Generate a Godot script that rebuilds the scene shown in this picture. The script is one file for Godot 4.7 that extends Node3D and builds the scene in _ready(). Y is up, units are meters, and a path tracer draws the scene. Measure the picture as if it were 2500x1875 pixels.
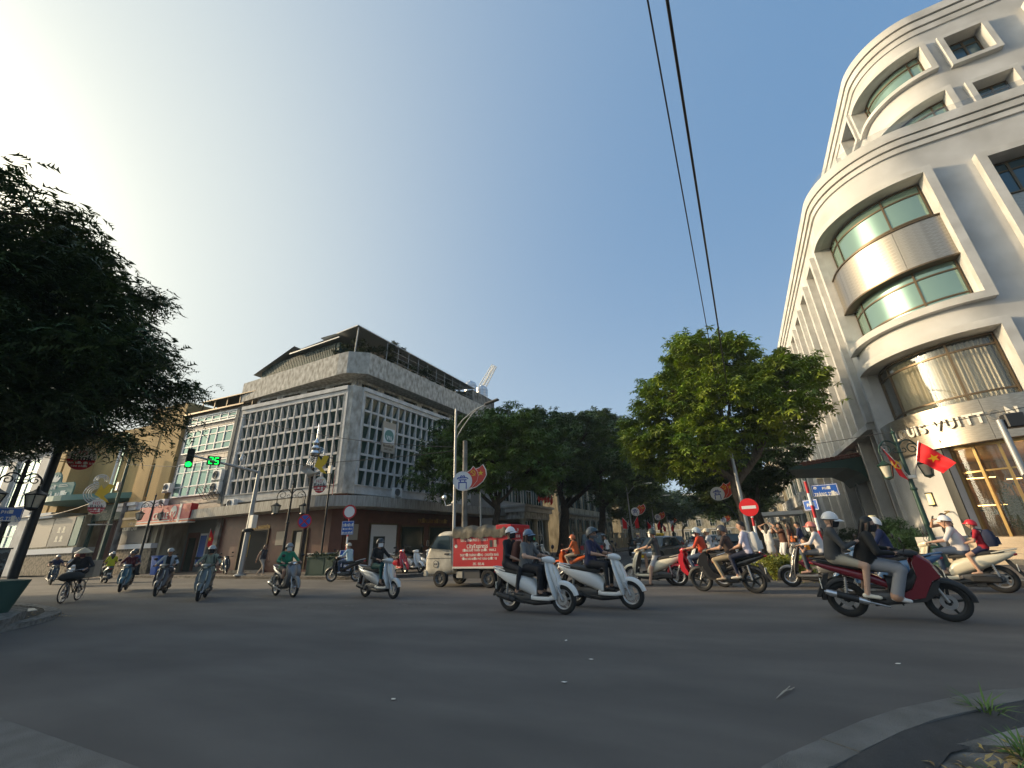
extends Node3D
# A street corner in late-afternoon sun: y up, metres, the side street runs along -Z, the cross street along X.
const SUN := Vector3(-0.93, 0.272, 0.235)
var mats := {}
var taken := {}
var white_tex := {}
func _ready() -> void:
	camera_and_sky()
	make_materials()
	ground()
	corner_store()
	grid_block()
	left_row()
	far_buildings()
	trees()
	street_furniture()
	vehicles()
	people()
	small_things()
func camera_and_sky() -> void:
	var cam := Camera3D.new()
	cam.name = "camera"
	cam.fov = 85.74
	cam.far = 1500.0
	cam.near = 0.05
	var b := Basis(Vector3.UP, deg_to_rad(27.0)) * Basis(Vector3.RIGHT, atan(389.0 / 1010.0)) * Basis(Vector3.BACK, deg_to_rad(-2.07))
	cam.transform = Transform3D(b, v3(0, 1.35, 0))
	add_child(cam)
	cam.current = true
	var env := Environment.new()
	env.background_mode = Environment.BG_SKY
	var sky := Sky.new()
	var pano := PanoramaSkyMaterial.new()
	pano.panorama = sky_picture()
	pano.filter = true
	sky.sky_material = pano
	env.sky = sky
	env.tonemap_mode = Environment.TONE_MAPPER_LINEAR
	env.tonemap_exposure = 2.15
	env.sdfgi_enabled = true
	env.ssao_enabled = true
	env.ssil_enabled = true
	env.fog_enabled = true
	env.fog_density = 0.0006
	env.fog_light_color = Color(0.72, 0.78, 0.80)
	var we := WorldEnvironment.new()
	we.name = "environment"
	we.environment = env
	add_child(we)
	var sun := DirectionalLight3D.new()
	sun.name = "sun"
	sun.light_color = Color(1.0, 0.88, 0.70)
	sun.light_energy = 0.62
	sun.light_angular_distance = 0.6
	sun.shadow_enabled = true
	sun.look_at_from_position(SUN * 50.0, Vector3.ZERO)
	add_child(sun)
func sky_picture() -> ImageTexture:
	var w := 512
	var h := 256
	var im := Image.create(w, h, false, Image.FORMAT_RGBAF)
	var s := SUN.normalized()
	for y in h:
		var el := PI * (0.5 - (y + 0.5) / h)
		for x in w:
			var az := TAU * ((x + 0.5) / w)
			var d := v3(sin(az) * cos(el), sin(el), -cos(az) * cos(el))
			var g := acos(clampf(d.dot(s), -1.0, 1.0))
			var up := clampf(d.y, 0.0, 1.0)
			var c := v3(0.062, 0.140, 0.262).lerp(v3(0.068, 0.138, 0.245), up)
			var low := pow(1.0 - up, 3.0)
			c = c.lerp(v3(0.31, 0.375, 0.415), low * 0.9)
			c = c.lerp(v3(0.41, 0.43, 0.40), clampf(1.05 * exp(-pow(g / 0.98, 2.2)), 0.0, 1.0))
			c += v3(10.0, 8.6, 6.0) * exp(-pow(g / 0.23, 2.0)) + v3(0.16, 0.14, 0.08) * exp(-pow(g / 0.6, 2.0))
			if d.y < 0.0:
				c = c.lerp(v3(0.20, 0.20, 0.19), clampf(-d.y * 12.0, 0.0, 1.0))
			im.set_pixel(x, y, Color(c.x, c.y, c.z))
	return ImageTexture.create_from_image(im)
# ------------------------------------------------------------------ naming
func numbered(called: String) -> String:
	var k: int = taken.get(called, 0)
	taken[called] = k + 1
	return called if k == 0 else "%s_%03d" % [called, k]
func tag(o: Node3D, label: String, category: String, group := "") -> Node3D:
	o.set_meta("label", label)
	o.set_meta("category", category)
	if group != "":
		o.set_meta("group", group)
	return o
func thing(called: String, label: String, category: String, at := Vector3.ZERO, turn := 0.0, group := "") -> Node3D:
	var o := Node3D.new()
	o.name = numbered(called)
	add_child(o)
	o.position = at
	o.rotation.y = turn
	return tag(o, label, category, group)
func structure(o: Node3D) -> Node3D:
	o.set_meta("kind", "structure")
	return o
# ------------------------------------------------------------------ materials
func lin(r: float, g: float, b: float) -> Color:
	return Color(r, g, b).linear_to_srgb()
func plain(key: String, r: float, g: float, b: float, rough := 0.8, metal := 0.0) -> StandardMaterial3D:
	if mats.has(key):
		return mats[key]
	var m := StandardMaterial3D.new()
	m.resource_name = key
	m.albedo_color = lin(r, g, b)
	m.roughness = rough
	m.metallic = metal
	mats[key] = m
	return m
func noise_tex(seed_: int, freq: float, octaves: int, lo: Color, hi: Color, size := 512, kind := FastNoiseLite.TYPE_SIMPLEX_SMOOTH, a := 0.3, b := 0.7) -> NoiseTexture2D:
	var n := FastNoiseLite.new()
	n.seed = seed_
	n.noise_type = kind
	n.frequency = freq
	n.fractal_octaves = octaves
	var t := NoiseTexture2D.new()
	t.width = size
	t.height = size
	t.seamless = true
	t.noise = n
	var g := Gradient.new()
	g.offsets = PackedFloat32Array([0.0, a, b, 1.0])
	g.colors = PackedColorArray([lo, lo, hi, hi])
	t.color_ramp = g
	return t
func bump_tex(seed_: int, freq: float, octaves: int, strength: float, size := 512) -> NoiseTexture2D:
	var t := noise_tex(seed_, freq, octaves, Color.BLACK, Color.WHITE, size, FastNoiseLite.TYPE_SIMPLEX, 0.0, 1.0)
	t.color_ramp = null
	t.as_normal_map = true
	t.bump_strength = strength
	return t
func dress(key: String, r: float, g: float, b: float, rough: float, tex: Texture2D, scale: Vector3, detail: Texture2D = null, dscale := 1.0, bump: Texture2D = null) -> StandardMaterial3D:
	var m := plain(key, r, g, b, rough)
	m.albedo_texture = tex
	m.uv1_triplanar = true
	m.uv1_world_triplanar = true
	m.uv1_scale = scale
	if bump:
		m.normal_enabled = true
		m.normal_texture = bump
	if detail:
		m.detail_enabled = true
		m.detail_blend_mode = BaseMaterial3D.BLEND_MODE_MUL
		m.detail_albedo = detail
		m.detail_uv_layer = BaseMaterial3D.DETAIL_UV_2
		m.uv2_triplanar = true
		m.uv2_world_triplanar = true
		m.uv2_scale = Vector3.ONE * dscale
	return m
func make_materials() -> void:
	var soft := noise_tex(3, 0.006, 5, Color(0.86, 0.855, 0.845), Color(1, 1, 1), 512, FastNoiseLite.TYPE_SIMPLEX_SMOOTH, 0.1, 0.9)
	var grain := noise_tex(5, 0.12, 3, Color(0.84, 0.84, 0.84), Color(1, 1, 1), 512, FastNoiseLite.TYPE_SIMPLEX, 0.2, 0.8)
	var streak := noise_tex(8, 0.02, 4, Color(0.74, 0.725, 0.70), Color(1, 1, 1), 512, FastNoiseLite.TYPE_SIMPLEX_SMOOTH, 0.12, 0.72)
	var grime := noise_tex(11, 0.011, 6, Color(0.58, 0.57, 0.55), Color(1, 1, 1), 512, FastNoiseLite.TYPE_SIMPLEX_SMOOTH, 0.10, 0.62)
	var rough_bump := bump_tex(21, 0.25, 4, 5.0)
	var road_big := noise_tex(31, 0.007, 6, Color(0.80, 0.80, 0.81), Color(1, 1, 1), 1024, FastNoiseLite.TYPE_SIMPLEX_SMOOTH, 0.1, 0.9)
	var road_fine := noise_tex(33, 0.35, 2, Color(0.50, 0.50, 0.51), Color(1, 1, 1), 1024, FastNoiseLite.TYPE_SIMPLEX, 0.25, 0.75)
	var m := dress("asphalt", 0.235, 0.218, 0.196, 0.86, road_big, Vector3.ONE * 0.085, road_fine, 1.0, null)
	m.uv1_scale = v3(0.035, 0.1, 0.1)
	dress("worn_paint", 0.27, 0.26, 0.24, 0.8, noise_tex(37, 0.02, 5, Color(0.62, 0.62, 0.62), Color(1, 1, 1)), Vector3.ONE * 0.7, road_fine, 1.0)
	dress("paving", 0.26, 0.22, 0.185, 0.85, soft, Vector3.ONE * 0.3, grain, 1.3, rough_bump)
	dress("paving_dark", 0.215, 0.185, 0.16, 0.85, soft, Vector3.ONE * 0.3, grain, 1.3, rough_bump)
	dress("joint", 0.10, 0.09, 0.08, 0.95, soft, Vector3.ONE)
	dress("kerb", 0.33, 0.32, 0.29, 0.85, grime, Vector3.ONE * 0.9, grain, 2.0, rough_bump)
	dress("kerb_old", 0.36, 0.35, 0.32, 0.9, soft, Vector3.ONE * 0.7, road_fine, 1.6, rough_bump)
	dress("tar", 0.12, 0.115, 0.108, 0.8, soft, Vector3.ONE, road_fine, 1.2, rough_bump)
	dress("soil", 0.20, 0.18, 0.15, 0.95, soft, Vector3.ONE * 1.1, road_fine, 1.5, rough_bump)
	dress("plaster", 0.72, 0.715, 0.70, 0.8, soft, Vector3.ONE * 0.12, grain, 0.9)
	dress("plaster_rim", 0.72, 0.71, 0.68, 0.75, soft, Vector3.ONE * 0.2, grain, 0.9)
	dress("old_white", 0.60, 0.59, 0.55, 0.85, streak, v3(0.2, 0.10, 0.2), soft, 0.5)
	dress("parapet", 0.62, 0.605, 0.56, 0.88, streak, v3(0.3, 0.12, 0.3), soft, 0.5)
	dress("canopy_edge", 0.55, 0.54, 0.50, 0.85, streak, v3(0.8, 0.06, 0.8), grain, 1.0)
	dress("screen_white", 0.76, 0.755, 0.735, 0.75, soft, Vector3.ONE * 0.4, grain, 1.0)
	dress("brown_tile", 0.17, 0.058, 0.036, 0.45, soft, Vector3.ONE * 0.5, grain, 1.0)
	dress("pale_tile", 0.62, 0.50, 0.40, 0.5, soft, Vector3.ONE * 0.3, grain, 1.0)
	dress("yellow_wall", 0.70, 0.47, 0.19, 0.85, soft, v3(0.15, 0.05, 0.15), grain, 0.8)
	dress("cream_wall", 0.55, 0.48, 0.34, 0.85, streak, v3(0.15, 0.05, 0.15), grain, 0.8)
	dress("stone_base", 0.36, 0.30, 0.22, 0.85, grime, Vector3.ONE * 0.5, grain, 1.0, rough_bump)
	dress("concrete", 0.27, 0.26, 0.24, 0.9, grime, v3(0.3, 0.2, 0.3), grain, 1.0)
	dress("green_sheet", 0.045, 0.085, 0.075, 0.6, streak, v3(0.3, 0.1, 0.3))
	dress("bark", 0.085, 0.065, 0.05, 0.95, grime, v3(1.5, 0.5, 1.5), grain, 2.0, rough_bump)
	dress("bark_pale", 0.20, 0.16, 0.12, 0.95, grime, v3(1.2, 0.4, 1.2), grain, 2.0, rough_bump)
	dress("bronze_panel", 0.46, 0.41, 0.34, 0.36, noise_tex(41, 0.01, 4, Color(0.86, 0.86, 0.86), Color(1, 1, 1)), v3(0.6, 6.0, 0.6)).metallic = 0.85
	dress("stone_step", 0.62, 0.50, 0.36, 0.6, soft, Vector3.ONE * 0.5, grain, 0.7)
	dress("tarpaulin", 0.085, 0.075, 0.05, 0.55, grime, Vector3.ONE * 0.8)
	dress("truck_cream", 0.62, 0.57, 0.46, 0.4, soft, Vector3.ONE * 0.9)
	dress("wood_wall", 0.28, 0.16, 0.065, 0.45, noise_tex(43, 0.015, 4, Color(0.75, 0.75, 0.75), Color(1, 1, 1)), v3(0.8, 0.1, 0.8))
	plain("dark_metal", 0.02, 0.022, 0.022, 0.45, 0.3)
	plain("bronze_frame", 0.12, 0.085, 0.05, 0.4, 0.6)
	plain("brass", 0.45, 0.30, 0.12, 0.3, 0.8)
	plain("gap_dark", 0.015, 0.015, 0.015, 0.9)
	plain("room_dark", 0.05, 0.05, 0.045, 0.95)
	plain("blind", 0.55, 0.60, 0.50, 0.9)
	plain("curtain", 0.62, 0.56, 0.42, 0.9)
	plain("letter_white", 0.78, 0.74, 0.64, 0.35)
	plain("white", 0.74, 0.74, 0.72, 0.45)
	plain("matt_white", 0.75, 0.75, 0.74, 0.85)
	plain("sign_red", 0.50, 0.018, 0.026, 0.45)
	plain("flag_red", 0.70, 0.012, 0.018, 0.75)
	plain("sign_blue", 0.02, 0.10, 0.42, 0.4)
	plain("deep_blue", 0.02, 0.045, 0.30, 0.4)
	plain("yellow", 0.75, 0.48, 0.02, 0.5)
	plain("crescent_red", 0.62, 0.05, 0.02, 0.45)
	plain("gold", 0.70, 0.45, 0.10, 0.3, 0.7)
	plain("silver", 0.65, 0.65, 0.66, 0.28, 0.9)
	plain("chrome", 0.75, 0.75, 0.76, 0.12, 1.0)
	plain("galvanised", 0.36, 0.37, 0.37, 0.5, 0.5)
	plain("lamp_green", 0.02, 0.055, 0.042, 0.4, 0.2)
	plain("black_rubber", 0.018, 0.018, 0.018, 0.85)
	plain("black_plastic", 0.022, 0.022, 0.023, 0.5)
	plain("seat_black", 0.025, 0.024, 0.023, 0.65)
	plain("engine_grey", 0.11, 0.11, 0.11, 0.5, 0.5)
	plain("alloy", 0.42, 0.42, 0.42, 0.35, 0.7)
	plain("orange", 0.72, 0.16, 0.03, 0.5)
	plain("frost", 0.62, 0.58, 0.46, 0.5)
	plain("teal_sign", 0.10, 0.24, 0.21, 0.6)
	plain("door_green", 0.03, 0.075, 0.06, 0.6)
	plain("poster_dark", 0.04, 0.04, 0.045, 0.5)
	plain("poster_beige", 0.42, 0.36, 0.28, 0.6)
	plain("grey_wall", 0.16, 0.165, 0.155, 0.85)
	plain("leaf_litter", 0.34, 0.25, 0.10, 0.8)
	for e in [["pane_green", 0.24, 0.36, 0.31, 0.05, 0.55], ["pane_dark", 0.02, 0.032, 0.028, 0.06, 0.0], ["pane_blue", 0.06, 0.12, 0.16, 0.05, 0.3], ["pane_screen", 0.018, 0.045, 0.038, 0.12, 0.0], ["windscreen", 0.05, 0.075, 0.085, 0.04, 0.2]]:
		plain(e[0], e[1], e[2], e[3], e[4], e[5])
	var gl := plain("clear_pane", 0.12, 0.14, 0.12, 0.03)
	gl.transparency = BaseMaterial3D.TRANSPARENCY_ALPHA
	gl.albedo_color.a = 0.12
	var body := plain("figure", 1, 1, 1, 0.8)
	body.vertex_color_use_as_albedo = true
	body.albedo_color = Color.WHITE
	var tint := plain("tinted", 1, 1, 1, 0.6)
	tint.vertex_color_use_as_albedo = true
	tint.albedo_color = Color.WHITE
func glow(key: String, c: Color, energy: float) -> StandardMaterial3D:
	if mats.has(key):
		return mats[key]
	var m := plain(key, c.r * 0.5, c.g * 0.5, c.b * 0.5, 0.6)
	m.emission_enabled = true
	m.emission = Color(c.r, c.g, c.b)
	m.emission_energy_multiplier = energy
	return m
func leafy(key: String, r: float, g: float, b: float, through := 0.5) -> StandardMaterial3D:
	var m := plain(key, 1, 1, 1, 0.55)
	m.albedo_color = lin(r, g, b)
	m.vertex_color_use_as_albedo = true
	m.backlight_enabled = true
	m.backlight = lin(r * 2.0 * through, g * 2.2 * through, b * 1.0 * through)
	m.cull_mode = BaseMaterial3D.CULL_DISABLED
	return m
# ------------------------------------------------------------------ mesh building
class MB:
	var v := PackedVector3Array()
	var n := PackedVector3Array()
	var c := PackedColorArray()
	var uv := PackedVector2Array()
	var ids := PackedInt32Array()
	var t := Transform3D()
	var col := Color.WHITE
	var tinted := false
	func vert(p: Vector3, nn: Vector3) -> int:
		v.append(t * p)
		n.append((t.basis * nn).normalized())
		if tinted:
			c.append(col)
		return v.size() - 1
	func face(a: int, b: int, d: int) -> void:
		var g := (v[b] - v[a]).cross(v[d] - v[a])
		if g.dot(n[a] + n[b] + n[d]) > 0.0:
			ids.append_array([a, d, b])
		else:
			ids.append_array([a, b, d])
	func poly(pts: Array, nn := Vector3.ZERO) -> void:
		if nn == Vector3.ZERO:
			nn = (pts[1] - pts[0]).cross(pts[2] - pts[0]).normalized()
		var first := -1
		var prev := -1
		for p in pts:
			var k := vert(p, nn)
			if first < 0:
				first = k
			elif prev != first:
				face(first, prev, k)
			prev = k
	func box(a: Vector3, b: Vector3) -> void:
		var lo := Vector3(minf(a.x, b.x), minf(a.y, b.y), minf(a.z, b.z))
		var hi := Vector3(maxf(a.x, b.x), maxf(a.y, b.y), maxf(a.z, b.z))
		for ax in 3:
			var u := (ax + 1) % 3
			var w := (ax + 2) % 3
			for s in 2:
				var pts := []
				for q in [[0, 0], [1, 0], [1, 1], [0, 1]]:
					var p := Vector3.ZERO
					p[ax] = hi[ax] if s else lo[ax]
					p[u] = hi[u] if q[0] else lo[u]
					p[w] = hi[w] if q[1] else lo[w]
					pts.append(p)
				var nn := Vector3.ZERO
				nn[ax] = 1.0 if s else -1.0
				poly(pts, nn)
	func cbox(a: Vector3, b: Vector3, ch: float) -> void:
		var lo := Vector3(minf(a.x, b.x), minf(a.y, b.y), minf(a.z, b.z))
		var hi := Vector3(maxf(a.x, b.x), maxf(a.y, b.y), maxf(a.z, b.z))
		var mid := (lo + hi) * 0.5
		var h := (hi - lo) * 0.5
		ch = minf(ch, minf(h.x, minf(h.y, h.z)) * 0.9)
		for ax in 3:
			var u := (ax + 1) % 3
			var w := (ax + 2) % 3
			for s in [-1.0, 1.0]:
				var pts := []
				for q in [[-1, -1], [1, -1], [1, 1], [-1, 1]]:
					var p := Vector3.ZERO
					p[ax] = s * h[ax]
					p[u] = q[0] * (h[u] - ch)
					p[w] = q[1] * (h[w] - ch)
					pts.append(mid + p)
				var nn := Vector3.ZERO
				nn[ax] = s
				poly(pts, nn)
				for s2 in [-1.0, 1.0]:
					var e := []
					for q in [[0, -1], [0, 1], [1, 1], [1, -1]]:
						var p := Vector3.ZERO
						p[ax] = s * (h[ax] - (ch if q[0] else 0.0))
						p[u] = s2 * (h[u] - (0.0 if q[0] else ch))
						p[w] = q[1] * (h[w] - ch)
						e.append(mid + p)
					var n2 := Vector3.ZERO
					n2[ax] = s
					n2[u] = s2
					poly(e, n2.normalized())
		for sx in [-1.0, 1.0]:
			for sy in [-1.0, 1.0]:
				for sz in [-1.0, 1.0]:
					var s := Vector3(sx, sy, sz)
					poly([mid + s * (h - Vector3(0, ch, ch)), mid + s * (h - Vector3(ch, 0, ch)), mid + s * (h - Vector3(ch, ch, 0))], s.normalized())
	func sheet(rows: Array, wrap := false, flip := false) -> void:
		var R := rows.size()
		var K: int = rows[0].size()
		var base := v.size()
		for i in R:
			for k in K:
				var p: Vector3 = rows[i][k]
				var i0 := maxi(i - 1, 0)
				var i1 := mini(i + 1, R - 1)
				var k0 := (k - 1 + K) % K if wrap else maxi(k - 1, 0)
				var k1 := (k + 1) % K if wrap else mini(k + 1, K - 1)
				var du: Vector3 = rows[i1][k] - rows[i0][k]
				var dv: Vector3 = rows[i][k1] - rows[i][k0]
				if dv.length_squared() < 1e-10:
					var j := i1 if i == 0 else i0
					dv = rows[j][k1] - rows[j][k0]
				var nn := du.cross(dv)
				if nn.length_squared() < 1e-16:
					nn = Vector3.UP
				vert(p, -nn if flip else nn)
		for i in R - 1:
			for k in (K if wrap else K - 1):
				var k1 := (k + 1) % K
				face(base + i * K + k, base + (i + 1) * K + k, base + i * K + k1)
				face(base + (i + 1) * K + k, base + (i + 1) * K + k1, base + i * K + k1)
	func cap(ring: Array, out: Vector3) -> void:
		poly(ring, out.normalized())
	func tube(path: Array, radii: Variant, sides := 8, caps := true) -> void:
		var rows := []
		var side := Vector3.ZERO
		var N := path.size()
		for i in N:
			var dir: Vector3 = (path[mini(i + 1, N - 1)] - path[maxi(i - 1, 0)]).normalized()
			if side == Vector3.ZERO:
				side = dir.cross(Vector3.UP if absf(dir.y) < 0.9 else Vector3.RIGHT).normalized()
			else:
				side = (side - dir * side.dot(dir)).normalized()
			var up := dir.cross(side)
			var r: float = radii if (radii is float or radii is int) else radii[i]
			var ring := []
			for k in sides:
				var a := TAU * k / sides
				ring.append(path[i] + (side * cos(a) + up * sin(a)) * r)
			rows.append(ring)
		sheet(rows, true)
		if caps:
			cap(rows[0], path[0] - path[1])
			cap(rows[N - 1], path[N - 1] - path[N - 2])
	func loft(secs: Array, sides := 16, caps := true) -> void:
		var rows := []
		for s in secs:
			var e: float = 2.0 / (s[3] if s.size() > 3 else 2.5)
			var ring := []
			for k in sides:
				var a := TAU * (k + 0.5) / sides
				var x := signf(cos(a)) * pow(absf(cos(a)), e)
				var y := signf(sin(a)) * pow(absf(sin(a)), e)
				ring.append(s[0] + s[1] * x + s[2] * y)
			rows.append(ring)
		sheet(rows, true)
		if caps:
			var N := secs.size()
			cap(rows[0], secs[0][0] - secs[1][0])
			cap(rows[N - 1], secs[N - 1][0] - secs[N - 2][0])
	func lathe(prof: Array, segs := 16, smooth := false) -> void:
		if smooth:
			var rows := []
			for p in prof:
				var ring := []
				for k in segs:
					var a := TAU * k / segs
					ring.append(Vector3(p.x * cos(a), p.y, p.x * sin(a)))
				rows.append(ring)
			sheet(rows, true)
			return
		for i in prof.size() - 1:
			var p: Vector2 = prof[i]
			var q: Vector2 = prof[i + 1]
			var e := (q - p).normalized()
			var nn := Vector2(e.y, -e.x)
			var base := v.size()
			for k in segs + 1:
				var a := TAU * k / segs
				var d := Vector3(cos(a), 0, sin(a))
				vert(d * p.x + Vector3.UP * p.y, d * nn.x + Vector3.UP * nn.y)
				vert(d * q.x + Vector3.UP * q.y, d * nn.x + Vector3.UP * nn.y)
			for k in segs:
				var b := base + k * 2
				if p.x > 1e-5:
					face(b, b + 1, b + 2)
				if q.x > 1e-5:
					face(b + 1, b + 3, b + 2)
	func ball(at: Vector3, r: Vector3, segs := 12, rings := 8) -> void:
		var rows := []
		for i in rings + 1:
			var e := PI * (float(i) / rings - 0.5)
			var ring := []
			for k in segs:
				var a := TAU * k / segs
				ring.append(at + Vector3(cos(a) * cos(e) * r.x, sin(e) * r.y, sin(a) * cos(e) * r.z))
			rows.append(ring)
		sheet(rows, true)
	func prism(pts: PackedVector2Array, z0: float, z1: float, smooth_sides := false) -> void:
		var tri := Geometry2D.triangulate_polygon(pts)
		for s in 2:
			var z := z1 if s else z0
			var nn := Vector3(0, 0, 1 if z == maxf(z0, z1) else -1)
			var base := v.size()
			for p in pts:
				vert(Vector3(p.x, p.y, z), nn)
			for i in range(0, tri.size(), 3):
				face(base + tri[i], base + tri[i + 1], base + tri[i + 2])
		var turn := -1.0 if Geometry2D.is_polygon_clockwise(pts) else 1.0
		var K := pts.size()
		for i in K:
			var a := pts[i]
			var b := pts[(i + 1) % K]
			var e := (b - a).normalized() * turn
			var na := Vector3(e.y, -e.x, 0)
			var nb := na
			if smooth_sides:
				var p := (a - pts[(i - 1 + K) % K]).normalized() * turn
				var q := (pts[(i + 2) % K] - b).normalized() * turn
				na = (na + Vector3(p.y, -p.x, 0)).normalized()
				nb = (nb + Vector3(q.y, -q.x, 0)).normalized()
			var k0 := vert(Vector3(a.x, a.y, z0), na)
			var k1 := vert(Vector3(b.x, b.y, z0), nb)
			var k2 := vert(Vector3(b.x, b.y, z1), nb)
			var k3 := vert(Vector3(a.x, a.y, z1), na)
			face(k0, k1, k2)
			face(k0, k2, k3)
	func mesh() -> ArrayMesh:
		var a := []
		a.resize(Mesh.ARRAY_MAX)
		a[Mesh.ARRAY_VERTEX] = v
		a[Mesh.ARRAY_NORMAL] = n
		if tinted:
			a[Mesh.ARRAY_COLOR] = c
		if uv.size() == v.size() and uv.size() > 0:
			a[Mesh.ARRAY_TEX_UV] = uv
		a[Mesh.ARRAY_INDEX] = ids
		var m := ArrayMesh.new()
		if v.size() > 0:
			m.add_surface_from_arrays(Mesh.PRIMITIVE_TRIANGLES, a)
		return m
func v3(x: float, y: float, z: float) -> Vector3:
	return Vector3(x, y, z)
func v2(x: float, y: float) -> Vector2:
	return Vector2(x, y)
func mv(b: Vector3) -> Transform3D:
	return Transform3D(Basis.IDENTITY, b)
func put(called: String, mesh: Mesh, mat: Variant, parent: Node3D = null, at := Transform3D()) -> MeshInstance3D:
	var o := MeshInstance3D.new()
	o.mesh = mesh
	o.material_override = mats[mat] if mat is String else mat
	o.transform = at
	if parent == null:
		o.name = numbered(called)
		add_child(o)
	else:
		o.name = called
		parent.add_child(o, true)
	return o
func part(called: String, mb: MB, mat: Variant, parent: Node3D = null, at := Transform3D()) -> MeshInstance3D:
	return put(called, mb.mesh(), mat, parent, at)
func bx(called: String, a: Vector3, b: Vector3, mat: Variant, parent: Node3D = null, ch := 0.0) -> MeshInstance3D:
	var m := MB.new()
	if ch > 0.0:
		m.cbox(a, b, ch)
	else:
		m.box(a, b)
	return part(called, m, mat, parent)
func words(called: String, s: String, height: float, mat: Variant, parent: Node3D, at: Transform3D, depth := 0.006, bold := true, width := 0.0) -> MeshInstance3D:
	var f := SystemFont.new()
	f.font_names = PackedStringArray(["Droid Sans"])
	f.font_weight = 700 if bold else 400
	var tm := TextMesh.new()
	tm.font = f
	tm.text = s
	tm.font_size = 48
	tm.pixel_size = height / 48.0 / 0.72
	tm.depth = depth
	tm.curve_step = 2.0
	var o := put(called, tm, mat, parent, at)
	if width > 0.0:
		var w := tm.get_aabb().size.x
		o.transform = at * Transform3D(Basis.from_scale(v3(width / maxf(w, 0.01), 1, 1)), Vector3.ZERO)
	return o
func face_to(at: Vector3, out: Vector3, up := Vector3.UP) -> Transform3D:
	var z := out.normalized()
	var x := up.cross(z).normalized()
	return Transform3D(Basis(x, z.cross(x), z), at)
func disc_pts(r: float, k := 28) -> PackedVector2Array:
	var p := PackedVector2Array()
	for i in k:
		p.append(v2(cos(TAU * i / k), sin(TAU * i / k)) * r)
	return p
func stroke(path: Array, w: float) -> PackedVector2Array:
	var l := PackedVector2Array()
	var r := PackedVector2Array()
	var N := path.size()
	for i in N:
		var a: Vector2 = path[maxi(i - 1, 0)]
		var b: Vector2 = path[mini(i + 1, N - 1)]
		var nn := (b - a).normalized().orthogonal()
		var k := 1.0
		if i > 0 and i < N - 1:
			var e: Vector2 = (path[i] - a).normalized().orthogonal()
			k = 1.0 / maxf(e.dot(nn), 0.4)
		l.append(path[i] + nn * w * 0.5 * k)
		r.append(path[i] - nn * w * 0.5 * k)
	r.reverse()
	l.append_array(r)
	return l
# ------------------------------------------------------------------ ground
func flat_sheet(pts: Array, y: float, mb: MB = null) -> MB:
	if mb == null:
		mb = MB.new()
	var p := PackedVector2Array()
	for q in pts:
		p.append(v2(q[0], q[1]))
	var tri := Geometry2D.triangulate_polygon(p)
	var base := mb.v.size()
	for q in p:
		mb.vert(v3(q.x, y, q.y), Vector3.UP)
	for i in range(0, tri.size(), 3):
		mb.face(base + tri[i], base + tri[i + 1], base + tri[i + 2])
	return mb
func slab(pts: Array, y0: float, y1: float) -> MB:
	var p := PackedVector2Array()
	for q in pts:
		p.append(v2(q[0], -q[1]))
	var m := MB.new()
	m.t = Transform3D(Basis(Vector3.RIGHT, -PI / 2), Vector3.ZERO)
	m.prism(p, y0, y1)
	return m
func round_corner(a: Vector2, corner: Vector2, b: Vector2, r: float, k := 8) -> Array:
	var u := (a - corner).normalized()
	var w := (b - corner).normalized()
	var c := corner + (u + w) * r
	var out := []
	for i in k + 1:
		var t := PI / 2 * i / k
		out.append(c - w * r * cos(t) - u * r * sin(t))
	return out
func kerb_run(path: Array, w: float, y: float, parent: Node3D, inward: float, step := 1.0) -> void:
	var rng := RandomNumberGenerator.new()
	rng.seed = 77
	var pts := []
	for i in path.size() - 1:
		var a: Vector2 = path[i]
		var b: Vector2 = path[i + 1]
		var L := a.distance_to(b)
		var k := maxi(1, int(round(L / step)))
		for j in k:
			pts.append(a.lerp(b, float(j) / k))
	pts.append(path[path.size() - 1])
	for i in pts.size() - 1:
		var a: Vector2 = pts[i]
		var b: Vector2 = pts[i + 1]
		var e := (b - a).normalized()
		var nn := v2(-e.y, e.x) * inward
		var L := a.distance_to(b)
		var m := MB.new()
		m.t = Transform3D(Basis(v3(e.x, 0, e.y), Vector3.UP, v3(nn.x, 0, nn.y)), v3(a.x, 0, a.y))
		var up := y + rng.randf_range(-0.006, 0.006)
		m.cbox(v3(0.006, -0.05, 0), v3(L - 0.006, up, w), 0.018)
		part("kerb_stone", m, "kerb", parent)
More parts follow.
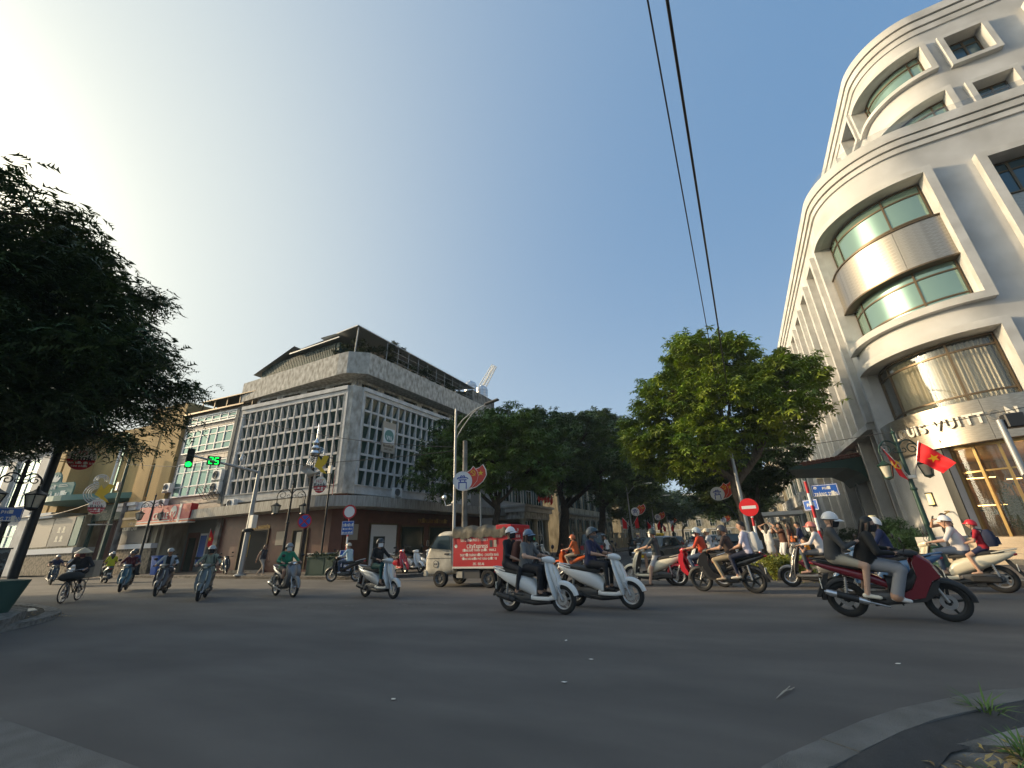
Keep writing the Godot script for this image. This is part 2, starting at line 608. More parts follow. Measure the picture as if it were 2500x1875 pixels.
func ground() -> void:
	var g := flat_sheet([[-700, -700], [700, -700], [700, 700], [-700, 700]], -0.03)
	structure(part("ground", g, "soil"))
	structure(part("road", flat_sheet([[-170, -190], [110, -190], [110, 60], [-170, 60]], 0.0), "asphalt"))
	var kerb_a := [v2(-95, -16.4), v2(-40, -15.75), v2(-17.2, -15.5)]
	kerb_a.append_array([v2(-16.0, -15.75), v2(-15.0, -16.3), v2(-14.2, -17.2), v2(-13.7, -18.4), v2(-13.5, -19.8), v2(-13.0, -60.0), v2(-13.0, -130.0)])
	var poly := []
	for q in kerb_a:
		poly.append([q.x, q.y])
	poly.append_array([[-30, -130], [-30, -60], [-95, -60]])
	var pa := part("pavement", slab(poly, -0.02, 0.146), "paving")
	structure(pa)
	kerb_run(kerb_a.slice(1, 9), 0.22, 0.155, pa, -1.0)
	var kerb_b := [v2(0.1, -130.0), v2(0.15, -55.0), v2(0.15, -18.9), v2(0.25, -18.0), v2(0.55, -17.0), v2(1.2, -16.05), v2(2.4, -15.35), v2(5.3, -14.8), v2(30.0, -13.9), v2(80, -13.0)]
	poly = []
	for q in kerb_b:
		poly.append([q.x, q.y])
	poly.append_array([[80, -40], [30, -130]])
	var pb := part("pavement", slab(poly, -0.02, 0.146), "paving")
	structure(pb)
	kerb_run(kerb_b.slice(1, 9), 0.22, 0.155, pb, -1.0)
	var rng := RandomNumberGenerator.new()
	rng.seed = 5
	var tile_mesh := []
	for k in 3:
		var tm := MB.new()
		tm.cbox(v3(-0.39, -0.01, -0.39), v3(0.39, 0.012, 0.39), 0.008)
		tile_mesh.append(tm.mesh())
	for ix in 8:
		for iz in 9:
			var p := v3(1.6 + ix * 0.8, 0.146 + rng.randf_range(-0.003, 0.003), -16.6 - iz * 0.8)
			if p.x < 2.6 and p.z > -17.4 or p.x > 7.0 and p.z < -21.0 or p.x > 5.6 and p.z < -21.6:
				continue
			put("paving_tile", tile_mesh[(ix + iz) % 3], "paving_dark" if rng.randf() < 0.3 else "paving", pb, mv(p))
	var out := [[-0.9, -1.2], [-0.45, -2.5], [-0.17, -3.2], [0.0, -3.49], [0.18, -3.75], [0.51, -4.22], [0.75, -4.52], [1.15, -4.91], [1.53, -5.25], [1.9, -5.5], [2.5, -5.85], [3.4, -6.2], [6.0, -6.7], [14, -7.0]]
	var inn := []
	var fill := []
	for i in out.size():
		var a := v2(out[maxi(i - 1, 0)][0], out[maxi(i - 1, 0)][1])
		var b := v2(out[mini(i + 1, out.size() - 1)][0], out[mini(i + 1, out.size() - 1)][1])
		var e := (b - a).normalized()
		var nn := v2(-e.y, e.x)
		var q := v2(out[i][0], out[i][1])
		inn.append([q.x + nn.x * 0.215, q.y + nn.y * 0.215])
		var wob: float = 0.21 + 0.035 * sin(i * 2.1)
		fill.append([q.x + nn.x * (0.215 + wob), q.y + nn.y * (0.215 + wob)])
	var near := Node3D.new()
	near.name = "near_pavement"
	add_child(near)
	structure(near)
	for i in out.size() - 1:
		var ko: Array = [out[i], out[i + 1], inn[i + 1], inn[i]]
		var c := Vector2.ZERO
		for q in ko:
			c += v2(q[0], q[1]) * 0.25
		var shr := []
		for q in ko:
			shr.append([lerpf(q[0], c.x, 0.004), lerpf(q[1], c.y, 0.004)])
		part("kerb_stone", slab(shr, -0.05, 0.14 + 0.003 * sin(i * 3.7)), "kerb_old", near)
	var tar := MB.new()
	var rows := []
	for k in 6:
		var t := k / 5.0
		var row := []
		for i in out.size():
			var a := v2(inn[i][0], inn[i][1]).lerp(v2(fill[i][0], fill[i][1]), t * 1.12)
			row.append(v3(a.x, 0.134 - 0.055 * pow(t, 1.6) + 0.008 * sin(i * 1.7 + k), a.y))
		rows.append(row)
	tar.sheet(rows, false, true)
	part("tar_fill", tar, "tar", near)
	part("bed", slab([[-0.1, -1.0], [0.5, -3.4], [1.2, -4.4], [2.2, -5.3], [14, -6.4], [14, 12], [-0.1, 12]], -0.02, 0.062), "soil", near)
	for d in [[[0.52, -3.45], [1.02, -3.62], [1.15, -4.12], [0.82, -4.02], [0.55, -3.72]], [[0.86, -4.08], [1.2, -4.18], [1.55, -4.5], [1.45, -4.85], [1.14, -4.5]], [[1.08, -3.6], [1.6, -3.5], [1.75, -4.1], [1.25, -4.12]], [[0.35, -2.7], [1.0, -2.8], [1.05, -3.5], [0.5, -3.35]], [[1.08, -2.8], [1.7, -2.7], [1.7, -3.42], [1.1, -3.52]], [[1.6, -4.42], [2.1, -4.3], [2.3, -4.95], [1.8, -5.1]], [[1.8, -3.4], [2.4, -3.3], [2.45, -4.1], [1.85, -4.2]]]:
		part("paving_slab", slab(d, 0.0, 0.085 + 0.012 * sin(d[0][0] * 9.0)), "concrete", near)
	var isl_out := [[-60, -6.4], [-20.9, -5.86], [-20.0, -5.86], [-18.94, -5.81], [-17.68, -5.66], [-16.22, -5.34], [-15.37, -4.97], [-14.71, -4.53], [-14.14, -4.03], [-13.3, -3.3], [-12.2, -2.0], [-11.5, 0.0], [-11.2, 12.0], [-60, 12]]
	var isl_in := [[-60, -6.0], [-20.9, -5.52], [-19.82, -5.55], [-18.79, -5.55], [-17.71, -5.42], [-16.5, -5.1], [-15.6, -4.72], [-14.95, -4.3], [-14.42, -3.85], [-13.6, -3.1], [-12.5, -1.9], [-11.8, 0.0], [-11.5, 12.0]]
	var isl := part("traffic_island", slab(isl_in + [[-60, 12]], -0.02, 0.075), "soil")
	structure(isl)
	for i in range(1, 12):
		var c2: Array = [isl_out[i], isl_out[i + 1], isl_in[i + 1], isl_in[i]]
		part("kerb_stone", slab(c2, -0.05, 0.1 + 0.003 * sin(i * 2.0)), "kerb", isl)
	part("drain_cover", slab([[-18.56, -5.2], [-18.33, -5.42], [-17.47, -5.25], [-17.4, -4.9]], 0.0, 0.09), "galvanised", isl)
	part("raised_plinth", slab([[-30, -4.9], [-17.0, -4.75], [-16.2, -4.68], [-15.6, -4.5], [-14.95, -4.2], [-13.9, -3.8], [-13.0, -3.1], [-12.4, -1.5], [-12.3, 10], [-30, 10]], -0.02, 0.25), "kerb", isl)
	var marks := []
	marks.append([[-24.9, -6.95], [-25.2, -6.95], [-27.9, -10.4], [-27.5, -10.4]])
	marks.append([[-24.87, -8.3], [-22.57, -8.42], [-21.32, -8.2], [-20.36, -7.86], [-22.54, -7.8]])
	marks.append([[-23.25, -7.22], [-20.49, -7.24], [-20.04, -7.06], [-20.58, -6.86], [-22.94, -6.8]])
	marks.append([[-51.7, -13.5], [-51.7, -13.66], [-29.5, -10.9], [-29.5, -10.75]])
	marks.append([[-22.8, -9.16], [-21.1, -9.1], [-21.1, -8.98], [-22.8, -9.02]])
	marks.append([[-25.4, -10.52], [-23.4, -10.46], [-23.4, -10.32], [-25.4, -10.38]])
	marks.append([[-11.03, -7.85], [-9.07, -8.72], [-9.0, -8.58], [-11.0, -7.7]])
	marks.append([[-8.2, -9.1], [-6.7, -9.6], [-6.7, -9.45], [-8.2, -8.98]])
	for k in marks.size():
		structure(part("road_marking", flat_sheet(marks[k], 0.004), "worn_paint"))
	structure(part("road_patch", flat_sheet([[-13.0, 3.0], [-13.0, -1.7], [-6.4, -1.92], [-3.9, -1.97], [-3.2, 3.0]], 0.004), "kerb_old"))
# ------------------------------------------------------------------ the white store on the right corner
func wpt(P: Array, s: float, y: float, d: float) -> Vector3:
	var r: float = P[2]
	var cx: float = P[0] + r
	var cz: float = P[1] - r
	var L := r * PI / 2
	if s <= 0.0:
		return v3(P[0] - d, y, cz + s)
	if s < L:
		var a := s / r
		return v3(cx - cos(a) * (r + d), y, cz + sin(a) * (r + d))
	return v3(cx + s - L, y, P[1] + d)
func wnorm(P: Array, s: float) -> Vector3:
	var a := clampf(s / P[2], 0.0, PI / 2)
	return v3(-cos(a), 0, sin(a))
func wbox(m: MB, P: Array, s0: float, s1: float, y0: float, y1: float, d0: float, d1: float) -> void:
	var L: float = P[2] * PI / 2
	var at := [s0]
	for k in 41:
		var q := L * k / 40.0
		if q > s0 + 0.02 and q < s1 - 0.02:
			at.append(q)
	at.append(s1)
	for i in at.size() - 1:
		var a: float = at[i]
		var b: float = at[i + 1]
		for side in [[d1, 1.0], [d0, -1.0]]:
			var k := m.vert(wpt(P, a, y0, side[0]), wnorm(P, a) * side[1])
			m.vert(wpt(P, b, y0, side[0]), wnorm(P, b) * side[1])
			m.vert(wpt(P, b, y1, side[0]), wnorm(P, b) * side[1])
			m.vert(wpt(P, a, y1, side[0]), wnorm(P, a) * side[1])
			m.face(k, k + 1, k + 2)
			m.face(k, k + 2, k + 3)
		m.poly([wpt(P, a, y1, d0), wpt(P, b, y1, d0), wpt(P, b, y1, d1), wpt(P, a, y1, d1)], Vector3.UP)
		m.poly([wpt(P, a, y0, d0), wpt(P, b, y0, d0), wpt(P, b, y0, d1), wpt(P, a, y0, d1)], Vector3.DOWN)
	for e in [s0, s1]:
		m.poly([wpt(P, e, y0, d0), wpt(P, e, y1, d0), wpt(P, e, y1, d1), wpt(P, e, y0, d1)])
func wwall(P: Array, s0: float, s1: float, y0: float, y1: float, d0: float, d1: float, holes: Array) -> MB:
	var m := MB.new()
	var ys := [y0, y1]
	for h in holes:
		for q in [h[2], h[3]]:
			if q > y0 and q < y1 and not ys.has(q):
				ys.append(q)
	ys.sort()
	for i in ys.size() - 1:
		var mid: float = (ys[i] + ys[i + 1]) * 0.5
		var cuts := []
		for h in holes:
			if h[2] < mid and h[3] > mid:
				cuts.append([h[0], h[1]])
		cuts.sort_custom(func(a, b): return a[0] < b[0])
		var s := s0
		for c in cuts:
			if c[0] > s:
				wbox(m, P, s, c[0], ys[i], ys[i + 1], d0, d1)
			s = maxf(s, c[1])
		if s < s1:
			wbox(m, P, s, s1, ys[i], ys[i + 1], d0, d1)
	return m
func rim(P: Array, s0: float, s1: float, y0: float, y1: float, w: float, d: float, bottom := true) -> MB:
	var m := MB.new()
	wbox(m, P, s0 - w, s1 + w, y1, y1 + w, 0.0, d)
	if bottom:
		wbox(m, P, s0 - w, s1 + w, y0 - w, y0, 0.0, d)
	wbox(m, P, s0 - w, s0, y0, y1, 0.0, d)
	wbox(m, P, s1, s1 + w, y0, y1, 0.0, d)
	return m
func glazing(P: Array, s0: float, s1: float, y0: float, y1: float, d: float, verts: Array, horis: Array, mat: String, parent: Node3D, fw := 0.07) -> void:
	var win := part("window", MB.new(), "bronze_frame", parent, mv(-parent.position))
	var m := MB.new()
	wbox(m, P, s0, s1, y0, y0 + fw, d - 0.05, d + 0.05)
	wbox(m, P, s0, s1, y1 - fw, y1, d - 0.05, d + 0.05)
	var vs := [s0]
	vs.append_array(verts)
	vs.append(s1)
	var hs := [y0]
	hs.append_array(horis)
	hs.append(y1)
	wbox(m, P, s0, s0 + fw, y0 + fw, y1 - fw, d - 0.05, d + 0.05)
	wbox(m, P, s1 - fw, s1, y0 + fw, y1 - fw, d - 0.05, d + 0.05)
	for v in verts:
		wbox(m, P, v - fw * 0.6, v + fw * 0.6, y0 + fw, y1 - fw, d - 0.045, d + 0.045)
	for i in vs.size() - 1:
		var a: float = vs[i] + (fw if i == 0 else fw * 0.6)
		var b: float = vs[i + 1] - (fw if i == vs.size() - 2 else fw * 0.6)
		for h in horis:
			wbox(m, P, a, b, h - 0.035, h + 0.035, d - 0.04, d + 0.04)
		for j in hs.size() - 1:
			var p := MB.new()
			wbox(p, P, a, b, hs[j] + 0.035, hs[j + 1] - 0.035, d - 0.012, d + 0.0)
			part("pane", p, mat, win)
	win.mesh = m.mesh()
func corner_store() -> void:
	var A := [6.94, -21.19, 3.38]
	var L := 3.38 * PI / 2
	var o := thing("store_building", "white curved-corner store with bronze panels, tall windows and lit entrance", "building", v3(10.3, 0.0, -24.6))
	var back := mv(-o.position)
	var bays := []
	for k in 6:
		bays.append([-3.66 - 3.43 * k, -2.12 - 3.43 * k])
	var holes := [[-0.55, 5.2, 9.95, 16.1], [-0.6, 5.2, 4.4, 8.5], [2.25, 7.4, 0.9, 4.4], [7.2, 12.6, 9.95, 15.9], [8.4, 12.6, 4.0, 8.5]]
	for b in bays:
		holes.append([b[0], b[1], 6.45, 16.2])
	holes.append([-22.6, -1.95, 0.3, 6.1])
	var body := part("wall", wwall(A, -24.6, 26.0, 0.0, 18.9, -0.55, 0.0, holes), "plaster", o, back)
	var trim := MB.new()
	wbox(trim, A, -24.6, 26.0, 18.42, 18.9, 0.0, 0.22)
	wbox(trim, A, -24.6, 26.0, 18.05, 18.36, 0.0, 0.16)
	wbox(trim, A, -24.6, 26.0, 17.72, 17.98, 0.0, 0.09)
	part("cornice", trim, "plaster_rim", o, back)
	part("window_surround", rim(A, -0.55, 5.2, 9.95, 16.1, 0.3, 0.3), "plaster_rim", o, back)
	part("window_surround", rim(A, -0.6, 5.2, 4.4, 8.5, 0.3, 0.26, false), "plaster_rim", o, back)
	part("window_surround", rim(A, 7.2, 12.6, 9.95, 15.9, 0.3, 0.3), "plaster_rim", o, back)
	for b in bays:
		var m := MB.new()
		wbox(m, A, b[1], b[1] + 0.36, 6.45, 16.5, 0.0, 0.3)
		wbox(m, A, b[0], b[1], 16.2, 16.5, 0.0, 0.3)
		wbox(m, A, b[0] - 0.3, b[0], 6.45, 16.5, 0.0, 0.3)
		part("bay_surround", m, "plaster_rim", o, back)
		m = MB.new()
		wbox(m, A, b[0], b[1], 6.45, 16.2, -0.62, -0.56)
		part("bay_back", m, "plaster", o, back)
		for w in [[11.9, 13.9], [8.3, 9.95]]:
			m = MB.new()
			wbox(m, A, b[0] + 0.08, b[1] - 0.08, w[0], w[1], -0.56, -0.46)
			var f := part("window", m, "dark_metal", o, back)
			m = MB.new()
			wbox(m, A, b[0] + 0.14, b[1] - 0.14, w[0] + 0.06, w[1] - 0.06, -0.46, -0.44)
			part("pane", m, "pane_dark", f)
			m = MB.new()
			wbox(m, A, b[0] + 0.02, b[1] - 0.02, w[0] - 0.12, w[0], -0.56, -0.3)
			part("sill", m, "plaster_rim", f)
	var D := -0.46
	glazing(A, -0.5, 5.15, 14.0, 16.05, D, [0.62, 3.55], [14.35, 15.6], "pane_green", o)
	glazing(A, -0.5, 5.15, 10.0, 11.95, D, [0.62, 3.55], [10.35, 11.5], "pane_green", o)
	glazing(A, -0.55, 5.15, 5.86, 8.45, D, [0.62, 3.55], [6.2, 8.0], "clear_pane", o)
	glazing(A, 7.25, 12.5, 13.9, 15.85, D, [8.0, 10.5], [14.25, 15.4], "pane_blue", o)
	glazing(A, 7.25, 12.5, 10.0, 11.95, D, [8.0, 10.5], [10.35], "pane_blue", o)
	for sp in [[-0.55, 5.2, [0.55, 3.55]], [7.2, 12.6, [8.0, 10.5]]]:
		var cuts: Array = [sp[0]] + sp[2] + [sp[1]]
		for i in cuts.size() - 1:
			var m := MB.new()
			wbox(m, A, cuts[i] + 0.006, cuts[i + 1] - 0.006, 12.22, 14.0, -0.3, -0.06)
			wbox(m, A, cuts[i] + 0.006, cuts[i + 1] - 0.006, 11.97, 12.21, -0.3, -0.045)
			part("metal_panel", m, "bronze_panel", o, back)
		var lip := MB.new()
		wbox(lip, A, sp[0], sp[1], 14.0, 14.06, -0.45, 0.0)
		wbox(lip, A, sp[0], sp[1], 11.9, 11.97, -0.45, 0.0)
		part("panel_edge", lip, "bronze_frame", o, back)
	for c in [[-0.5, 2.2], [2.3, 5.1]]:
		var rows := []
		for j in 2:
			var row := []
			for i in 150:
				var s := lerpf(c[0], c[1], i / 149.0)
				var w := 0.055 * sin(s * 38.0 + 0.8 * sin(s * 5.0)) + 0.03 * sin(s * 16.0)
				row.append(wpt(A, s, 8.4 if j == 0 else 5.75, -0.85 + w))
			rows.append(row)
		var m := MB.new()
		m.sheet(rows)
		part("curtain", m, "curtain", o, back)
	var blinds := MB.new()
	wbox(blinds, A, -0.4, 5.1, 9.9, 16.2, -1.35, -1.3)
	wbox(blinds, A, 7.3, 12.5, 9.9, 16.2, -1.35, -1.3)
	part("inner_blind", blinds, "blind", o, back)
	var seam := [-0.9, 0.0, 1.45, 3.85, 5.9, 8.4]
	for i in seam.size() - 1:
		var m := MB.new()
		wbox(m, A, seam[i] + 0.005, seam[i + 1] - 0.005, 4.42, 5.84, -0.3, 0.2)
		wbox(m, A, seam[i] + 0.005, seam[i + 1] - 0.005, 4.3, 4.415, -0.3, 0.22)
		part("sign_band_panel", m, "bronze_panel", o, back)
	letters_on_band(o, back, A)
	var U := [10.66, -22.0, 2.4]
	var LU := 2.4 * PI / 2
	var uh := [[-0.3, LU - 0.35, 22.5, 24.1], [-0.3, LU - 0.35, 18.9, 20.85]]
	for k in 5:
		uh.append([LU + 0.48 + 3.1 * k, LU + 1.86 + 3.1 * k, 22.3, 23.95])
		uh.append([LU + 0.48 + 3.1 * k, LU + 1.86 + 3.1 * k, 18.9, 20.65])
	for k in 5:
		uh.append([-2.65 - 3.43 * k, -1.0 - 3.43 * k, 22.9, 24.5])
		uh.append([-2.65 - 3.43 * k, -1.0 - 3.43 * k, 18.9, 20.9])
	part("upper_wall", wwall(U, -20.9, 22.0, 18.6, 26.1, -0.5, 0.0, uh), "plaster", o, back)
	trim = MB.new()
	wbox(trim, U, -20.9, 22.0, 25.95, 26.4, 0.0, 0.2)
	wbox(trim, U, -20.9, 22.0, 25.5, 25.88, 0.0, 0.13)
	wbox(trim, U, -20.9, 22.0, 25.1, 25.42, 0.0, 0.07)
	part("roof_cornice", trim, "plaster_rim", o, back)
	for h in uh:
		part("window_surround", rim(U, h[0], h[1], h[2], h[3], 0.2, 0.26, h[2] > 19.0), "plaster_rim", o, back)
		var wide: bool = h[1] - h[0] > 2.5
		glazing(U, h[0] + 0.02, h[1] - 0.02, h[2] + 0.02, h[3] - 0.02, -0.4, [h[0] + 0.35, h[1] - 0.55] if wide else [h[1] - 0.55], [h[3] - 0.4], "pane_green" if wide else "pane_blue", o, 0.06)
	var rail := MB.new()
	wbox(rail, A, -24.0, 25.0, 18.95, 19.6, -0.25, -0.235)
	part("glass_rail", rail, "clear_pane", o, back)
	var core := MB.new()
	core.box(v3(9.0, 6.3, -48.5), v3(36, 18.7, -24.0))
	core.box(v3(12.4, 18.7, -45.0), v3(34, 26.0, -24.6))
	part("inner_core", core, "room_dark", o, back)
	var slabs := MB.new()
	for y in [5.6, 9.5, 16.45, 18.6]:
		for i in 12:
			pass
		slabs.box(v3(7.6, y, -48.6), v3(36, y + 0.12, -24.57))
		slabs.box(v3(10.32, y, -24.57), v3(36, y + 0.12, -21.8))
		wbox(slabs, A, 0.0, L, y, y + 0.12, -3.2, -0.56)
	slabs.box(v3(11.2, 26.0, -45.3), v3(34, 26.12, -24.4))
	slabs.box(v3(13.0, 26.0, -24.4), v3(34, 26.12, -22.55))
	wbox(slabs, U, 0.0, LU, 26.0, 26.12, -2.3, -0.5)
	part("floor_slab", slabs, "plaster", o, back)
	part("end_wall", quick_box(v3(6.94, 0, -49.3), v3(36, 18.9, -49.18)), "plaster", o, back)
	store_ground_floor(o, back, A)
func quick_box(a: Vector3, b: Vector3) -> MB:
	var m := MB.new()
	m.box(a, b)
	return m
func letters_on_band(o: Node3D, back: Transform3D, A: Array) -> void:
	var h := 0.64
	var w := 0.125
	var arc := func(cx: float, cy: float, r: float, a0: float, a1: float, k := 14) -> Array:
		var p := []
		for i in k + 1:
			var a := deg_to_rad(lerpf(a0, a1, float(i) / k))
			p.append(v2(cx + cos(a) * r, cy + sin(a) * r))
		return p
	var glyph := {
		"L": [[v2(0.06, h), v2(0.06, 0.0)], [v2(0.122, 0.062), v2(0.36, 0.062)]],
		"I": [[v2(0.06, h), v2(0.06, 0)]],
		"T": [[v2(0.0, h - 0.062), v2(0.46, h - 0.062)], [v2(0.23, h - 0.124), v2(0.23, 0)]],
		"V": [[v2(0.045, h), v2(0.255, 0.06), v2(0.465, h)]],
		"N": [[v2(0.06, 0), v2(0.06, h - 0.05), v2(0.46, 0.05), v2(0.46, h)]],
		"U": [[v2(0.06, h)] + arc.call(0.24, 0.24, 0.18, 180, 360) + [v2(0.42, h)]],
		"O": [arc.call(0.32, 0.32, 0.265, 90, 450, 28)],
		"S": [arc.call(0.19, h - 0.185, 0.125, 20, 250, 10) + arc.call(0.19, 0.19, 0.125, 70, -150, 10)],
	}
	var wide := {"L": 0.36, "I": 0.12, "T": 0.46, "V": 0.51, "N": 0.52, "U": 0.48, "O": 0.64, "S": 0.36}
	var k := 0.625
	var starts := [0.76, 1.04, 1.46, 1.79, 1.95, 0.0, 2.40, 2.76, 3.12, 3.27, 3.55, 3.86, 4.30]
	var text := "LOUIS VUITTON"
	for i in text.length():
		var ch := text[i]
		if ch == " ":
			continue
		var m := MB.new()
		m.t = Transform3D(Basis.from_scale(v3(k, k, 1)), Vector3.ZERO)
		for st in glyph[ch]:
			m.prism(stroke(st, w), 0.0, 0.05)
		var mid: float = starts[i] + wide[ch] * 0.5 * k
		var at := face_to(wpt(A, mid, 4.94, 0.24), wnorm(A, mid))
		at = at * mv(v3(-wide[ch] * 0.5 * k, 0, 0))
		part("sign_letter", m, "letter_white", o, back * at)
func store_ground_floor(o: Node3D, back: Transform3D, A: Array) -> void:
	for k in 5:
		var m := MB.new()
		wbox(m, A, 2.0, 8.4, 0.1 if k == 0 else 0.15 + 0.166 * k, 0.15 + 0.166 * (k + 1), -0.5, 0.36 * (4 - k) + 0.2)
		part("step", m, "stone_step", o, back)
	var m := MB.new()
	wbox(m, A, 1.62, 2.0, 0.1, 1.05, 0.0, 1.7)
	part("step_cheek", m, "plaster_rim", o, back)
	m = MB.new()
	m.tube([wpt(A, 1.55, 1.95, 0.1), wpt(A, 1.75, 1.95, 0.12), wpt(A, 1.9, 1.45, 1.5)], 0.025, 8)
	m.tube([wpt(A, 1.9, 1.0, 1.45), wpt(A, 1.9, 1.47, 1.45)], 0.015, 6)
	part("handrail", m, "brass", o, back)
	var ent := part("entrance", MB.new(), "brass", o, back)
	m = MB.new()
	var vs := [2.3, 3.05, 3.82, 4.6, 5.4, 6.2, 7.35]
	for v in vs:
		wbox(m, A, v - 0.045, v + 0.045, 0.98, 4.2, -0.5, -0.34)
	wbox(m, A, 2.3, 7.35, 4.2, 4.4, -0.5, -0.32)
	wbox(m, A, 2.3, 7.35, 0.93, 0.98, -0.5, -0.3)
	for i in vs.size() - 1:
		wbox(m, A, vs[i] + 0.045, vs[i + 1] - 0.045, 3.28, 3.34, -0.46, -0.4)
		var p := MB.new()
		wbox(p, A, vs[i] + 0.05, vs[i + 1] - 0.05, 0.98, 3.28, -0.435, -0.425)
		part("pane", p, "clear_pane", ent)
		p = MB.new()
		wbox(p, A, vs[i] + 0.05, vs[i + 1] - 0.05, 3.34, 4.2, -0.435, -0.425)
		part("pane", p, "clear_pane", ent)
	ent.mesh = m.mesh()
	m = MB.new()
	wbox(m, A, 1.95, 2.25, 0.15, 4.3, 0.0, 0.06)
	part("door_jamb", m, "dark_metal", o, back)
	m = MB.new()
	m.box(v3(8.0, 0.86, -31.0), v3(18, 0.93, -22.0))
	part("shop_floor", m, "stone_step", o, back)
	m = MB.new()
	m.box(v3(7.9, 0.93, -31.1), v3(18, 4.6, -31.0))
	m.box(v3(18, 0.93, -31.1), v3(18.1, 4.6, -21.8))
	m.box(v3(8.75, 0.93, -31.0), v3(8.85, 4.6, -25.0))
	part("shop_wall", m, "wood_wall", o, back)
	m = MB.new()
	m.box(v3(7.6, 4.5, -31.0), v3(18, 4.6, -22.2))
	part("shop_ceiling", m, "wood_wall", o, back)
	for d in [[9.4, -27.8, 1.5, 1.25], [11.3, -28.0, 1.7, 2.35], [12.0, -26.6, 1.25, 1.35], [13.6, -28.2, 1.6, 2.2], [10.2, -29.4, 1.3, 2.6]]:
		m = MB.new()
		m.box(v3(d[0], 0.93, d[1] - 0.3), v3(d[0] + d[2], 0.93 + d[3] * 0.62, d[1] + 0.1))
		m.box(v3(d[0], 0.93 + d[3], d[1] - 0.3), v3(d[0] + d[2], 0.97 + d[3], d[1] + 0.1))
		m.box(v3(d[0], 0.93 + d[3] * 0.62, d[1] - 0.3), v3(d[0] + d[2], 0.93 + d[3], d[1] - 0.27))
		var shelf := part("display_shelf", m, "wood_wall", o, back)
		m = MB.new()
		m.box(v3(d[0], 0.985 + d[3], d[1] + 0.04), v3(d[0] + d[2], 1.02 + d[3], d[1] + 0.1))
		part("shelf_light", m, glow("shelf_glow", Color(1.0, 0.78, 0.45), 5.0), shelf)
		var la := OmniLight3D.new()
		la.name = "shelf_lamp"
		la.light_color = Color(1.0, 0.74, 0.42)
		la.light_energy = 0.30
		la.light_size = 0.3
		la.omni_range = 12.0
		la.omni_attenuation = 2.0
		la.shadow_enabled = true
		la.position = back * v3(d[0] + d[2] * 0.5, 1.15 + d[3], d[1] + 0.3)
		o.add_child(la, true)
	for q in [[9.9, -27.7, 2.0], [12.5, -26.5, 1.85], [12.1, -27.9, 2.55]]:
		m = MB.new()
		m.cbox(v3(q[0] - 0.17, q[2], q[1] - 0.06), v3(q[0] + 0.17, q[2] + 0.22, q[1] + 0.06), 0.03)
		m.tube([v3(q[0] - 0.1, q[2] + 0.2, q[1]), v3(q[0] - 0.08, q[2] + 0.34, q[1]), v3(q[0] + 0.08, q[2] + 0.34, q[1]), v3(q[0] + 0.1, q[2] + 0.2, q[1])], 0.012, 5)
		tag(part("handbag", m, "seat_black"), "dark handbag on a lit shelf inside the glass entrance" + (", the one on the left" if q[0] < 10.0 else (" below the long counter" if q[2] < 1.9 else " at the centre back")), "handbag", "handbags in the shop")
	for k in 13:
		var s := -2.05 - 1.66 * k
		m = MB.new()
		wbox(m, A, s - 0.09, s + 0.09, 0.15, 6.1, -0.45, 0.12 if k % 2 == 0 else -0.1)
		part("fin", m, "plaster_rim", o, back)
		m = MB.new()
		wbox(m, A, s - 1.57, s - 0.09, 0.15, 6.1, -0.5, -0.42)
		part("dark_panel", m, "bronze_frame", o, back)
		m = MB.new()
		wbox(m, A, s - 1.3, s - 0.42, 0.25, 4.7, -0.42, -0.40)
		part("shop_pane", m, "pane_dark", o, back)
	m = MB.new()
	wbox(m, A, -22.6, -1.95, 6.12, 6.4, 0.0, 0.35)
	part("ledge", m, "plaster_rim", o, back)
	words("sign_letter", "V", 0.3, "letter_white", o, back * face_to(wpt(A, -6.4, 5.03, -0.36), v3(-1, 0, 0)), 0.03)
	m = MB.new()
	wbox(m, A, 0.98, 1.22, 2.2, 2.72, 0.0, 0.03)
	wbox(m, A, 0.98, 1.22, 2.2, 2.24, 0.03, 0.13)
	wbox(m, A, 0.98, 1.22, 2.68, 2.72, 0.03, 0.13)
	var lampo := tag(part("wall_lamp", m, "dark_metal"), "lit rectangular wall lamp on the white pillar left of the store entrance", "lamp")
	m = MB.new()
	wbox(m, A, 1.03, 1.17, 2.25, 2.67, 0.03, 0.12)
	part("lamp_glass", m, glow("sconce_glow", Color(1.0, 0.85, 0.5), 1.1), lampo)
	var sl := OmniLight3D.new()
	sl.name = "wall_lamp_light"
	sl.light_color = Color(1.0, 0.85, 0.55)
	sl.light_energy = 0.02
	sl.light_size = 0.15
	sl.shadow_enabled = true
	sl.position = wpt(A, 1.1, 2.45, 0.22)
	lampo.add_child(sl, true)
	var aw := thing("tiled_awning", "dark green awning with a tiled slope over the pavement beside the white store", "awning", v3(6.9, 4.7, -33.0))
	m = MB.new()
	m.prism(PackedVector2Array([v2(0.0, 0.75), v2(-3.0, 0.5), v2(-3.62, 0.4), v2(-3.62, 0.28), v2(-2.2, 0.2), v2(-0.8, 0.1), v2(-0.25, -0.25), v2(0.0, -0.7)]), -2.6, 2.5)
	part("canopy", m, "lamp_green", aw)
	m = MB.new()
	m.prism(PackedVector2Array([v2(-0.05, 0.76), v2(-3.0, 0.51), v2(-3.0, 0.6), v2(-0.05, 0.9)]), -2.6, 2.5)
	part("roof_slope", m, "brown_tile", aw)
	for i in 12:
		for j in 2:
			m = MB.new()
			m.cbox(v3(-2.92 + i * 0.24, 0.42 + 0.021 * i + j * 0.13, 2.5), v3(-2.92 + i * 0.24 + 0.22, 0.54 + 0.021 * i + j * 0.13, 2.56), 0.02)
			part("roof_tile", m, "brown_tile", aw)
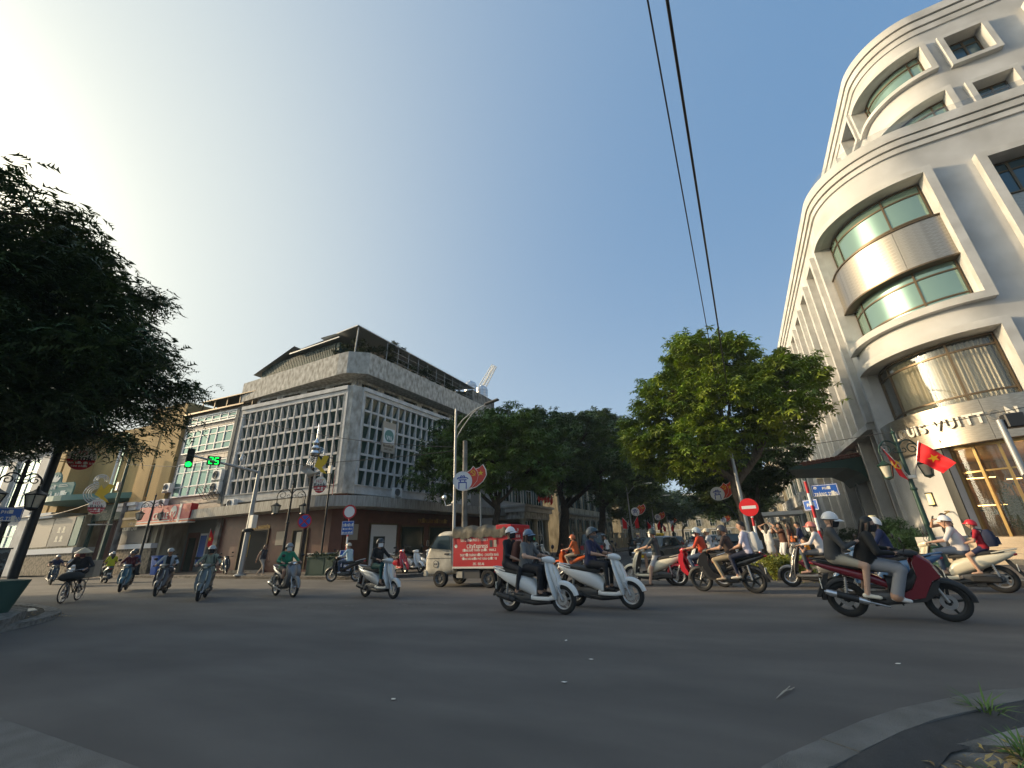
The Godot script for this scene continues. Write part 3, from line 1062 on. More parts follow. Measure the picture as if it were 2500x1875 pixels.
# ------------------------------------------------------------------ the block with the concrete screen
func screen_front(o: Node3D, at: Transform3D, x0: float, cols: int, flipped: bool) -> void:
	var pitch := 0.667
	var rows := 6
	var y0 := 5.28
	var ph := 1.02
	var W := pitch * cols
	var scr := part("concrete_screen", MB.new(), "screen_white", o, at)
	var m := MB.new()
	m.box(v3(x0 - 0.22, y0 + ph * rows, 0.0), v3(x0 + W + 0.22, 12.0, 0.32))
	m.box(v3(x0 - 0.22, 4.7, 0.0), v3(x0 + W + 0.22, y0 - 0.05, 0.32))
	m.box(v3(x0 - 0.2, y0 - 0.05, 0.0), v3(x0 + W + 0.2, y0 + 0.0, 0.4))
	m.box(v3(x0 - 0.22, y0, 0.0), v3(x0 - 0.05, y0 + ph * rows, 0.32))
	m.box(v3(x0 + W + 0.05, y0, 0.0), v3(x0 + W + 0.22, y0 + ph * rows, 0.32))
	m.box(v3(x0 - 0.22, 11.72, 0.32), v3(x0 + W + 0.22, 12.0, 0.42))
	scr.mesh = m.mesh()
	m = MB.new()
	m.box(v3(-0.055, y0, -0.12), v3(0.055, y0 + ph * rows, 0.28))
	var bar := m.mesh()
	for c in cols + 1:
		put("mullion", bar, "screen_white", scr, mv(v3(x0 + c * pitch, 0, 0)))
	m = MB.new()
	m.box(v3(x0 - 0.045, -0.075, -0.1), v3(x0 + W + 0.045, 0.075, 0.262))
	var rail := m.mesh()
	for r in range(1, rows):
		put("rail", rail, "screen_white", scr, mv(v3(0, y0 + ph * r, 0)))
	m = MB.new()
	m.poly([v3(0.046, 0.05, -0.05), v3(pitch - 0.046, 0.05, -0.05), v3(pitch - 0.046, ph - 0.05, 0.2), v3(0.046, ph - 0.05, 0.2)], v3(0, -0.2, 1).normalized())
	var pane := m.mesh()
	for c in cols:
		for r in rows:
			put("pane", pane, "pane_screen", scr, mv(v3(x0 + c * pitch, y0 + r * ph, 0)))
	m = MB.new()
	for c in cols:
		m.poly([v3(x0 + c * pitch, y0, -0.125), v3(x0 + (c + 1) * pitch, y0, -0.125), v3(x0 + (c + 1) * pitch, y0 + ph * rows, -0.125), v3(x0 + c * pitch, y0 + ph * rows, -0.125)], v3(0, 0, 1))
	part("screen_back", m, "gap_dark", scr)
func air_unit(parent: Node3D, at: Transform3D, w := 0.8, h := 0.6) -> MeshInstance3D:
	var m := MB.new()
	m.cbox(v3(-w / 2, 0, 0), v3(w / 2, h, 0.32), 0.02)
	m.box(v3(-w / 2 + 0.05, -0.12, 0), v3(-w / 2 + 0.09, 0.0, 0.34))
	m.box(v3(w / 2 - 0.09, -0.12, 0), v3(w / 2 - 0.05, 0.0, 0.34))
	var o := part("air_conditioner", m, "white", parent, at)
	m = MB.new()
	m.t = Transform3D(Basis(Vector3.RIGHT, PI / 2), v3(-w * 0.12, h * 0.5, 0.325))
	m.lathe([v2(0.0, 0.012), v2(h * 0.4, 0.012), v2(h * 0.4, 0.0)], 20)
	var f := part("fan", m, "gap_dark", o)
	m = MB.new()
	m.t = Transform3D(Basis(Vector3.RIGHT, PI / 2), v3(-w * 0.12, h * 0.5, 0.34))
	for r in [0.1, 0.2, 0.3, 0.39]:
		m.lathe([v2(h * r, 0.0), v2(h * r + 0.012, 0.008), v2(h * r + 0.02, 0.0)], 18)
	part("fan_guard", m, "galvanised", f)
	return o
func grid_block() -> void:
	var a := deg_to_rad(5.5)
	var L := Transform3D(Basis(Vector3.UP, a), v3(-22.4, 0, -19.0))
	var R := Transform3D(Basis(Vector3.UP, PI / 2 - deg_to_rad(1.8)), v3(-22.0, 0, -19.3))
	var o := thing("screen_building", "old white corner block with concrete grid screens over a brown tiled ground floor", "building", v3(-22.4, 0, -19.0))
	var back := mv(-o.position)
	L = back * L
	R = back * R
	screen_front(o, L, -10.12, 15, false)
	screen_front(o, R, 0.46, 19, true)
	var m := MB.new()
	m.t = back
	var pier := PackedVector2Array([v2(-22.62, 18.66), v2(-21.9, 18.8), v2(-21.66, 19.78), v2(-22.3, 20.2), v2(-23.0, 19.6)])
	m.t = back * Transform3D(Basis(Vector3.RIGHT, -PI / 2), Vector3.ZERO)
	var flip := PackedVector2Array()
	for q in pier:
		flip.append(v2(q.x, q.y))
	m.prism(flip, 4.7, 12.0)
	part("corner_pier", m, "old_white", o)
	var rng := RandomNumberGenerator.new()
	rng.seed = 9
	m = MB.new()
	var p0 := v3(-22.56, 0, -18.66)
	var p1 := v3(-21.98, 0, -18.79)
	var e := (p1 - p0).normalized()
	for j in 48:
		for i in 3:
			var x0 := i * 0.2 + (0.1 if j % 2 else 0.0)
			if x0 + 0.19 > 0.6:
				continue
			m.t = back * Transform3D(Basis(e, Vector3.UP, v3(-e.z, 0, e.x)), p0)
			m.box(v3(x0, 4.8 + j * 0.148, 0), v3(x0 + 0.19, 4.8 + j * 0.148 + 0.135, 0.008 + rng.randf() * 0.006))
	part("brick_courses", m, "old_white", o).set_meta("kind", "stuff")
	for fr in [[L, -10.2, -0.3, 4], [R, 0.5, 13.6, 6]]:
		m = MB.new()
		m.box(v3(fr[1], 12.0, -1.0), v3(fr[2], 12.2, -0.7))
		m.box(v3(fr[1], 12.75, -1.0), v3(fr[2], 13.0, -0.7))
		var w: float = (fr[2] - fr[1]) / fr[3]
		for i in fr[3] + 1:
			var x: float = fr[1] + i * w
			m.box(v3(maxf(x - 0.32, fr[1]), 12.2, -1.0), v3(minf(x + 0.32, fr[2]), 12.75, -0.64))
		part("clerestory_wall", m, "old_white", o, fr[0])
		for i in fr[3]:
			var x: float = fr[1] + i * w
			m = MB.new()
			m.box(v3(x + 0.34, 12.2, -0.9), v3(x + w - 0.34, 12.75, -0.86))
			var f := part("window", m, "pane_dark", o, fr[0])
			m = MB.new()
			for k in 5:
				var q: float = x + 0.34 + (w - 0.68) * k / 4.0
				m.box(v3(q - 0.03, 12.2, -0.86), v3(q + 0.03, 12.75, -0.82))
			part("window_bars", m, "bronze_frame", f).set_meta("kind", "stuff")
	var plan := PackedVector2Array([v2(-34.6, 18.4), v2(-23.4, 18.45), v2(-22.5, 18.55), v2(-21.4, 19.5), v2(-20.9, 36.6), v2(-34.6, 36.6)])
	m = MB.new()
	m.t = back * Transform3D(Basis(Vector3.RIGHT, -PI / 2), Vector3.ZERO)
	m.prism(plan, 12.95, 13.25)
	part("roof_slab", m, "parapet", o)
	m = MB.new()
	var K := [v2(-34.6, -18.4), v2(-23.4, -18.45), v2(-22.5, -18.55), v2(-21.4, -19.5), v2(-20.9, -36.6)]
	for i in 4:
		var u: Vector2 = K[i]
		var w: Vector2 = K[i + 1]
		var d := (w - u).normalized()
		m.t = back * Transform3D(Basis(v3(d.x, 0, d.y), Vector3.UP, v3(-d.y, 0, d.x)), v3(u.x, 0, u.y))
		m.box(v3(0.0, 13.25, -0.2), v3(u.distance_to(w), 14.62, 0.0))
	part("parapet", m, "parapet", o)
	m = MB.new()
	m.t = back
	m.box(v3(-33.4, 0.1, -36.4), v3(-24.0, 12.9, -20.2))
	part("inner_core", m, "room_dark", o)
	var can := [[-36.2, -17.0], [-23.4, -17.15]]
	for q in round_corner(v2(-23.4, -17.15), v2(-20.25, -17.4), v2(-19.9, -22.0), 2.6):
		can.append([q.x, q.y])
	can.append_array([[-19.85, -24.0], [-19.6, -37.0], [-22.4, -37.0], [-23.0, -20.0], [-36.2, -18.0]])
	m = slab(can, 3.78, 3.9)
	m.t = Transform3D()
	part("canopy_soffit", m, "old_white", o, back)
	var path := []
	for i in range(0, can.size() - 3):
		path.append(v2(can[i][0], can[i][1]))
	m = MB.new()
	for i in path.size() - 1:
		var d: Vector2 = (path[i + 1] - path[i]).normalized()
		m.t = back * Transform3D(Basis(v3(d.x, 0, d.y), Vector3.UP, v3(-d.y, 0, d.x)), v3(path[i].x, 0, path[i].y))
		m.box(v3(-0.01, 3.8, -0.12), v3(path[i].distance_to(path[i + 1]) + 0.01, 4.42, 0.02))
	part("canopy_edge", m, "canopy_edge", o)
	m = MB.new()
	m.box(v3(-10.6, 0.14, -0.3), v3(-0.3, 3.8, 0.0))
	part("ground_floor_wall", m, "brown_tile", o, L)
	m = MB.new()
	m.box(v3(0.1, 0.14, -0.3), v3(15.5, 3.8, 0.0))
	part("ground_floor_wall", m, "brown_tile", o, R)
	m = MB.new()
	m.t = back * Transform3D(Basis(Vector3.RIGHT, -PI / 2), Vector3.ZERO)
	m.prism(PackedVector2Array([v2(-22.75, 18.95), v2(-21.98, 19.25), v2(-22.2, 19.9), v2(-23.2, 19.5)]), 0.14, 4.7)
	part("ground_floor_wall", m, "brown_tile", o)
	for d in [[L, -8.2, -5.7, 0.3, 2.75, "gap_dark", "door"], [L, -3.4, -2.2, 0.3, 2.6, "gap_dark", "door"], [R, 2.2, 4.6, 0.15, 2.85, "white", "shutter_wall"], [R, 5.1, 7.4, 0.3, 2.75, "pane_dark", "shop_window"], [R, 8.2, 10.8, 0.3, 2.75, "pane_dark", "shop_window"]]:
		m = MB.new()
		m.box(v3(d[1], d[3], -0.02), v3(d[2], d[4], 0.015))
		var q := part(d[6], m, d[5], o, d[0])
		m = MB.new()
		m.box(v3(d[1] - 0.1, d[3], 0.0), v3(d[1], d[4], 0.06))
		m.box(v3(d[2], d[3], 0.0), v3(d[2] + 0.1, d[4], 0.06))
		m.box(v3(d[1] - 0.1, d[4], 0.0), v3(d[2] + 0.1, d[4] + 0.1, 0.06))
		part("frame", m, "bronze_frame", q)
	bx("door_leaf", v3(2.5, 0.15, 0.016), v3(3.5, 2.1, 0.05), "room_dark", o).transform = R
	bx("yellow_poster", v3(-7.9, 1.1, 0.016), v3(-7.35, 2.5, 0.03), "yellow", o).transform = L
	bx("pale_curtain", v3(-3.1, 0.4, 0.016), v3(-2.7, 2.5, 0.03), "frost", o).transform = L
	bx("door_step", v3(-8.4, 0.14, 0.0), v3(-5.5, 0.3, 0.35), "concrete", o).transform = L
	for q in [[L, -4.9, 1.75, 0.75, 0.85, ["TRANH", "ẢNH"]], [R, 0.42, 1.9, 0.72, 0.95, []], [R, 11.4, 1.9, 1.5, 0.6, []]]:
		m = MB.new()
		m.box(v3(q[1], q[2], 0.0), v3(q[1] + q[3], q[2] + q[4], 0.04))
		var s := part("notice_board", m, "poster_beige", o, q[0])
	words("wall_lettering", "TRIỂN LÃM MỸ THUẬT", 0.26, "brass", o, R * mv(v3(8.6, 3.2, 0.01)), 0.02, true, 3.6)
	words("wall_lettering", "HIỆN NGUYÊN", 0.2, "brass", o, L * mv(v3(-6.6, 2.95, 0.01)), 0.02, true, 1.9)
	m = MB.new()
	m.box(v3(2.2, 7.75, 0.34), v3(3.5, 10.0, 0.4))
	var ban := part("banner", m, "poster_beige", o, R)
	m = MB.new()
	m.box(v3(2.32, 8.42, 0.4), v3(3.38, 9.52, 0.408))
	part("banner_print", m, "white", ban)
	m = MB.new()
	m.t = mv(v3(2.85, 8.98, 0.409))
	m.prism(disc_pts(0.45), 0.0, 0.004)
	part("banner_emblem", m, "teal_sign", ban)
	words("banner_lettering", "VN", 0.3, "white", ban, mv(v3(2.85, 8.82, 0.416)))
	words("banner_lettering", "ẢNH NGHỆ THUẬT", 0.15, "bronze_frame", ban, mv(v3(2.85, 8.2, 0.404)), 0.006, true, 1.0)
	words("banner_lettering", "SINCE 1953", 0.13, "bronze_frame", ban, mv(v3(2.85, 7.98, 0.404)), 0.006, true, 0.8)
	air_unit(o, R * mv(v3(3.9, 4.72, 0.32)), 0.8, 0.62)
	air_unit(o, L * mv(v3(-9.2, 4.42, 0.3)), 0.75, 0.5)
	var shed := part("roof_shed", MB.new(), "green_sheet", o, back)
	m = MB.new()
	m.box(v3(-33.2, 13.2, -26.0), v3(-24.1, 15.95, -18.95))
	for i in 44:
		m.box(v3(-33.2 + i * 0.2, 13.2, -18.95), v3(-33.1 + i * 0.2, 15.95, -18.9))
	shed.mesh = m.mesh()
	m = MB.new()
	m.poly([v3(-33.9, 15.3, -18.6), v3(-29.0, 16.75, -18.6), v3(-29.0, 16.75, -26.5), v3(-33.9, 15.3, -26.5)], v3(0, 1, 0))
	m.poly([v3(-29.3, 16.15, -18.5), v3(-23.7, 16.3, -18.5), v3(-23.7, 17.2, -24.5), v3(-29.3, 17.2, -24.5)], v3(0, 1, 0))
	m.box(v3(-29.3, 16.05, -18.55), v3(-23.7, 16.14, -18.5))
	part("shed_roof", m, "galvanised", o, back)
	m = MB.new()
	m.poly([v3(-24.2, 16.62, -18.7), v3(-21.9, 16.62, -18.6), v3(-21.3, 16.2, -33.4), v3(-27.0, 17.1, -33.4), v3(-27.0, 17.3, -19.4)], v3(0, 1, 0))
	m.poly([v3(-24.2, 16.56, -18.7), v3(-21.9, 16.56, -18.6), v3(-21.3, 16.14, -33.4), v3(-27.0, 17.04, -33.4), v3(-27.0, 17.24, -19.4)], v3(0, -1, 0))
	m.tube([v3(-21.9, 16.58, -18.6), v3(-21.3, 16.16, -33.4)], 0.06, 6)
	m.tube([v3(-24.2, 16.58, -18.7), v3(-21.9, 16.58, -18.6)], 0.06, 6)
	part("terrace_roof", m, "galvanised", o, back)
	m = MB.new()
	m.tube([v3(-22.3, 14.6, -18.9), v3(-22.0, 16.55, -18.75)], 0.05, 6)
	for i in 11:
		var z := -21.5 - i * 1.2
		m.tube([v3(-21.8 + i * 0.03, 14.6, z), v3(-21.75 + i * 0.03, 16.1 + 0.03 * (10 - i), z)], 0.025, 5)
	for y in [15.1, 15.5, 15.9]:
		m.tube([v3(-21.8, y, -22.0), v3(-21.5, y, -33.5)], 0.018, 5)
	part("terrace_frame", m, "galvanised", o, back)
	m = MB.new()
	m.box(v3(-27.5, 13.2, -34.0), v3(-24.0, 16.6, -21.0))
	part("terrace_wall", m, "poster_beige", o, back)
	m = MB.new()
	m.box(v3(-26.0, 13.2, -37.6), v3(-21.45, 16.05, -33.2))
	part("stair_tower", m, "concrete", o, back)
	m = MB.new()
	for q in [[-22.6, -34.6], [-22.3, -36.4]]:
		m.t = back * mv(v3(q[0], 16.05, q[1]))
		m.lathe([v2(0.0, 0.0), v2(0.62, 0.0), v2(0.66, 0.2), v2(0.66, 1.2), v2(0.5, 1.42), v2(0.2, 1.5), v2(0.18, 1.62), v2(0.0, 1.62)], 20)
		for y in [0.3, 0.6, 0.9]:
			m.lathe([v2(0.66, y), v2(0.69, y + 0.04), v2(0.66, y + 0.08)], 20)
		part("water_tank", m, "silver", o)
		m = MB.new()
	air_unit(o, back * mv(v3(-26.3, 14.5, -19.6)), 1.1, 0.8)
	greenery("roof_plants", "overgrown potted plants along the roof terrace of the white screen building", [[v3(-22.4, 15.4, -20.3), v3(0.6, 0.7, 1.6)], [v3(-22.1, 16.1, -22.6), v3(0.4, 1.0, 1.8)], [v3(-21.9, 15.3, -25.5), v3(0.4, 0.6, 2.6)], [v3(-21.8, 15.2, -30.0), v3(0.4, 0.5, 3.0)], [v3(-23.6, 15.1, -19.2), v3(0.8, 0.5, 0.4)]], 1500, 0.16, v3(0.055, 0.075, 0.03), 71)
	var cr := thing("tower_crane", "far white lattice crane jib rising behind the roof water tanks", "crane", v3(-34.9, 0, -58.0))
	m = MB.new()
	m.tube([v3(-1.8, 0, 0), v3(-1.3, 26.0, 0)], 0.25, 6)
	part("mast", m, "galvanised", cr)
	m = MB.new()
	var b0 := v3(-1.3, 26.0, 0)
	var b1 := v3(2.0, 30.6, 0)
	var dd := (b1 - b0).normalized()
	var nn := v3(-dd.y, dd.x, 0)
	for sgn in [[-1, -1], [-1, 1], [1, -1], [1, 1]]:
		m.tube([b0 + nn * 0.45 * sgn[0] + v3(0, 0, 0.45 * sgn[1]), b1 + nn * 0.3 * sgn[0] + v3(0, 0, 0.3 * sgn[1])], 0.09, 5)
	for i in 14:
		var p := b0.lerp(b1, i / 14.0)
		var q := b0.lerp(b1, (i + 1) / 14.0)
		m.tube([p + nn * 0.45, q - nn * 0.42], 0.05, 4)
		m.tube([p - nn * 0.45, q + nn * 0.42], 0.05, 4)
	part("jib", m, "white", cr)
# ------------------------------------------------------------------ the row to the left along the cross street
func left_row() -> void:
	var a := deg_to_rad(5.5)
	var base := v3(-22.4, 0, -19.0)
	var L := Transform3D(Basis(Vector3.UP, a), base)
	var o := thing("tiled_shophouse", "narrow pale tiled building with white window bands above a red shop sign", "building", L * v3(-14.0, 0, 0), a)
	var F := mv(v3(14.0, 0, 0))
	var m := MB.new()
	m.box(v3(-17.5, 4.0, -11.0), v3(-10.9, 12.3, -0.02))
	part("wall", m, "pale_tile", o, F)
	m = MB.new()
	m.box(v3(-10.9, 0.1, -0.6), v3(-10.62, 12.5, 0.12))
	m.box(v3(-10.6, 0.1, -0.6), v3(-10.38, 11.6, 0.18))
	part("drain_pier", m, "concrete", o, F)
	m = MB.new()
	m.box(v3(-11.25, 4.8, -0.02), v3(-10.92, 12.1, 0.16))
	part("corner_strip", m, "grey_wall", o, F)
	for j in 3:
		var y0: float = [5.55, 8.95, 11.3][j]
		var y1: float = [8.2, 10.9, 12.1][j]
		m = MB.new()
		m.box(v3(-16.95, y0, 0.0), v3(-11.3, y1, 0.06))
		var w := part("window", m, "pane_green", o, F)
		m = MB.new()
		for k in 7:
			var x := -16.95 + 5.65 * k / 6.0
			m.box(v3(x - 0.05, y0, 0.06), v3(x + 0.05, y1, 0.13))
		m.box(v3(-16.95, y0 + (y1 - y0) * 0.28, 0.06), v3(-11.3, y0 + (y1 - y0) * 0.28 + 0.09, 0.12))
		m.box(v3(-16.95, y1 - 0.1, 0.06), v3(-11.3, y1, 0.12))
		m.box(v3(-16.95, y0, 0.06), v3(-11.3, y0 + 0.1, 0.16))
		m.box(v3(-16.95, y1 - (y1 - y0) * 0.3, 0.06), v3(-11.3, y1 - (y1 - y0) * 0.3 + 0.07, 0.12))
		part("window_frame", m, "white", w)
	for j in 4:
		for k in 8:
			m = MB.new()
			var y: float = [4.98, 8.28, 8.62, 10.98][j]
			m.box(v3(-17.4 + k * 0.8, y, -0.02), v3(-16.62 + k * 0.8, y + 0.3, 0.03))
			part("facing_tile", m, "pale_tile", o, F)
	m = MB.new()
	m.box(v3(-17.5, 12.3, -11.0), v3(-10.4, 12.42, 0.35))
	m.box(v3(-17.0, 13.6, -8.0), v3(-10.4, 13.68, -0.4))
	for k in 5:
		m.box(v3(-16.9 + k * 1.55, 12.4, -0.6), v3(-16.82 + k * 1.55, 13.6, -0.52))
	m.box(v3(-16.6, 12.4, -6.0), v3(-11.0, 13.5, -2.5))
	part("roof_terrace", m, "bronze_frame", o, F)
	m = MB.new()
	m.box(v3(-17.5, 0.1, -2.2), v3(-10.6, 4.0, -1.9))
	part("shopfront_wall", m, "grey_wall", o, F)
	m = MB.new()
	m.box(v3(-17.6, 0.14, -2.2), v3(-17.25, 4.0, -0.2))
	part("side_pier", m, "cream_wall", o, F)
	for d in [[-16.9, -15.6, 0.2, 3.0, "brown_tile"], [-13.9, -12.0, 0.2, 3.05, "sign_red"]]:
		m = MB.new()
		m.box(v3(d[0], d[2], -1.9), v3(d[1], d[3], -1.82))
		var q := part("door", m, d[4], o, F)
		m = MB.new()
		m.box(v3(d[0] + 0.25, d[2], -1.82), v3(d[1] - 0.25, d[3] - 0.4, -1.8))
		part("pane", m, "pane_dark", q)
	for d in [[-15.45, -14.6, 0.6, 2.9, "white"], [-15.38, -14.67, 0.7, 2.75, "sign_blue"]]:
		m = MB.new()
		m.box(v3(d[0], d[2], -1.9), v3(d[1], d[3], -1.86 if d[4] == "white" else -1.84))
		part("poster_panel", m, d[4], o, F)
	bx("orange_notice", v3(-14.45, 1.9, -1.9), v3(-14.1, 2.35, -1.86), "orange", o).transform = F
	air_unit(o, F * mv(v3(-11.6, 5.6, 0.1)), 1.0, 0.75)
	air_unit(o, F * mv(v3(-11.6, 6.5, 0.1)), 1.0, 0.75)
	air_unit(o, F * mv(v3(-17.2, 6.1, 0.15)), 0.8, 0.6)
	air_unit(o, F * mv(v3(-17.3, 5.0, 0.15)), 0.7, 0.5)
	m = MB.new()
	for k in 6:
		m.tube([v3(-13.0 + k * 0.4, 5.2, 0.1), v3(-13.0 + k * 0.4, 6.0, 0.85)], 0.02, 4)
	for y in [0.0, 0.5, 1.0]:
		m.tube([v3(-13.0, 5.2 + y * 0.8, 0.1 + y * 0.75), v3(-11.0, 5.2 + y * 0.8, 0.1 + y * 0.75)], 0.02, 4)
	part("wire_rack", m, "dark_metal", o, F)
	var sg := thing("shop_sign", "long red shop sign with white bars and lettering above the grey shopfront", "sign", L * v3(-15.9, 3.55, 0.9), a)
	m = MB.new()
	m.box(v3(-3.05, 0.28, -0.5), v3(3.0, 1.35, 0.0))
	part("board", m, "sign_red", sg)
	m = MB.new()
	m.box(v3(-3.1, 0.0, -0.5), v3(3.05, 0.1, 0.03))
	m.box(v3(-3.05, 0.2, -0.5), v3(3.0, 0.28, 0.01))
	m.box(v3(-1.62, 0.1, 0.0), v3(-1.38, 1.36, 0.02))
	m.box(v3(1.75, 0.1, 0.0), v3(1.99, 1.36, 0.02))
	part("white_bars", m, "letter_white", sg)
	m = MB.new()
	m.box(v3(-3.05, 0.1, -0.5), v3(3.0, 0.2, 0.005))
	part("orange_stripe", m, "orange", sg)
	words("lettering", "CIRCLE", 0.46, "letter_white", sg, mv(v3(-0.26, 0.6, 0.012)), 0.02, true, 1.75)
	m = MB.new()
	m.t = Transform3D(Basis.from_scale(v3(0.8, 1.0, 1)), v3(1.13, 0.82, 0.005))
	m.prism(disc_pts(0.45, 32), 0.0, 0.012)
	part("round_mark", m, "letter_white", sg)
	words("lettering", "K", 0.66, "sign_red", sg, mv(v3(1.15, 0.5, 0.02)), 0.01, true)
	for k in 5:
		bx("speed_line", v3(-2.98, 1.22 - k * 0.08, 0.0), v3(-2.5 - k * 0.07, 1.19 - k * 0.08, 0.012), "letter_white", sg)
		bx("speed_line", v3(2.45, 1.22 - k * 0.1, 0.0), v3(2.9, 1.19 - k * 0.1, 0.012), "orange", sg)
	o = thing("yellow_building", "large yellow building with green glass strips and a curved green entrance canopy", "building", L * v3(-27.0, 0, 0), a)
	F = mv(v3(27.0, 0, 0))
	m = MB.new()
	m.box(v3(-19.83, 5.5, -9.0), v3(-17.55, 13.6, 0.25))
	m.box(v3(-22.1, 5.5, -9.0), v3(-20.33, 13.6, 0.25))
	m.box(v3(-20.33, 8.6, -9.0), v3(-19.83, 13.6, 0.2))
	m.box(v3(-37.0, 5.4, -9.0), v3(-34.7, 13.4, 0.25))
	m.box(v3(-34.3, 5.4, -9.0), v3(-33.0, 13.4, 0.25))
	m.box(v3(-33.0, 5.4, -9.0), v3(-24.4, 13.0, -1.4))
	m.box(v3(-24.4, 9.2, -9.0), v3(-22.1, 13.2, -1.2))
	part("wall", m, "yellow_wall", o, F)
	m = MB.new()
	m.box(v3(-20.33, 5.9, 0.0), v3(-19.83, 8.6, 0.1))
	m.box(v3(-34.7, 5.6, 0.0), v3(-34.3, 12.6, 0.1))
	m.box(v3(-28.9, 6.2, -1.4), v3(-28.4, 12.6, -1.3))
	part("glass_strip", m, "pane_green", o, F)
	var gw := part("glass_wall", quick_box(v3(-24.35, 5.9, -1.3), v3(-22.1, 9.2, -1.2)), "teal_sign", o, F)
	m = MB.new()
	for k in 5:
		m.box(v3(-24.35 + k * 0.5, 5.9, -1.2), v3(-24.3 + k * 0.5, 9.2, -1.15))
	for k in 8:
		m.box(v3(-24.35, 5.9 + k * 0.45, -1.2), v3(-22.1, 5.93 + k * 0.45, -1.16))
	part("glazing_bars", m, "frost", gw)
	m = MB.new()
	m.tube([v3(-22.75, 5.8, -0.9), v3(-22.75, 10.5, -0.9)], 0.14, 8)
	m.tube([v3(-28.0, 5.8, -0.9), v3(-28.0, 12.0, -0.9)], 0.14, 8)
	part("white_pipe", m, "white", o, F)
	m = MB.new()
	m.box(v3(-37.1, 4.95, -9.0), v3(-32.9, 5.4, 0.4))
	m.box(v3(-37.1, 5.2, 0.4), v3(-32.9, 5.4, 0.55))
	m.box(v3(-23.2, 4.9, -9.0), v3(-20.6, 5.5, 0.4))
	m.box(v3(-23.3, 5.25, 0.4), v3(-20.5, 5.5, 0.58))
	m.box(v3(-20.6, 4.9, -9.0), v3(-17.6, 5.5, 0.3))
	part("cornice", m, "matt_white", o, F)
	m = MB.new()
	m.box(v3(-37.0, 0.14, -6.0), v3(-28.3, 1.85, 0.1))
	m.box(v3(-22.6, 0.14, -6.0), v3(-17.7, 1.95, 0.1))
	part("stone_plinth", m, "stone_base", o, F)
	m = MB.new()
	m.box(v3(-37.0, 1.85, -6.0), v3(-28.3, 2.3, 0.2))
	m.box(v3(-22.6, 1.95, -6.0), v3(-17.7, 2.3, 0.2))
	part("white_ledge", m, "matt_white", o, F)
	m = MB.new()
	m.box(v3(-37.0, 2.3, -6.0), v3(-28.3, 4.95, 0.0))
	m.box(v3(-22.6, 2.3, -6.0), v3(-17.7, 4.9, 0.0))
	part("lower_wall", m, "cream_wall", o, F)
	m = MB.new()
	m.box(v3(-28.3, 0.14, -3.2), v3(-22.6, 5.6, -3.0))
	part("porch_back", m, "brown_tile", o, F)
	m = MB.new()
	for x in [-28.1, -25.6]:
		m.box(v3(x - 0.12, 0.14, -0.6), v3(x + 0.12, 5.0, -0.4))
	m.box(v3(-28.3, 4.4, -0.7), v3(-22.6, 5.7, -0.4))
	part("porch_frame", m, "door_green", o, F)
	for c in [[-28.0, -26.9], [-26.8, -25.7]]:
		var rows := []
		for j in 5:
			var row := []
			for i in 24:
				var x := lerpf(c[0], c[1], i / 23.0)
				var pull: float = 0.35 * pow(j / 4.0, 1.5) * (1.0 if c[0] < -27.5 else -1.0)
				row.append(v3(lerpf(x, c[0] if c[0] < -27.5 else c[1], absf(pull)), 4.4 - j * 1.0, -1.2 + 0.06 * sin(i * 1.7)))
			rows.append(row)
		m = MB.new()
		m.sheet(rows)
		part("porch_curtain", m, "brown_tile", o, F)
	var fr := []
	for i in 13:
		var t := i / 12.0
		fr.append(v2(lerpf(-33.6, -22.0, t), 0.25 + 2.1 * sin(PI * pow(t, 0.72))))
	var pl := PackedVector2Array()
	for q in fr:
		pl.append(v2(q.x, -q.y))
	pl.append(v2(-22.0, 1.2))
	pl.append(v2(-33.6, 1.2))
	m = MB.new()
	m.t = F * Transform3D(Basis(Vector3.RIGHT, -PI / 2), Vector3.ZERO)
	m.prism(pl, 5.95, 6.4)
	part("entrance_canopy", m, "teal_sign", o)
	var sb := thing("lettered_board", "grey green board with white raised letters and a lotus on the curved canopy", "sign", L * v3(-31.6, 6.4, 1.2), a + 0.12)
	m = MB.new()
	var brd := PackedVector2Array([v2(-2.2, 0), v2(2.0, 0), v2(2.0, 1.15), v2(1.8, 1.4), v2(0.2, 1.45)])
	for i in 9:
		var t := PI * i / 8.0
		brd.append(v2(-0.75 + cos(t) * 0.8, 1.55 + sin(t) * 0.9))
	brd.append(v2(-2.2, 1.0))
	m.prism(brd, -0.12, 0.0)
	part("board", m, "teal_sign", sb)
	words("lettering", "T HÀ NỘI", 0.55, "letter_white", sb, mv(v3(-0.3, 0.25, 0.02)), 0.06, true, 3.5)
	words("lettering", "MÚA RỐI", 0.28, "letter_white", sb, mv(v3(-0.9, 1.02, 0.02)), 0.06, true, 1.3)
	for k in 5:
		var t := (k - 2) * 0.42
		m = MB.new()
		m.t = Transform3D(Basis(Vector3.BACK, -t), v3(-0.8 + t * 0.25, 1.5, 0.01))
		m.prism(PackedVector2Array([v2(0, 0), v2(0.16, 0.28), v2(0.1, 0.55), v2(0, 0.72), v2(-0.1, 0.55), v2(-0.16, 0.28)]), 0.0, 0.03)
		part("lotus_petal", m, "letter_white", sb)
	bx("white_line", v3(0.1, 1.05, 0.0), v3(1.3, 1.1, 0.03), "letter_white", sb)
	bx("white_line", v3(0.1, 1.2, 0.0), v3(1.1, 1.25, 0.03), "letter_white", sb)
	words("porch_lettering", "Sân khấu múa", 0.28, "frost", o, F * mv(v3(-27.6, 5.15, -0.38)), 0.02, true, 2.8)
	var po := tag(part("poster", quick_box(v3(-32.95, 2.45, 0.02), v3(-29.6, 4.85, 0.1)), "poster_dark", null, L), "large dark wall poster with four pale portraits left of the theatre porch", "poster", "wall posters")
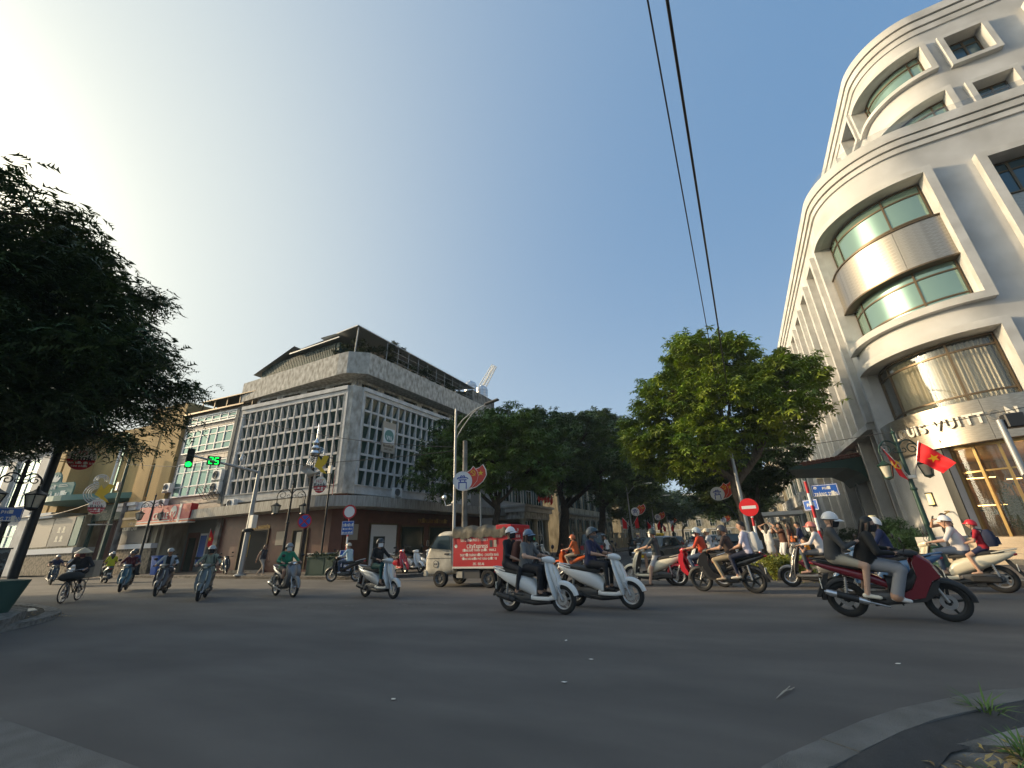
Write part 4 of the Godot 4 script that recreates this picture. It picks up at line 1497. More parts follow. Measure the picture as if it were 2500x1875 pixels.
	for k in 4:
		m = MB.new()
		m.t = mv(v3(-31.7 + (k % 2) * 0.75, 3.9 - (k / 2) * 0.75, 0.102))
		m.prism(disc_pts(0.2, 12), 0.0, 0.004)
		m.prism(PackedVector2Array([v2(-0.28, -0.32), v2(0.28, -0.32), v2(0.16, -0.16), v2(-0.16, -0.16)]), 0.0, 0.004)
		part("portrait", m, "frost", po)
	tag(part("poster", quick_box(v3(-36.6, 2.45, 0.02), v3(-33.1, 4.85, 0.08)), "poster_beige", null, L), "pale beige wall poster beside the dark one, partly behind the black pole", "poster", "wall posters")
	tag(part("poster", quick_box(v3(-29.5, 2.45, 0.02), v3(-28.45, 4.85, 0.08)), "teal_sign", null, L), "narrow green poster at the left edge of the theatre porch", "poster", "wall posters")
	po = tag(part("poster", quick_box(v3(-22.4, 2.35, 0.12), v3(-18.35, 4.85, 0.2)), "poster_dark", null, L), "wide dark wall poster with white words right of the theatre porch", "poster", "wall posters")
	words("lettering", "KHÁM PHÁ", 0.34, "letter_white", po, mv(v3(-21.2, 3.95, 0.205)), 0.006, true, 1.5)
	words("lettering", "TRIỂN LÃM", 0.34, "letter_white", po, mv(v3(-21.0, 3.5, 0.205)), 0.006, true, 1.9)
	po = tag(part("hanging_sign", quick_box(v3(-21.2, 3.55, 0.6), v3(-18.5, 4.75, 0.72)), "yellow_wall", null, L), "plain yellow hanging sign with a dark bar left of the red shop sign", "sign")
	bx("dark_bar", v3(-21.2, 4.1, 0.72), v3(-18.5, 4.28, 0.78), "bronze_frame", po)
	words("lettering", "Thủ đô", 0.2, "bronze_frame", po, mv(v3(-19.9, 3.75, 0.725)))
	o = thing("white_building", "white classical building with tall windows and cornices at the left edge", "building", L * v3(-50.0, 0, 0), a)
	F = mv(v3(50.0, 0, 0))
	m = MB.new()
	m.box(v3(-80, 0.1, -10), v3(-37.15, 12.2, 0.0))
	part("wall", m, "plaster", o, F)
	m = MB.new()
	for y in [[5.2, 5.7, 0.45], [11.4, 11.7, 0.3], [11.7, 12.1, 0.6], [12.1, 12.6, 0.4]]:
		m.box(v3(-80, y[0], 0.0), v3(-37.15, y[1], y[2]))
	part("cornice", m, "plaster_rim", o, F)
	for k in 6:
		m = MB.new()
		var x := -38.9 - k * 6.6
		m.box(v3(x - 0.0, 0.1, 0.0), v3(x + 1.5, 11.4, 0.3))
		part("pilaster", m, "plaster_rim", o, F)
		for y in [[0.6, 4.6], [6.4, 11.0]]:
			m = MB.new()
			m.box(v3(x - 4.5, y[0], 0.0), v3(x - 0.6, y[1], 0.05))
			var w := part("window", m, "pane_green", o, F)
			m = MB.new()
			for i in 4:
				m.box(v3(x - 4.5 + i * 1.27, y[0], 0.05), v3(x - 4.42 + i * 1.27, y[1], 0.12))
			for i in 5:
				m.box(v3(x - 4.5, y[0] + (y[1] - y[0]) * i / 4.0 - 0.04, 0.05), v3(x - 0.6, y[0] + (y[1] - y[0]) * i / 4.0 + 0.04, 0.11))
			part("glazing_bars", m, "white", w)
	m = MB.new()
	m.box(v3(-80, 12.6, -9), v3(-40, 14.0, -3.0))
	m.box(v3(-80, 14.0, -9.3), v3(-39.6, 14.2, -2.7))
	part("roof_storey", m, "teal_sign", o, F)
# ------------------------------------------------------------------ trees and plants
func leaf_blade(m: MB, base: Vector3, dir: Vector3, up: Vector3, len: float, w: float, droop: float) -> void:
	var side := dir.cross(up).normalized()
	var mid := base + dir * len * 0.5 + up * len * 0.04
	var tip := base + dir * len - up * len * droop
	var l := mid + side * w * 0.5 - up * w * 0.12
	var r := mid - side * w * 0.5 - up * w * 0.12
	m.poly([base, mid, l], up + side * 0.3)
	m.poly([base, r, mid], up - side * 0.3)
	m.poly([mid, tip, l], (up + dir * 0.3 + side * 0.3).normalized())
	m.poly([mid, r, tip], (up + dir * 0.3 - side * 0.3).normalized())
func leaf_mesh(kind: String, seed_: int) -> ArrayMesh:
	var rng := RandomNumberGenerator.new()
	rng.seed = seed_
	var m := MB.new()
	if kind == "frond":
		for f in 3:
			var a := f * 2.1 + rng.randf()
			var d := v3(cos(a), rng.randf_range(-0.1, 0.3), sin(a))
			var s := d.cross(Vector3.UP).normalized()
			for k in 5:
				var t := (k + 1.0) / 5.0
				var p := d * t * 0.42 - v3(0, 0.2 * t * t, 0)
				for sg in [-1.0, 1.0]:
					var e: Vector3 = (s * sg * rng.randf_range(0.5, 1.0) + d * rng.randf_range(0.3, 0.8) - v3(0, rng.randf_range(0.0, 0.6), 0)).normalized()
					var L := rng.randf_range(0.12, 0.2)
					m.poly([p - d * 0.03, p + d * 0.03, p + e * L], (Vector3.UP + s * sg * 0.4).normalized())
	elif kind == "rosette":
		for k in 7:
			var a := TAU * k / 7.0 + rng.randf_range(-0.3, 0.3)
			var d := v3(cos(a), rng.randf_range(-0.35, 0.25), sin(a)).normalized()
			leaf_blade(m, Vector3.ZERO, d, (Vector3.UP - d * d.y).normalized(), rng.randf_range(0.26, 0.36), 0.11, rng.randf_range(0.15, 0.4))
	else:
		for k in 6:
			var a := TAU * k / 6.0 + rng.randf_range(-0.5, 0.5)
			var d := v3(cos(a), rng.randf_range(-0.5, 0.6), sin(a)).normalized()
			leaf_blade(m, d * rng.randf() * 0.12, d, (Vector3.UP - d * d.y).normalized(), rng.randf_range(0.16, 0.26), 0.1, rng.randf_range(0.1, 0.4))
	return m.mesh()
var leaf_kinds := {}
func leaves(parent: Node3D, called: String, blobs: Array, count: int, kind: String, mat: String, size: float, seed_: int, twigs: MB = null, hollow := 0.5, clump := 0.62) -> void:
	var rng := RandomNumberGenerator.new()
	rng.seed = seed_
	if not leaf_kinds.has(kind):
		leaf_kinds[kind] = leaf_mesh(kind, 17)
	var vol := 0.0
	for b in blobs:
		vol += b[1].x * b[1].y + b[1].y * b[1].z + b[1].x * b[1].z
	var xf := []
	var cols := []
	for b in blobs:
		var share: float = (b[1].x * b[1].y + b[1].y * b[1].z + b[1].x * b[1].z) / vol
		var num := int(count * share)
		var per := 26
		for c in maxi(1, num / per):
			var d := v3(rng.randfn(), rng.randfn() * 0.9 + 0.15, rng.randfn()).normalized()
			var r := lerpf(hollow, 1.04, pow(rng.randf(), 0.6)) * (1.0 + 0.10 * sin(d.x * 7.0 + seed_) * cos(d.z * 6.0 + d.y * 5.0))
			var cc: Vector3 = b[0] + d * b[1] * r
			var rad := clump * rng.randf_range(0.6, 1.25)
			var shade := rng.randf_range(0.72, 1.22)
			var warm := rng.randf_range(-0.12, 0.22)
			if twigs and rng.randf() < 0.3:
				var mid: Vector3 = b[0].lerp(cc, 0.5) + v3(rng.randf_range(-0.3, 0.3), rng.randf_range(-0.1, 0.4), rng.randf_range(-0.3, 0.3))
				twigs.tube([b[0], mid, cc], [0.05, 0.03, 0.012], 4, false)
			for k in per:
				var o := v3(rng.randfn(), rng.randfn() * 0.6, rng.randfn()) * rad * 0.5
				var yaw := rng.randf() * TAU
				var tilt := rng.randf_range(-0.6, 0.6)
				var bs := Basis(Vector3.UP, yaw) * Basis(Vector3.RIGHT, tilt + 0.25) 
				var s := size * rng.randf_range(0.7, 1.25)
				xf.append(Transform3D(bs.scaled(Vector3.ONE * s), cc + o))
				var q := shade * rng.randf_range(0.8, 1.2)
				cols.append(Color(q * (1.0 + warm), q * (1.0 + warm * 0.35), q * (1.0 - warm * 0.5)))
	var mm := MultiMesh.new()
	mm.transform_format = MultiMesh.TRANSFORM_3D
	mm.use_colors = true
	mm.mesh = leaf_kinds[kind]
	mm.instance_count = xf.size()
	for i in xf.size():
		mm.set_instance_transform(i, xf[i])
		mm.set_instance_color(i, cols[i])
	var o := MultiMeshInstance3D.new()
	o.name = called
	o.multimesh = mm
	o.material_override = mats[mat]
	o.set_meta("kind", "stuff")
	parent.add_child(o, true)
func limb(m: MB, a: Vector3, b: Vector3, r0: float, r1: float, rng: RandomNumberGenerator, bend := 0.12) -> void:
	var L := a.distance_to(b)
	var path := []
	var rad := []
	for i in 6:
		var t := i / 5.0
		var p := a.lerp(b, t)
		if i > 0 and i < 5:
			p += v3(rng.randf_range(-1, 1), rng.randf_range(-0.4, 0.8), rng.randf_range(-1, 1)) * L * bend * 0.5
		path.append(p)
		rad.append(lerpf(r0, r1, t))
	m.tube(path, rad, 8)
func tree(called: String, label: String, at: Vector3, fork: Vector3, r: float, blobs: Array, count: int, kind: String, mat: String, bark: String, size: float, seed_: int, group := "", hollow := 0.5, clump := 0.62) -> Node3D:
	var o := thing(called, label, "tree", at, 0.0, group)
	var rng := RandomNumberGenerator.new()
	rng.seed = seed_
	var m := MB.new()
	var path := []
	var rad := []
	for i in 8:
		var t := i / 7.0
		path.append(Vector3.ZERO.lerp(fork, t) + v3(sin(i * 1.9 + seed_) * 0.05, 0, cos(i * 1.3 + seed_) * 0.05) * (1 if i > 0 else 0))
		rad.append(r * (1.35 if i == 0 else lerpf(1.0, 0.72, t)))
	m.tube(path, rad, 12)
	part("trunk", m, bark, o)
	m = MB.new()
	for b in blobs:
		limb(m, fork - fork.normalized() * rng.randf() * 0.4, b[0], r * 0.5, r * 0.16, rng)
	leaves(o, "crown", blobs, count, kind, mat, size, seed_, m, hollow, clump)
	part("limbs", m, bark, o)
	return o
func greenery(called: String, label: String, blobs: Array, count: int, size: float, tone: Vector3, seed_: int, cat := "plants") -> Node3D:
	var key := "leaf_%d" % seed_
	leafy(key, tone.x, tone.y, tone.z)
	var at: Vector3 = blobs[0][0]
	var o := thing(called, label, cat, at)
	var local := []
	for b in blobs:
		local.append([b[0] - at, b[1]])
	leaves(o, "foliage", local, count, "clump", key, size / 0.2, seed_, null, 0.3, 0.3)
	return o
func trees() -> void:
	leafy("leaf_dark", 0.045, 0.080, 0.020, 0.5)
	leafy("leaf_bright", 0.19, 0.26, 0.028, 0.7)
	leafy("leaf_mid", 0.085, 0.150, 0.024, 0.5)
	leafy("leaf_deep", 0.058, 0.105, 0.022, 0.45)
	leafy("leaf_far", 0.085, 0.125, 0.030, 0.6)
	var V := func(x, y, z) -> Vector3: return v3(x, y, z)
	var lb := [[V.call(0, 8.9, -1.6), V.call(3.0, 2.2, 3.0)], [V.call(0.2, 8.5, -4.5), V.call(2.4, 1.8, 2.3)], [V.call(-0.3, 6.6, -5.9), V.call(2.2, 1.6, 2.0)], [V.call(0, 6.6, -3.4), V.call(3.0, 1.6, 3.0)], [V.call(0.1, 4.9, -4.7), V.call(2.4, 0.8, 2.6)], [V.call(0.2, 5.3, -1.2), V.call(3.0, 1.4, 2.6)], [V.call(-1, 9.6, 2.0), V.call(3.4, 2.2, 3.0)], [V.call(0.5, 6.6, 3.0), V.call(3.0, 2.0, 3.2)], [V.call(-3.2, 8.0, -2.0), V.call(2.6, 2.0, 4.0)]]
	tree("feathery_tree", "large dark feathery-leaved tree reaching in from the left edge over the street", v3(-17.3, 0.2, 0.6), v3(0.2, 4.2, -0.6), 0.42, lb, 17000, "frond", "leaf_dark", "bark", 1.0, 5, "", 0.2, 0.7)
	var far_lb := [[V.call(0, 8.6, 0), V.call(4.4, 2.6, 5.0)], [V.call(0, 6.2, -1.5), V.call(4.8, 1.8, 4.6)], [V.call(0, 5.6, 2.5), V.call(4.0, 1.5, 3.6)]]
	tree("feathery_tree", "second feathery tree behind the large dark one at the left edge", v3(-29.0, 0.2, 0.6), v3(0.0, 4.2, 0.0), 0.4, far_lb, 7000, "frond", "leaf_dark", "bark", 1.5, 6, "", 0.3, 1.2)
	tree("feathery_tree", "third feathery tree beyond the two dark ones, farthest from the camera at the left edge", v3(-41.0, 0.2, 1.4), v3(0.0, 4.2, 0.0), 0.4, far_lb, 5000, "frond", "leaf_dark", "bark", 1.5, 7, "", 0.3, 1.2)
	var ov := tree("overhanging_tree", "tree whose few twig tips hang into the top left corner of the picture", v3(-8.2, 0.1, 5.2), v3(0, 6.0, -0.5), 0.3, [[V.call(0, 9.9, -2.4), V.call(1.9, 1.2, 1.7)], [V.call(0.2, 11.4, -3.6), V.call(1.2, 0.7, 1.0)], [V.call(-0.3, 10.3, -4.65), V.call(0.5, 0.34, 0.35)]], 1500, "clump", "leaf_dark", "bark", 0.75, 8, "", 0.3, 0.5)
	tree("street_tree", "broad mid-green street tree with forked trunk behind the covered truck", v3(-13.9, 0.15, -24.0), v3(0.3, 3.7, 0.0), 0.26, [[V.call(-3.2, 6.0, 0.4), V.call(2.2, 2.0, 2.4)], [V.call(-1.6, 8.2, 0.2), V.call(2.4, 1.9, 2.4)], [V.call(1.4, 8.1, -0.3), V.call(2.4, 1.8, 2.4)], [V.call(3.2, 6.0, 0.0), V.call(2.0, 1.9, 2.2)], [V.call(0.2, 6.2, 0.8), V.call(3.2, 1.9, 2.4)]], 10000, "rosette", "leaf_mid", "bark", 0.95, 21, "trees along the left of the side street")
	tree("street_tree", "tall dark street tree with thick trunk, second along the left kerb", v3(-14.2, 0.15, -36.5), v3(0.5, 4.2, 0.0), 0.5, [[V.call(-1.5, 10.8, 0), V.call(3.6, 2.6, 3.2)], [V.call(2.4, 9.6, 0), V.call(3.0, 2.8, 3.0)], [V.call(4.2, 6.8, 0.2), V.call(2.4, 2.4, 2.6)], [V.call(0.5, 7.2, 1.0), V.call(4.0, 2.4, 3.0)]], 9000, "rosette", "leaf_deep", "bark", 1.15, 22, "trees along the left of the side street")
	tree("street_tree", "tallest dark street tree, third along the left kerb, leaning over the road", v3(-14.0, 0.15, -47.0), v3(0.8, 4.6, 0.0), 0.45, [[V.call(0.5, 12.6, 0), V.call(4.2, 3.2, 3.6)], [V.call(4.2, 10.6, 0), V.call(3.2, 3.2, 3.4)], [V.call(4.4, 7.2, 0.2), V.call(2.6, 2.4, 2.6)], [V.call(0.5, 8.6, 1.0), V.call(4.0, 2.6, 3.0)]], 9000, "rosette", "leaf_deep", "bark", 1.3, 23, "trees along the left of the side street")
	tree("bright_tree", "big bright green tree in front of the white store, beside the grey lamp pole", v3(0.35, 0.15, -25.0), v3(-0.2, 3.9, 0.1), 0.33, [[V.call(-1.0, 11.0, 0.2), V.call(1.6, 1.5, 1.7)], [V.call(-2.4, 8.9, 0.2), V.call(2.2, 1.9, 2.2)], [V.call(-3.9, 6.3, 0.4), V.call(1.8, 1.7, 2.0)], [V.call(-2.0, 5.4, 0.9), V.call(2.4, 1.6, 2.2)], [V.call(0.6, 10.3, 0.2), V.call(1.8, 1.5, 1.8)], [V.call(0.4, 7.8, 1.2), V.call(2.4, 1.8, 2.0)], [V.call(2.9, 8.5, 0.3), V.call(2.0, 1.5, 2.0)], [V.call(2.6, 6.7, 0.7), V.call(1.8, 1.2, 1.8)]], 12500, "rosette", "leaf_bright", "bark_pale", 0.95, 31, "", 0.5, 0.6)
	tree("street_tree", "dark street tree in shade just behind the bright one", v3(1.0, 0.15, -33.5), v3(0.2, 3.4, 0.0), 0.3, [[V.call(-2.0, 5.9, 0), V.call(2.6, 1.9, 2.4)], [V.call(1.2, 6.2, 0), V.call(2.4, 2.0, 2.4)], [V.call(0.0, 4.6, -1.0), V.call(2.4, 1.1, 2.4)]], 4200, "rosette", "leaf_deep", "bark_pale", 1.1, 32, "trees along the right of the side street")
	var tops := [[-13.7, -60.0, 7.6, 3.6], [-13.6, -72.0, 6.8, 3.4], [-13.8, -86.0, 8.2, 4.0], [-13.6, -101.0, 8.0, 4.0], [-13.6, -118.0, 8.8, 4.4], [0.9, -47.0, 6.2, 2.8], [1.0, -60.0, 7.0, 3.2], [0.9, -76.0, 7.4, 3.6], [0.9, -95.0, 8.0, 4.0], [-4.0, -135.0, 8.5, 6.5]]
	var which := ["fourth along the left kerb, lit yellow green", "fifth along the left kerb behind the taxi", "sixth along the left kerb, hazy", "seventh along the left kerb, hazy", "last along the left kerb, very hazy", "third along the right kerb beyond the store", "fourth along the right kerb", "fifth along the right kerb, hazy", "last along the right kerb, hazy", "closing the far end of the street in haze"]
	for i in tops.size():
		var q: Array = tops[i]
		var lean := 1.6 if q[0] < -5.0 else -1.4
		if i == 9:
			lean = 0.0
		tree("street_tree", "street tree " + which[i], v3(q[0], 0.1, q[1]), v3(lean * 0.2, 3.2, 0), 0.28, [[v3(lean, q[2], 0), v3(q[3], 2.4, q[3])], [v3(lean * 0.3, q[2] - 2.0, 0.8), v3(q[3] * 0.9, 1.8, q[3] * 0.9)], [v3(lean * 1.9, q[2] - 1.2, 0.3), v3(q[3] * 0.7, 1.8, q[3] * 0.8)]], 2600, "clump", "leaf_far", "bark", 2.1, 40 + i, "trees farther along the side street", 0.45, 1.0)
	greenery("kerb_bush", "yellow-green leafy bush at the kerb below the no-entry sign", [[v3(0.85, 0.35, -17.1), v3(0.55, 0.3, 0.75)], [v3(0.7, 0.3, -17.9), v3(0.4, 0.28, 0.6)], [v3(1.2, 0.28, -16.6), v3(0.45, 0.2, 0.35)]], 900, 0.13, v3(0.20, 0.22, 0.03), 61, "bush")
	greenery("clipped_shrub", "dense dark green clipped shrub in front of the store's brown panels", [[v3(5.75, 1.05, -24.4), v3(0.7, 0.75, 1.5)], [v3(5.7, 0.75, -23.2), v3(0.6, 0.6, 0.7)], [v3(5.8, 1.15, -25.4), v3(0.65, 0.75, 0.9)]], 4200, 0.07, v3(0.035, 0.085, 0.025), 62, "shrub")
	bx("planter_box", v3(5.1, 0.14, -26.4), v3(6.4, 0.5, -22.7), "concrete")
	tag(get_node("planter_box"), "low grey stone planter under the clipped shrub by the store", "planter")
	greenery("hedge", "dark green hedge on the pavement behind the strolling people", [[v3(3.6, 0.75, -31.0), v3(1.6, 0.55, 1.0)], [v3(5.2, 0.8, -31.5), v3(1.2, 0.6, 1.0)]], 2200, 0.09, v3(0.03, 0.06, 0.022), 63, "hedge")
	greenery("shop_plant", "leafy indoor plant behind the glass of the lit store entrance", [[v3(10.3, 1.75, -25.6), v3(0.5, 0.75, 0.5)], [v3(10.7, 1.4, -25.2), v3(0.5, 0.5, 0.4)]], 900, 0.12, v3(0.05, 0.08, 0.02), 64, "plant")
	var dr := thing("spiky_plant", "tall spiky-leaved indoor plant behind the store's entrance glass", "plant", v3(10.5, 0.93, -25.9))
	var m := MB.new()
	m.tube([Vector3.ZERO, v3(0.05, 1.0, 0), v3(0, 2.0, 0)], [0.05, 0.04, 0.03], 6)
	part("stem", m, "bark_pale", dr)
	var rng := RandomNumberGenerator.new()
	rng.seed = 3
	for k in 26:
		var a := rng.randf() * TAU
		var d := v3(cos(a), rng.randf_range(-0.1, 0.9), sin(a)).normalized()
		m = MB.new()
		leaf_blade(m, v3(0, 2.0, 0), d, (Vector3.UP - d * d.y).normalized(), 0.6, 0.05, 0.35)
		part("leaf", m, "door_green", dr)
# ------------------------------------------------------------------ street furniture
func pole_mesh(h: float, r0: float, r1: float, sides := 12) -> MB:
	var m := MB.new()
	m.tube([Vector3.ZERO, v3(0, h * 0.5, 0), v3(0, h, 0)], [r0, (r0 + r1) * 0.5, r1], sides)
	return m
func lantern(parent: Node3D, at: Vector3, s: float, frame: String) -> void:
	var m := MB.new()
	m.t = Transform3D(Basis.from_scale(Vector3.ONE * s), at)
	m.lathe([v2(0.0, 0.12), v2(0.05, 0.10), v2(0.05, 0.02), v2(0.14, -0.06), v2(0.37, -0.2), v2(0.40, -0.22), v2(0.34, -0.26)], 4)
	for k in 4:
		var a := TAU * k / 4.0
		m.tube([v3(cos(a) * 0.33, -0.25, sin(a) * 0.33), v3(cos(a) * 0.2, -0.82, sin(a) * 0.2)], 0.022, 5)
	m.lathe([v2(0.23, -0.78), v2(0.24, -0.84), v2(0.08, -0.9), v2(0.0, -0.94)], 4)
	var l := part("lantern", m, frame, parent)
	m = MB.new()
	m.t = Transform3D(Basis.from_scale(Vector3.ONE * s), at)
	m.lathe([v2(0.31, -0.26), v2(0.195, -0.79)], 4)
	part("lantern_glass", m, "frost", l)
func scroll_lamp(called: String, label: String, at: Vector3, h: float, spread: float, s: float, turn: float, frame: String, group: String) -> Node3D:
	var o := thing(called, label, "street lamp", at, turn, group)
	var m := MB.new()
	m.lathe([v2(0.26, 0.0), v2(0.26, 0.1), v2(0.2, 0.16), v2(0.16, 0.55), v2(0.2, 0.62), v2(0.13, 0.72), v2(0.1, 0.9)], 12)
	part("foot", m, frame, o)
	m = MB.new()
	m.tube([v3(0, 0.85, 0), v3(0, h * 0.55, 0), v3(0, h, 0)], [0.085, 0.07, 0.05], 12)
	m.lathe([v2(0.08, h * 0.55), v2(0.11, h * 0.55 + 0.04), v2(0.08, h * 0.55 + 0.1)], 12)
	m.lathe([v2(0.05, h * 0.84), v2(0.09, h * 0.84 + 0.04), v2(0.05, h * 0.84 + 0.1)], 12)
	m.lathe([v2(0.05, h), v2(0.08, h + 0.05), v2(0.02, h + 0.14), v2(0.0, h + 0.3)], 10)
	part("post", m, frame, o)
	for sg in [-1.0, 1.0]:
		m = MB.new()
		var p := []
		for i in 15:
			var t := i / 14.0
			var a := lerpf(PI * 1.08, -0.35, t)
			p.append(v3(sg * (spread * 0.52 + cos(a) * spread * 0.52), h * 0.86 + sin(a) * spread * 0.62 * (1.0 if t < 0.6 else 0.9), 0))
		m.tube(p, 0.026 * s + 0.008, 6)
		p = []
		for i in 22:
			var t := i / 21.0
			var a := -0.35 + t * TAU * 1.35
			var r := spread * 0.34 * (1.0 - 0.72 * t)
			p.append(v3(sg * (spread * 0.68 + cos(a) * r), h * 0.86 + spread * 0.12 + sin(a) * r, 0))
		m.tube(p, 0.02 * s + 0.005, 6)
		p = []
		for i in 14:
			var t := i / 13.0
			var a := PI * 0.9 + t * TAU
			var r := spread * 0.17 * (1.0 - 0.6 * t)
			p.append(v3(sg * (spread * 0.22 + cos(a) * r), h * 0.87 + sin(a) * r, 0))
		m.tube(p, 0.016 * s + 0.004, 6)
		m.tube([v3(sg * spread, h * 0.86 - spread * 0.22, 0), v3(sg * spread, h * 0.86 - spread * 0.42, 0)], 0.03, 6)
		part("scroll_arm", m, frame, o)
		lantern(o, v3(sg * spread, h * 0.86 - spread * 0.5, 0), s, frame)
	return o
func banded_pole(parent: Node3D, h: float, band := 0.42) -> void:
	var n := int(ceil(h / band))
	for k in n:
		var m := MB.new()
		var y0 := k * band
		m.tube([v3(0, y0, 0), v3(0, minf(y0 + band, h), 0)], 0.045, 12)
		part("pole_band", m, "sign_red" if (n - k) % 2 == 0 else "matt_white", parent)
func disc_part(called: String, r: float, z0: float, z1: float, mat: String, parent: Node3D, at: Transform3D, k := 32) -> MeshInstance3D:
	var m := MB.new()
	m.prism(disc_pts(r, k), z0, z1)
	return part(called, m, mat, parent, at)
func star_pts(r: float, q := 0.382) -> PackedVector2Array:
	var p := PackedVector2Array()
	for i in 10:
		var a := PI / 2 + TAU * i / 10.0
		p.append(v2(cos(a), sin(a)) * (r if i % 2 == 0 else r * q))
	return p
func hammer_sickle(parent: Node3D, at: Transform3D, s: float, mat: String) -> void:
	var p := []
	for i in 13:
		var a := deg_to_rad(lerpf(130.0, -120.0, i / 12.0))
		p.append(v2(cos(a), sin(a)) * 0.42 * s)
	var m := MB.new()
	m.prism(stroke(p, 0.11 * s), 0.0, 0.006)
	part("sickle", m, mat, parent, at)
	m = MB.new()
	m.t = mv(v3(0, 0, 0.001))
	m.prism(stroke([v2(0.42, -0.42) * s, v2(-0.22, 0.22) * s], 0.1 * s), 0.0, 0.007)
	m.prism(stroke([v2(-0.36, 0.1) * s, v2(-0.1, 0.36) * s], 0.16 * s), 0.0, 0.009)
	part("hammer", m, mat, parent, at)
func flag(called: String, label: String, pole_a: Vector3, pole_b: Vector3, out: Vector3, len: float, drop: float, seed_: int, group: String, mark := "") -> Node3D:
	var o := thing(called, label, "flag", pole_a, 0.0, group)
	var m := MB.new()
	m.tube([Vector3.ZERO, pole_b - pole_a], 0.018, 6)
	part("stick", m, "silver", o)
	var rows := []
	for j in 17:
		var t := j / 16.0
		var row := []
		for i in 13:
			var u := i / 12.0
			var p := (pole_b - pole_a) * lerpf(0.99, 0.42, u)
			var fold := sin(u * 7.0 + t * 2.5 + seed_) * 0.07 * t
			p += out * len * t * (0.75 - 0.2 * u) + v3(0, -drop * t * (0.55 + 0.45 * (1.0 - u)) - 0.1 * t * t, 0) + out.cross(Vector3.UP) * (fold + 0.05 * sin(t * 9.0 + seed_))
			row.append(p)
		rows.append(row)
	m = MB.new()
	m.sheet(rows)
	var cloth := part("cloth", m, "flag_red", o)
	if mark != "":
		var c: Vector3 = rows[8][5]
		var nn: Vector3 = (rows[10][5] - rows[6][5]).cross(rows[8][8] - rows[8][2]).normalized()
		if nn.z < 0.0:
			nn = -nn
		var x: Vector3 = (rows[10][5] - rows[6][5]).normalized()
		if x.x < 0:
			x = -x
		var at := Transform3D(Basis(x, nn.cross(x), nn), c + nn * 0.05)
		if mark == "star":
			m = MB.new()
			m.prism(star_pts(0.16), 0.0, 0.004)
			part("star", m, "yellow", cloth, at)
		else:
			hammer_sickle(cloth, at, 0.42, "yellow")
	return o
func gate_emblem(called: String, label: String, at: Vector3, out: Vector3, s: float, group: String) -> Node3D:
	var tf := face_to(at, out)
	var o := thing(called, label, "sign", at, 0.0, group)
	o.transform = tf
	for k in 2:
		var shape: Array = [[[0.2, -0.48], [0.75, -0.3], [1.1, -0.02], [1.28, 0.3], [1.25, 0.6], [1.1, 0.87], [0.9, 0.7], [0.6, 0.62], [0.62, 0.3], [0.5, 0.0], [0.2, -0.3]], [[0.1, -0.5], [0.5, -0.33], [0.78, 0.0], [0.85, 0.3], [0.78, 0.55], [0.58, 0.78], [0.42, 0.58], [0.2, 0.44], [0.1, 0.1]]][k]
		for q in 2:
			var pts := PackedVector2Array()
			for p in shape:
				pts.append((v2(p[0], p[1]) - v2(0.65, 0.2)) * (1.07 if q == 0 else 0.99) + v2(0.65, 0.2))
			var m := MB.new()
			m.t = Transform3D(Basis.from_scale(v3(s, s, 1)), v3(0, 0, -0.07 + 0.025 * k + 0.011 * q))
			m.prism(pts, 0.0, 0.01)
			part("crescent_edge" if q == 0 else "crescent", m, "letter_white" if q == 0 else "crescent_red", o)
	hammer_sickle(o, mv(v3(0.55, 0.42, -0.02) * v3(s, s, 1)), 0.32 * s, "yellow")
	var st := MB.new()
	st.t = mv(v3(0.99 * s, 0.42 * s, -0.046))
	st.prism(star_pts(0.17 * s), 0.0, 0.01)
	part("star", st, "yellow", o)
	var pl := disc_part("plate", 0.52 * s, 0.0, 0.02, "white", o, Transform3D.IDENTITY)
	var ring := MB.new()
	var rp := []
	for i in 33:
		var a := TAU * i / 32.0
		rp.append(v2(cos(a), sin(a)) * 0.46 * s)
	ring.prism(stroke(rp, 0.035 * s), 0.021, 0.026)
	part("blue_ring", ring, "deep_blue", pl)
	var b := MB.new()
	for st2 in [[[-0.2, -0.42], [-0.2, -0.08], [0.2, -0.08], [0.2, -0.42]], [[-0.12, -0.06], [-0.12, 0.06]], [[0.12, -0.06], [0.12, 0.06]], [[-0.22, 0.06], [0.22, 0.06]], [[-0.3, 0.1], [-0.24, 0.17], [0.24, 0.17], [0.3, 0.1]], [[-0.12, 0.2], [-0.08, 0.28], [0.0, 0.25], [0.08, 0.28], [0.12, 0.2]]]:
		var path := []
		for q in st2:
			path.append(v2(q[0], q[1]) * s)
		b.prism(stroke(path, 0.055 * s), 0.021, 0.026)
	part("blue_gate", b, "deep_blue", pl)
	return o
func board(called: String, w: float, h: float, mat: String, parent: Node3D, at: Transform3D, edge := "") -> MeshInstance3D:
	var m := MB.new()
	m.cbox(v3(-w / 2, -h / 2, -0.02), v3(w / 2, h / 2, 0.0), 0.006)
	var o := part(called, m, mat, parent, at)
	if edge != "":
		m = MB.new()
		for q in [[-w / 2 + 0.015, -h / 2 + 0.015, w / 2 - 0.015, -h / 2 + 0.03], [-w / 2 + 0.015, h / 2 - 0.03, w / 2 - 0.015, h / 2 - 0.015], [-w / 2 + 0.015, -h / 2 + 0.03, -w / 2 + 0.03, h / 2 - 0.03], [w / 2 - 0.03, -h / 2 + 0.03, w / 2 - 0.015, h / 2 - 0.03]]:
			m.box(v3(q[0], q[1], 0.0), v3(q[2], q[3], 0.003))
		part("border", m, edge, o)
	return o
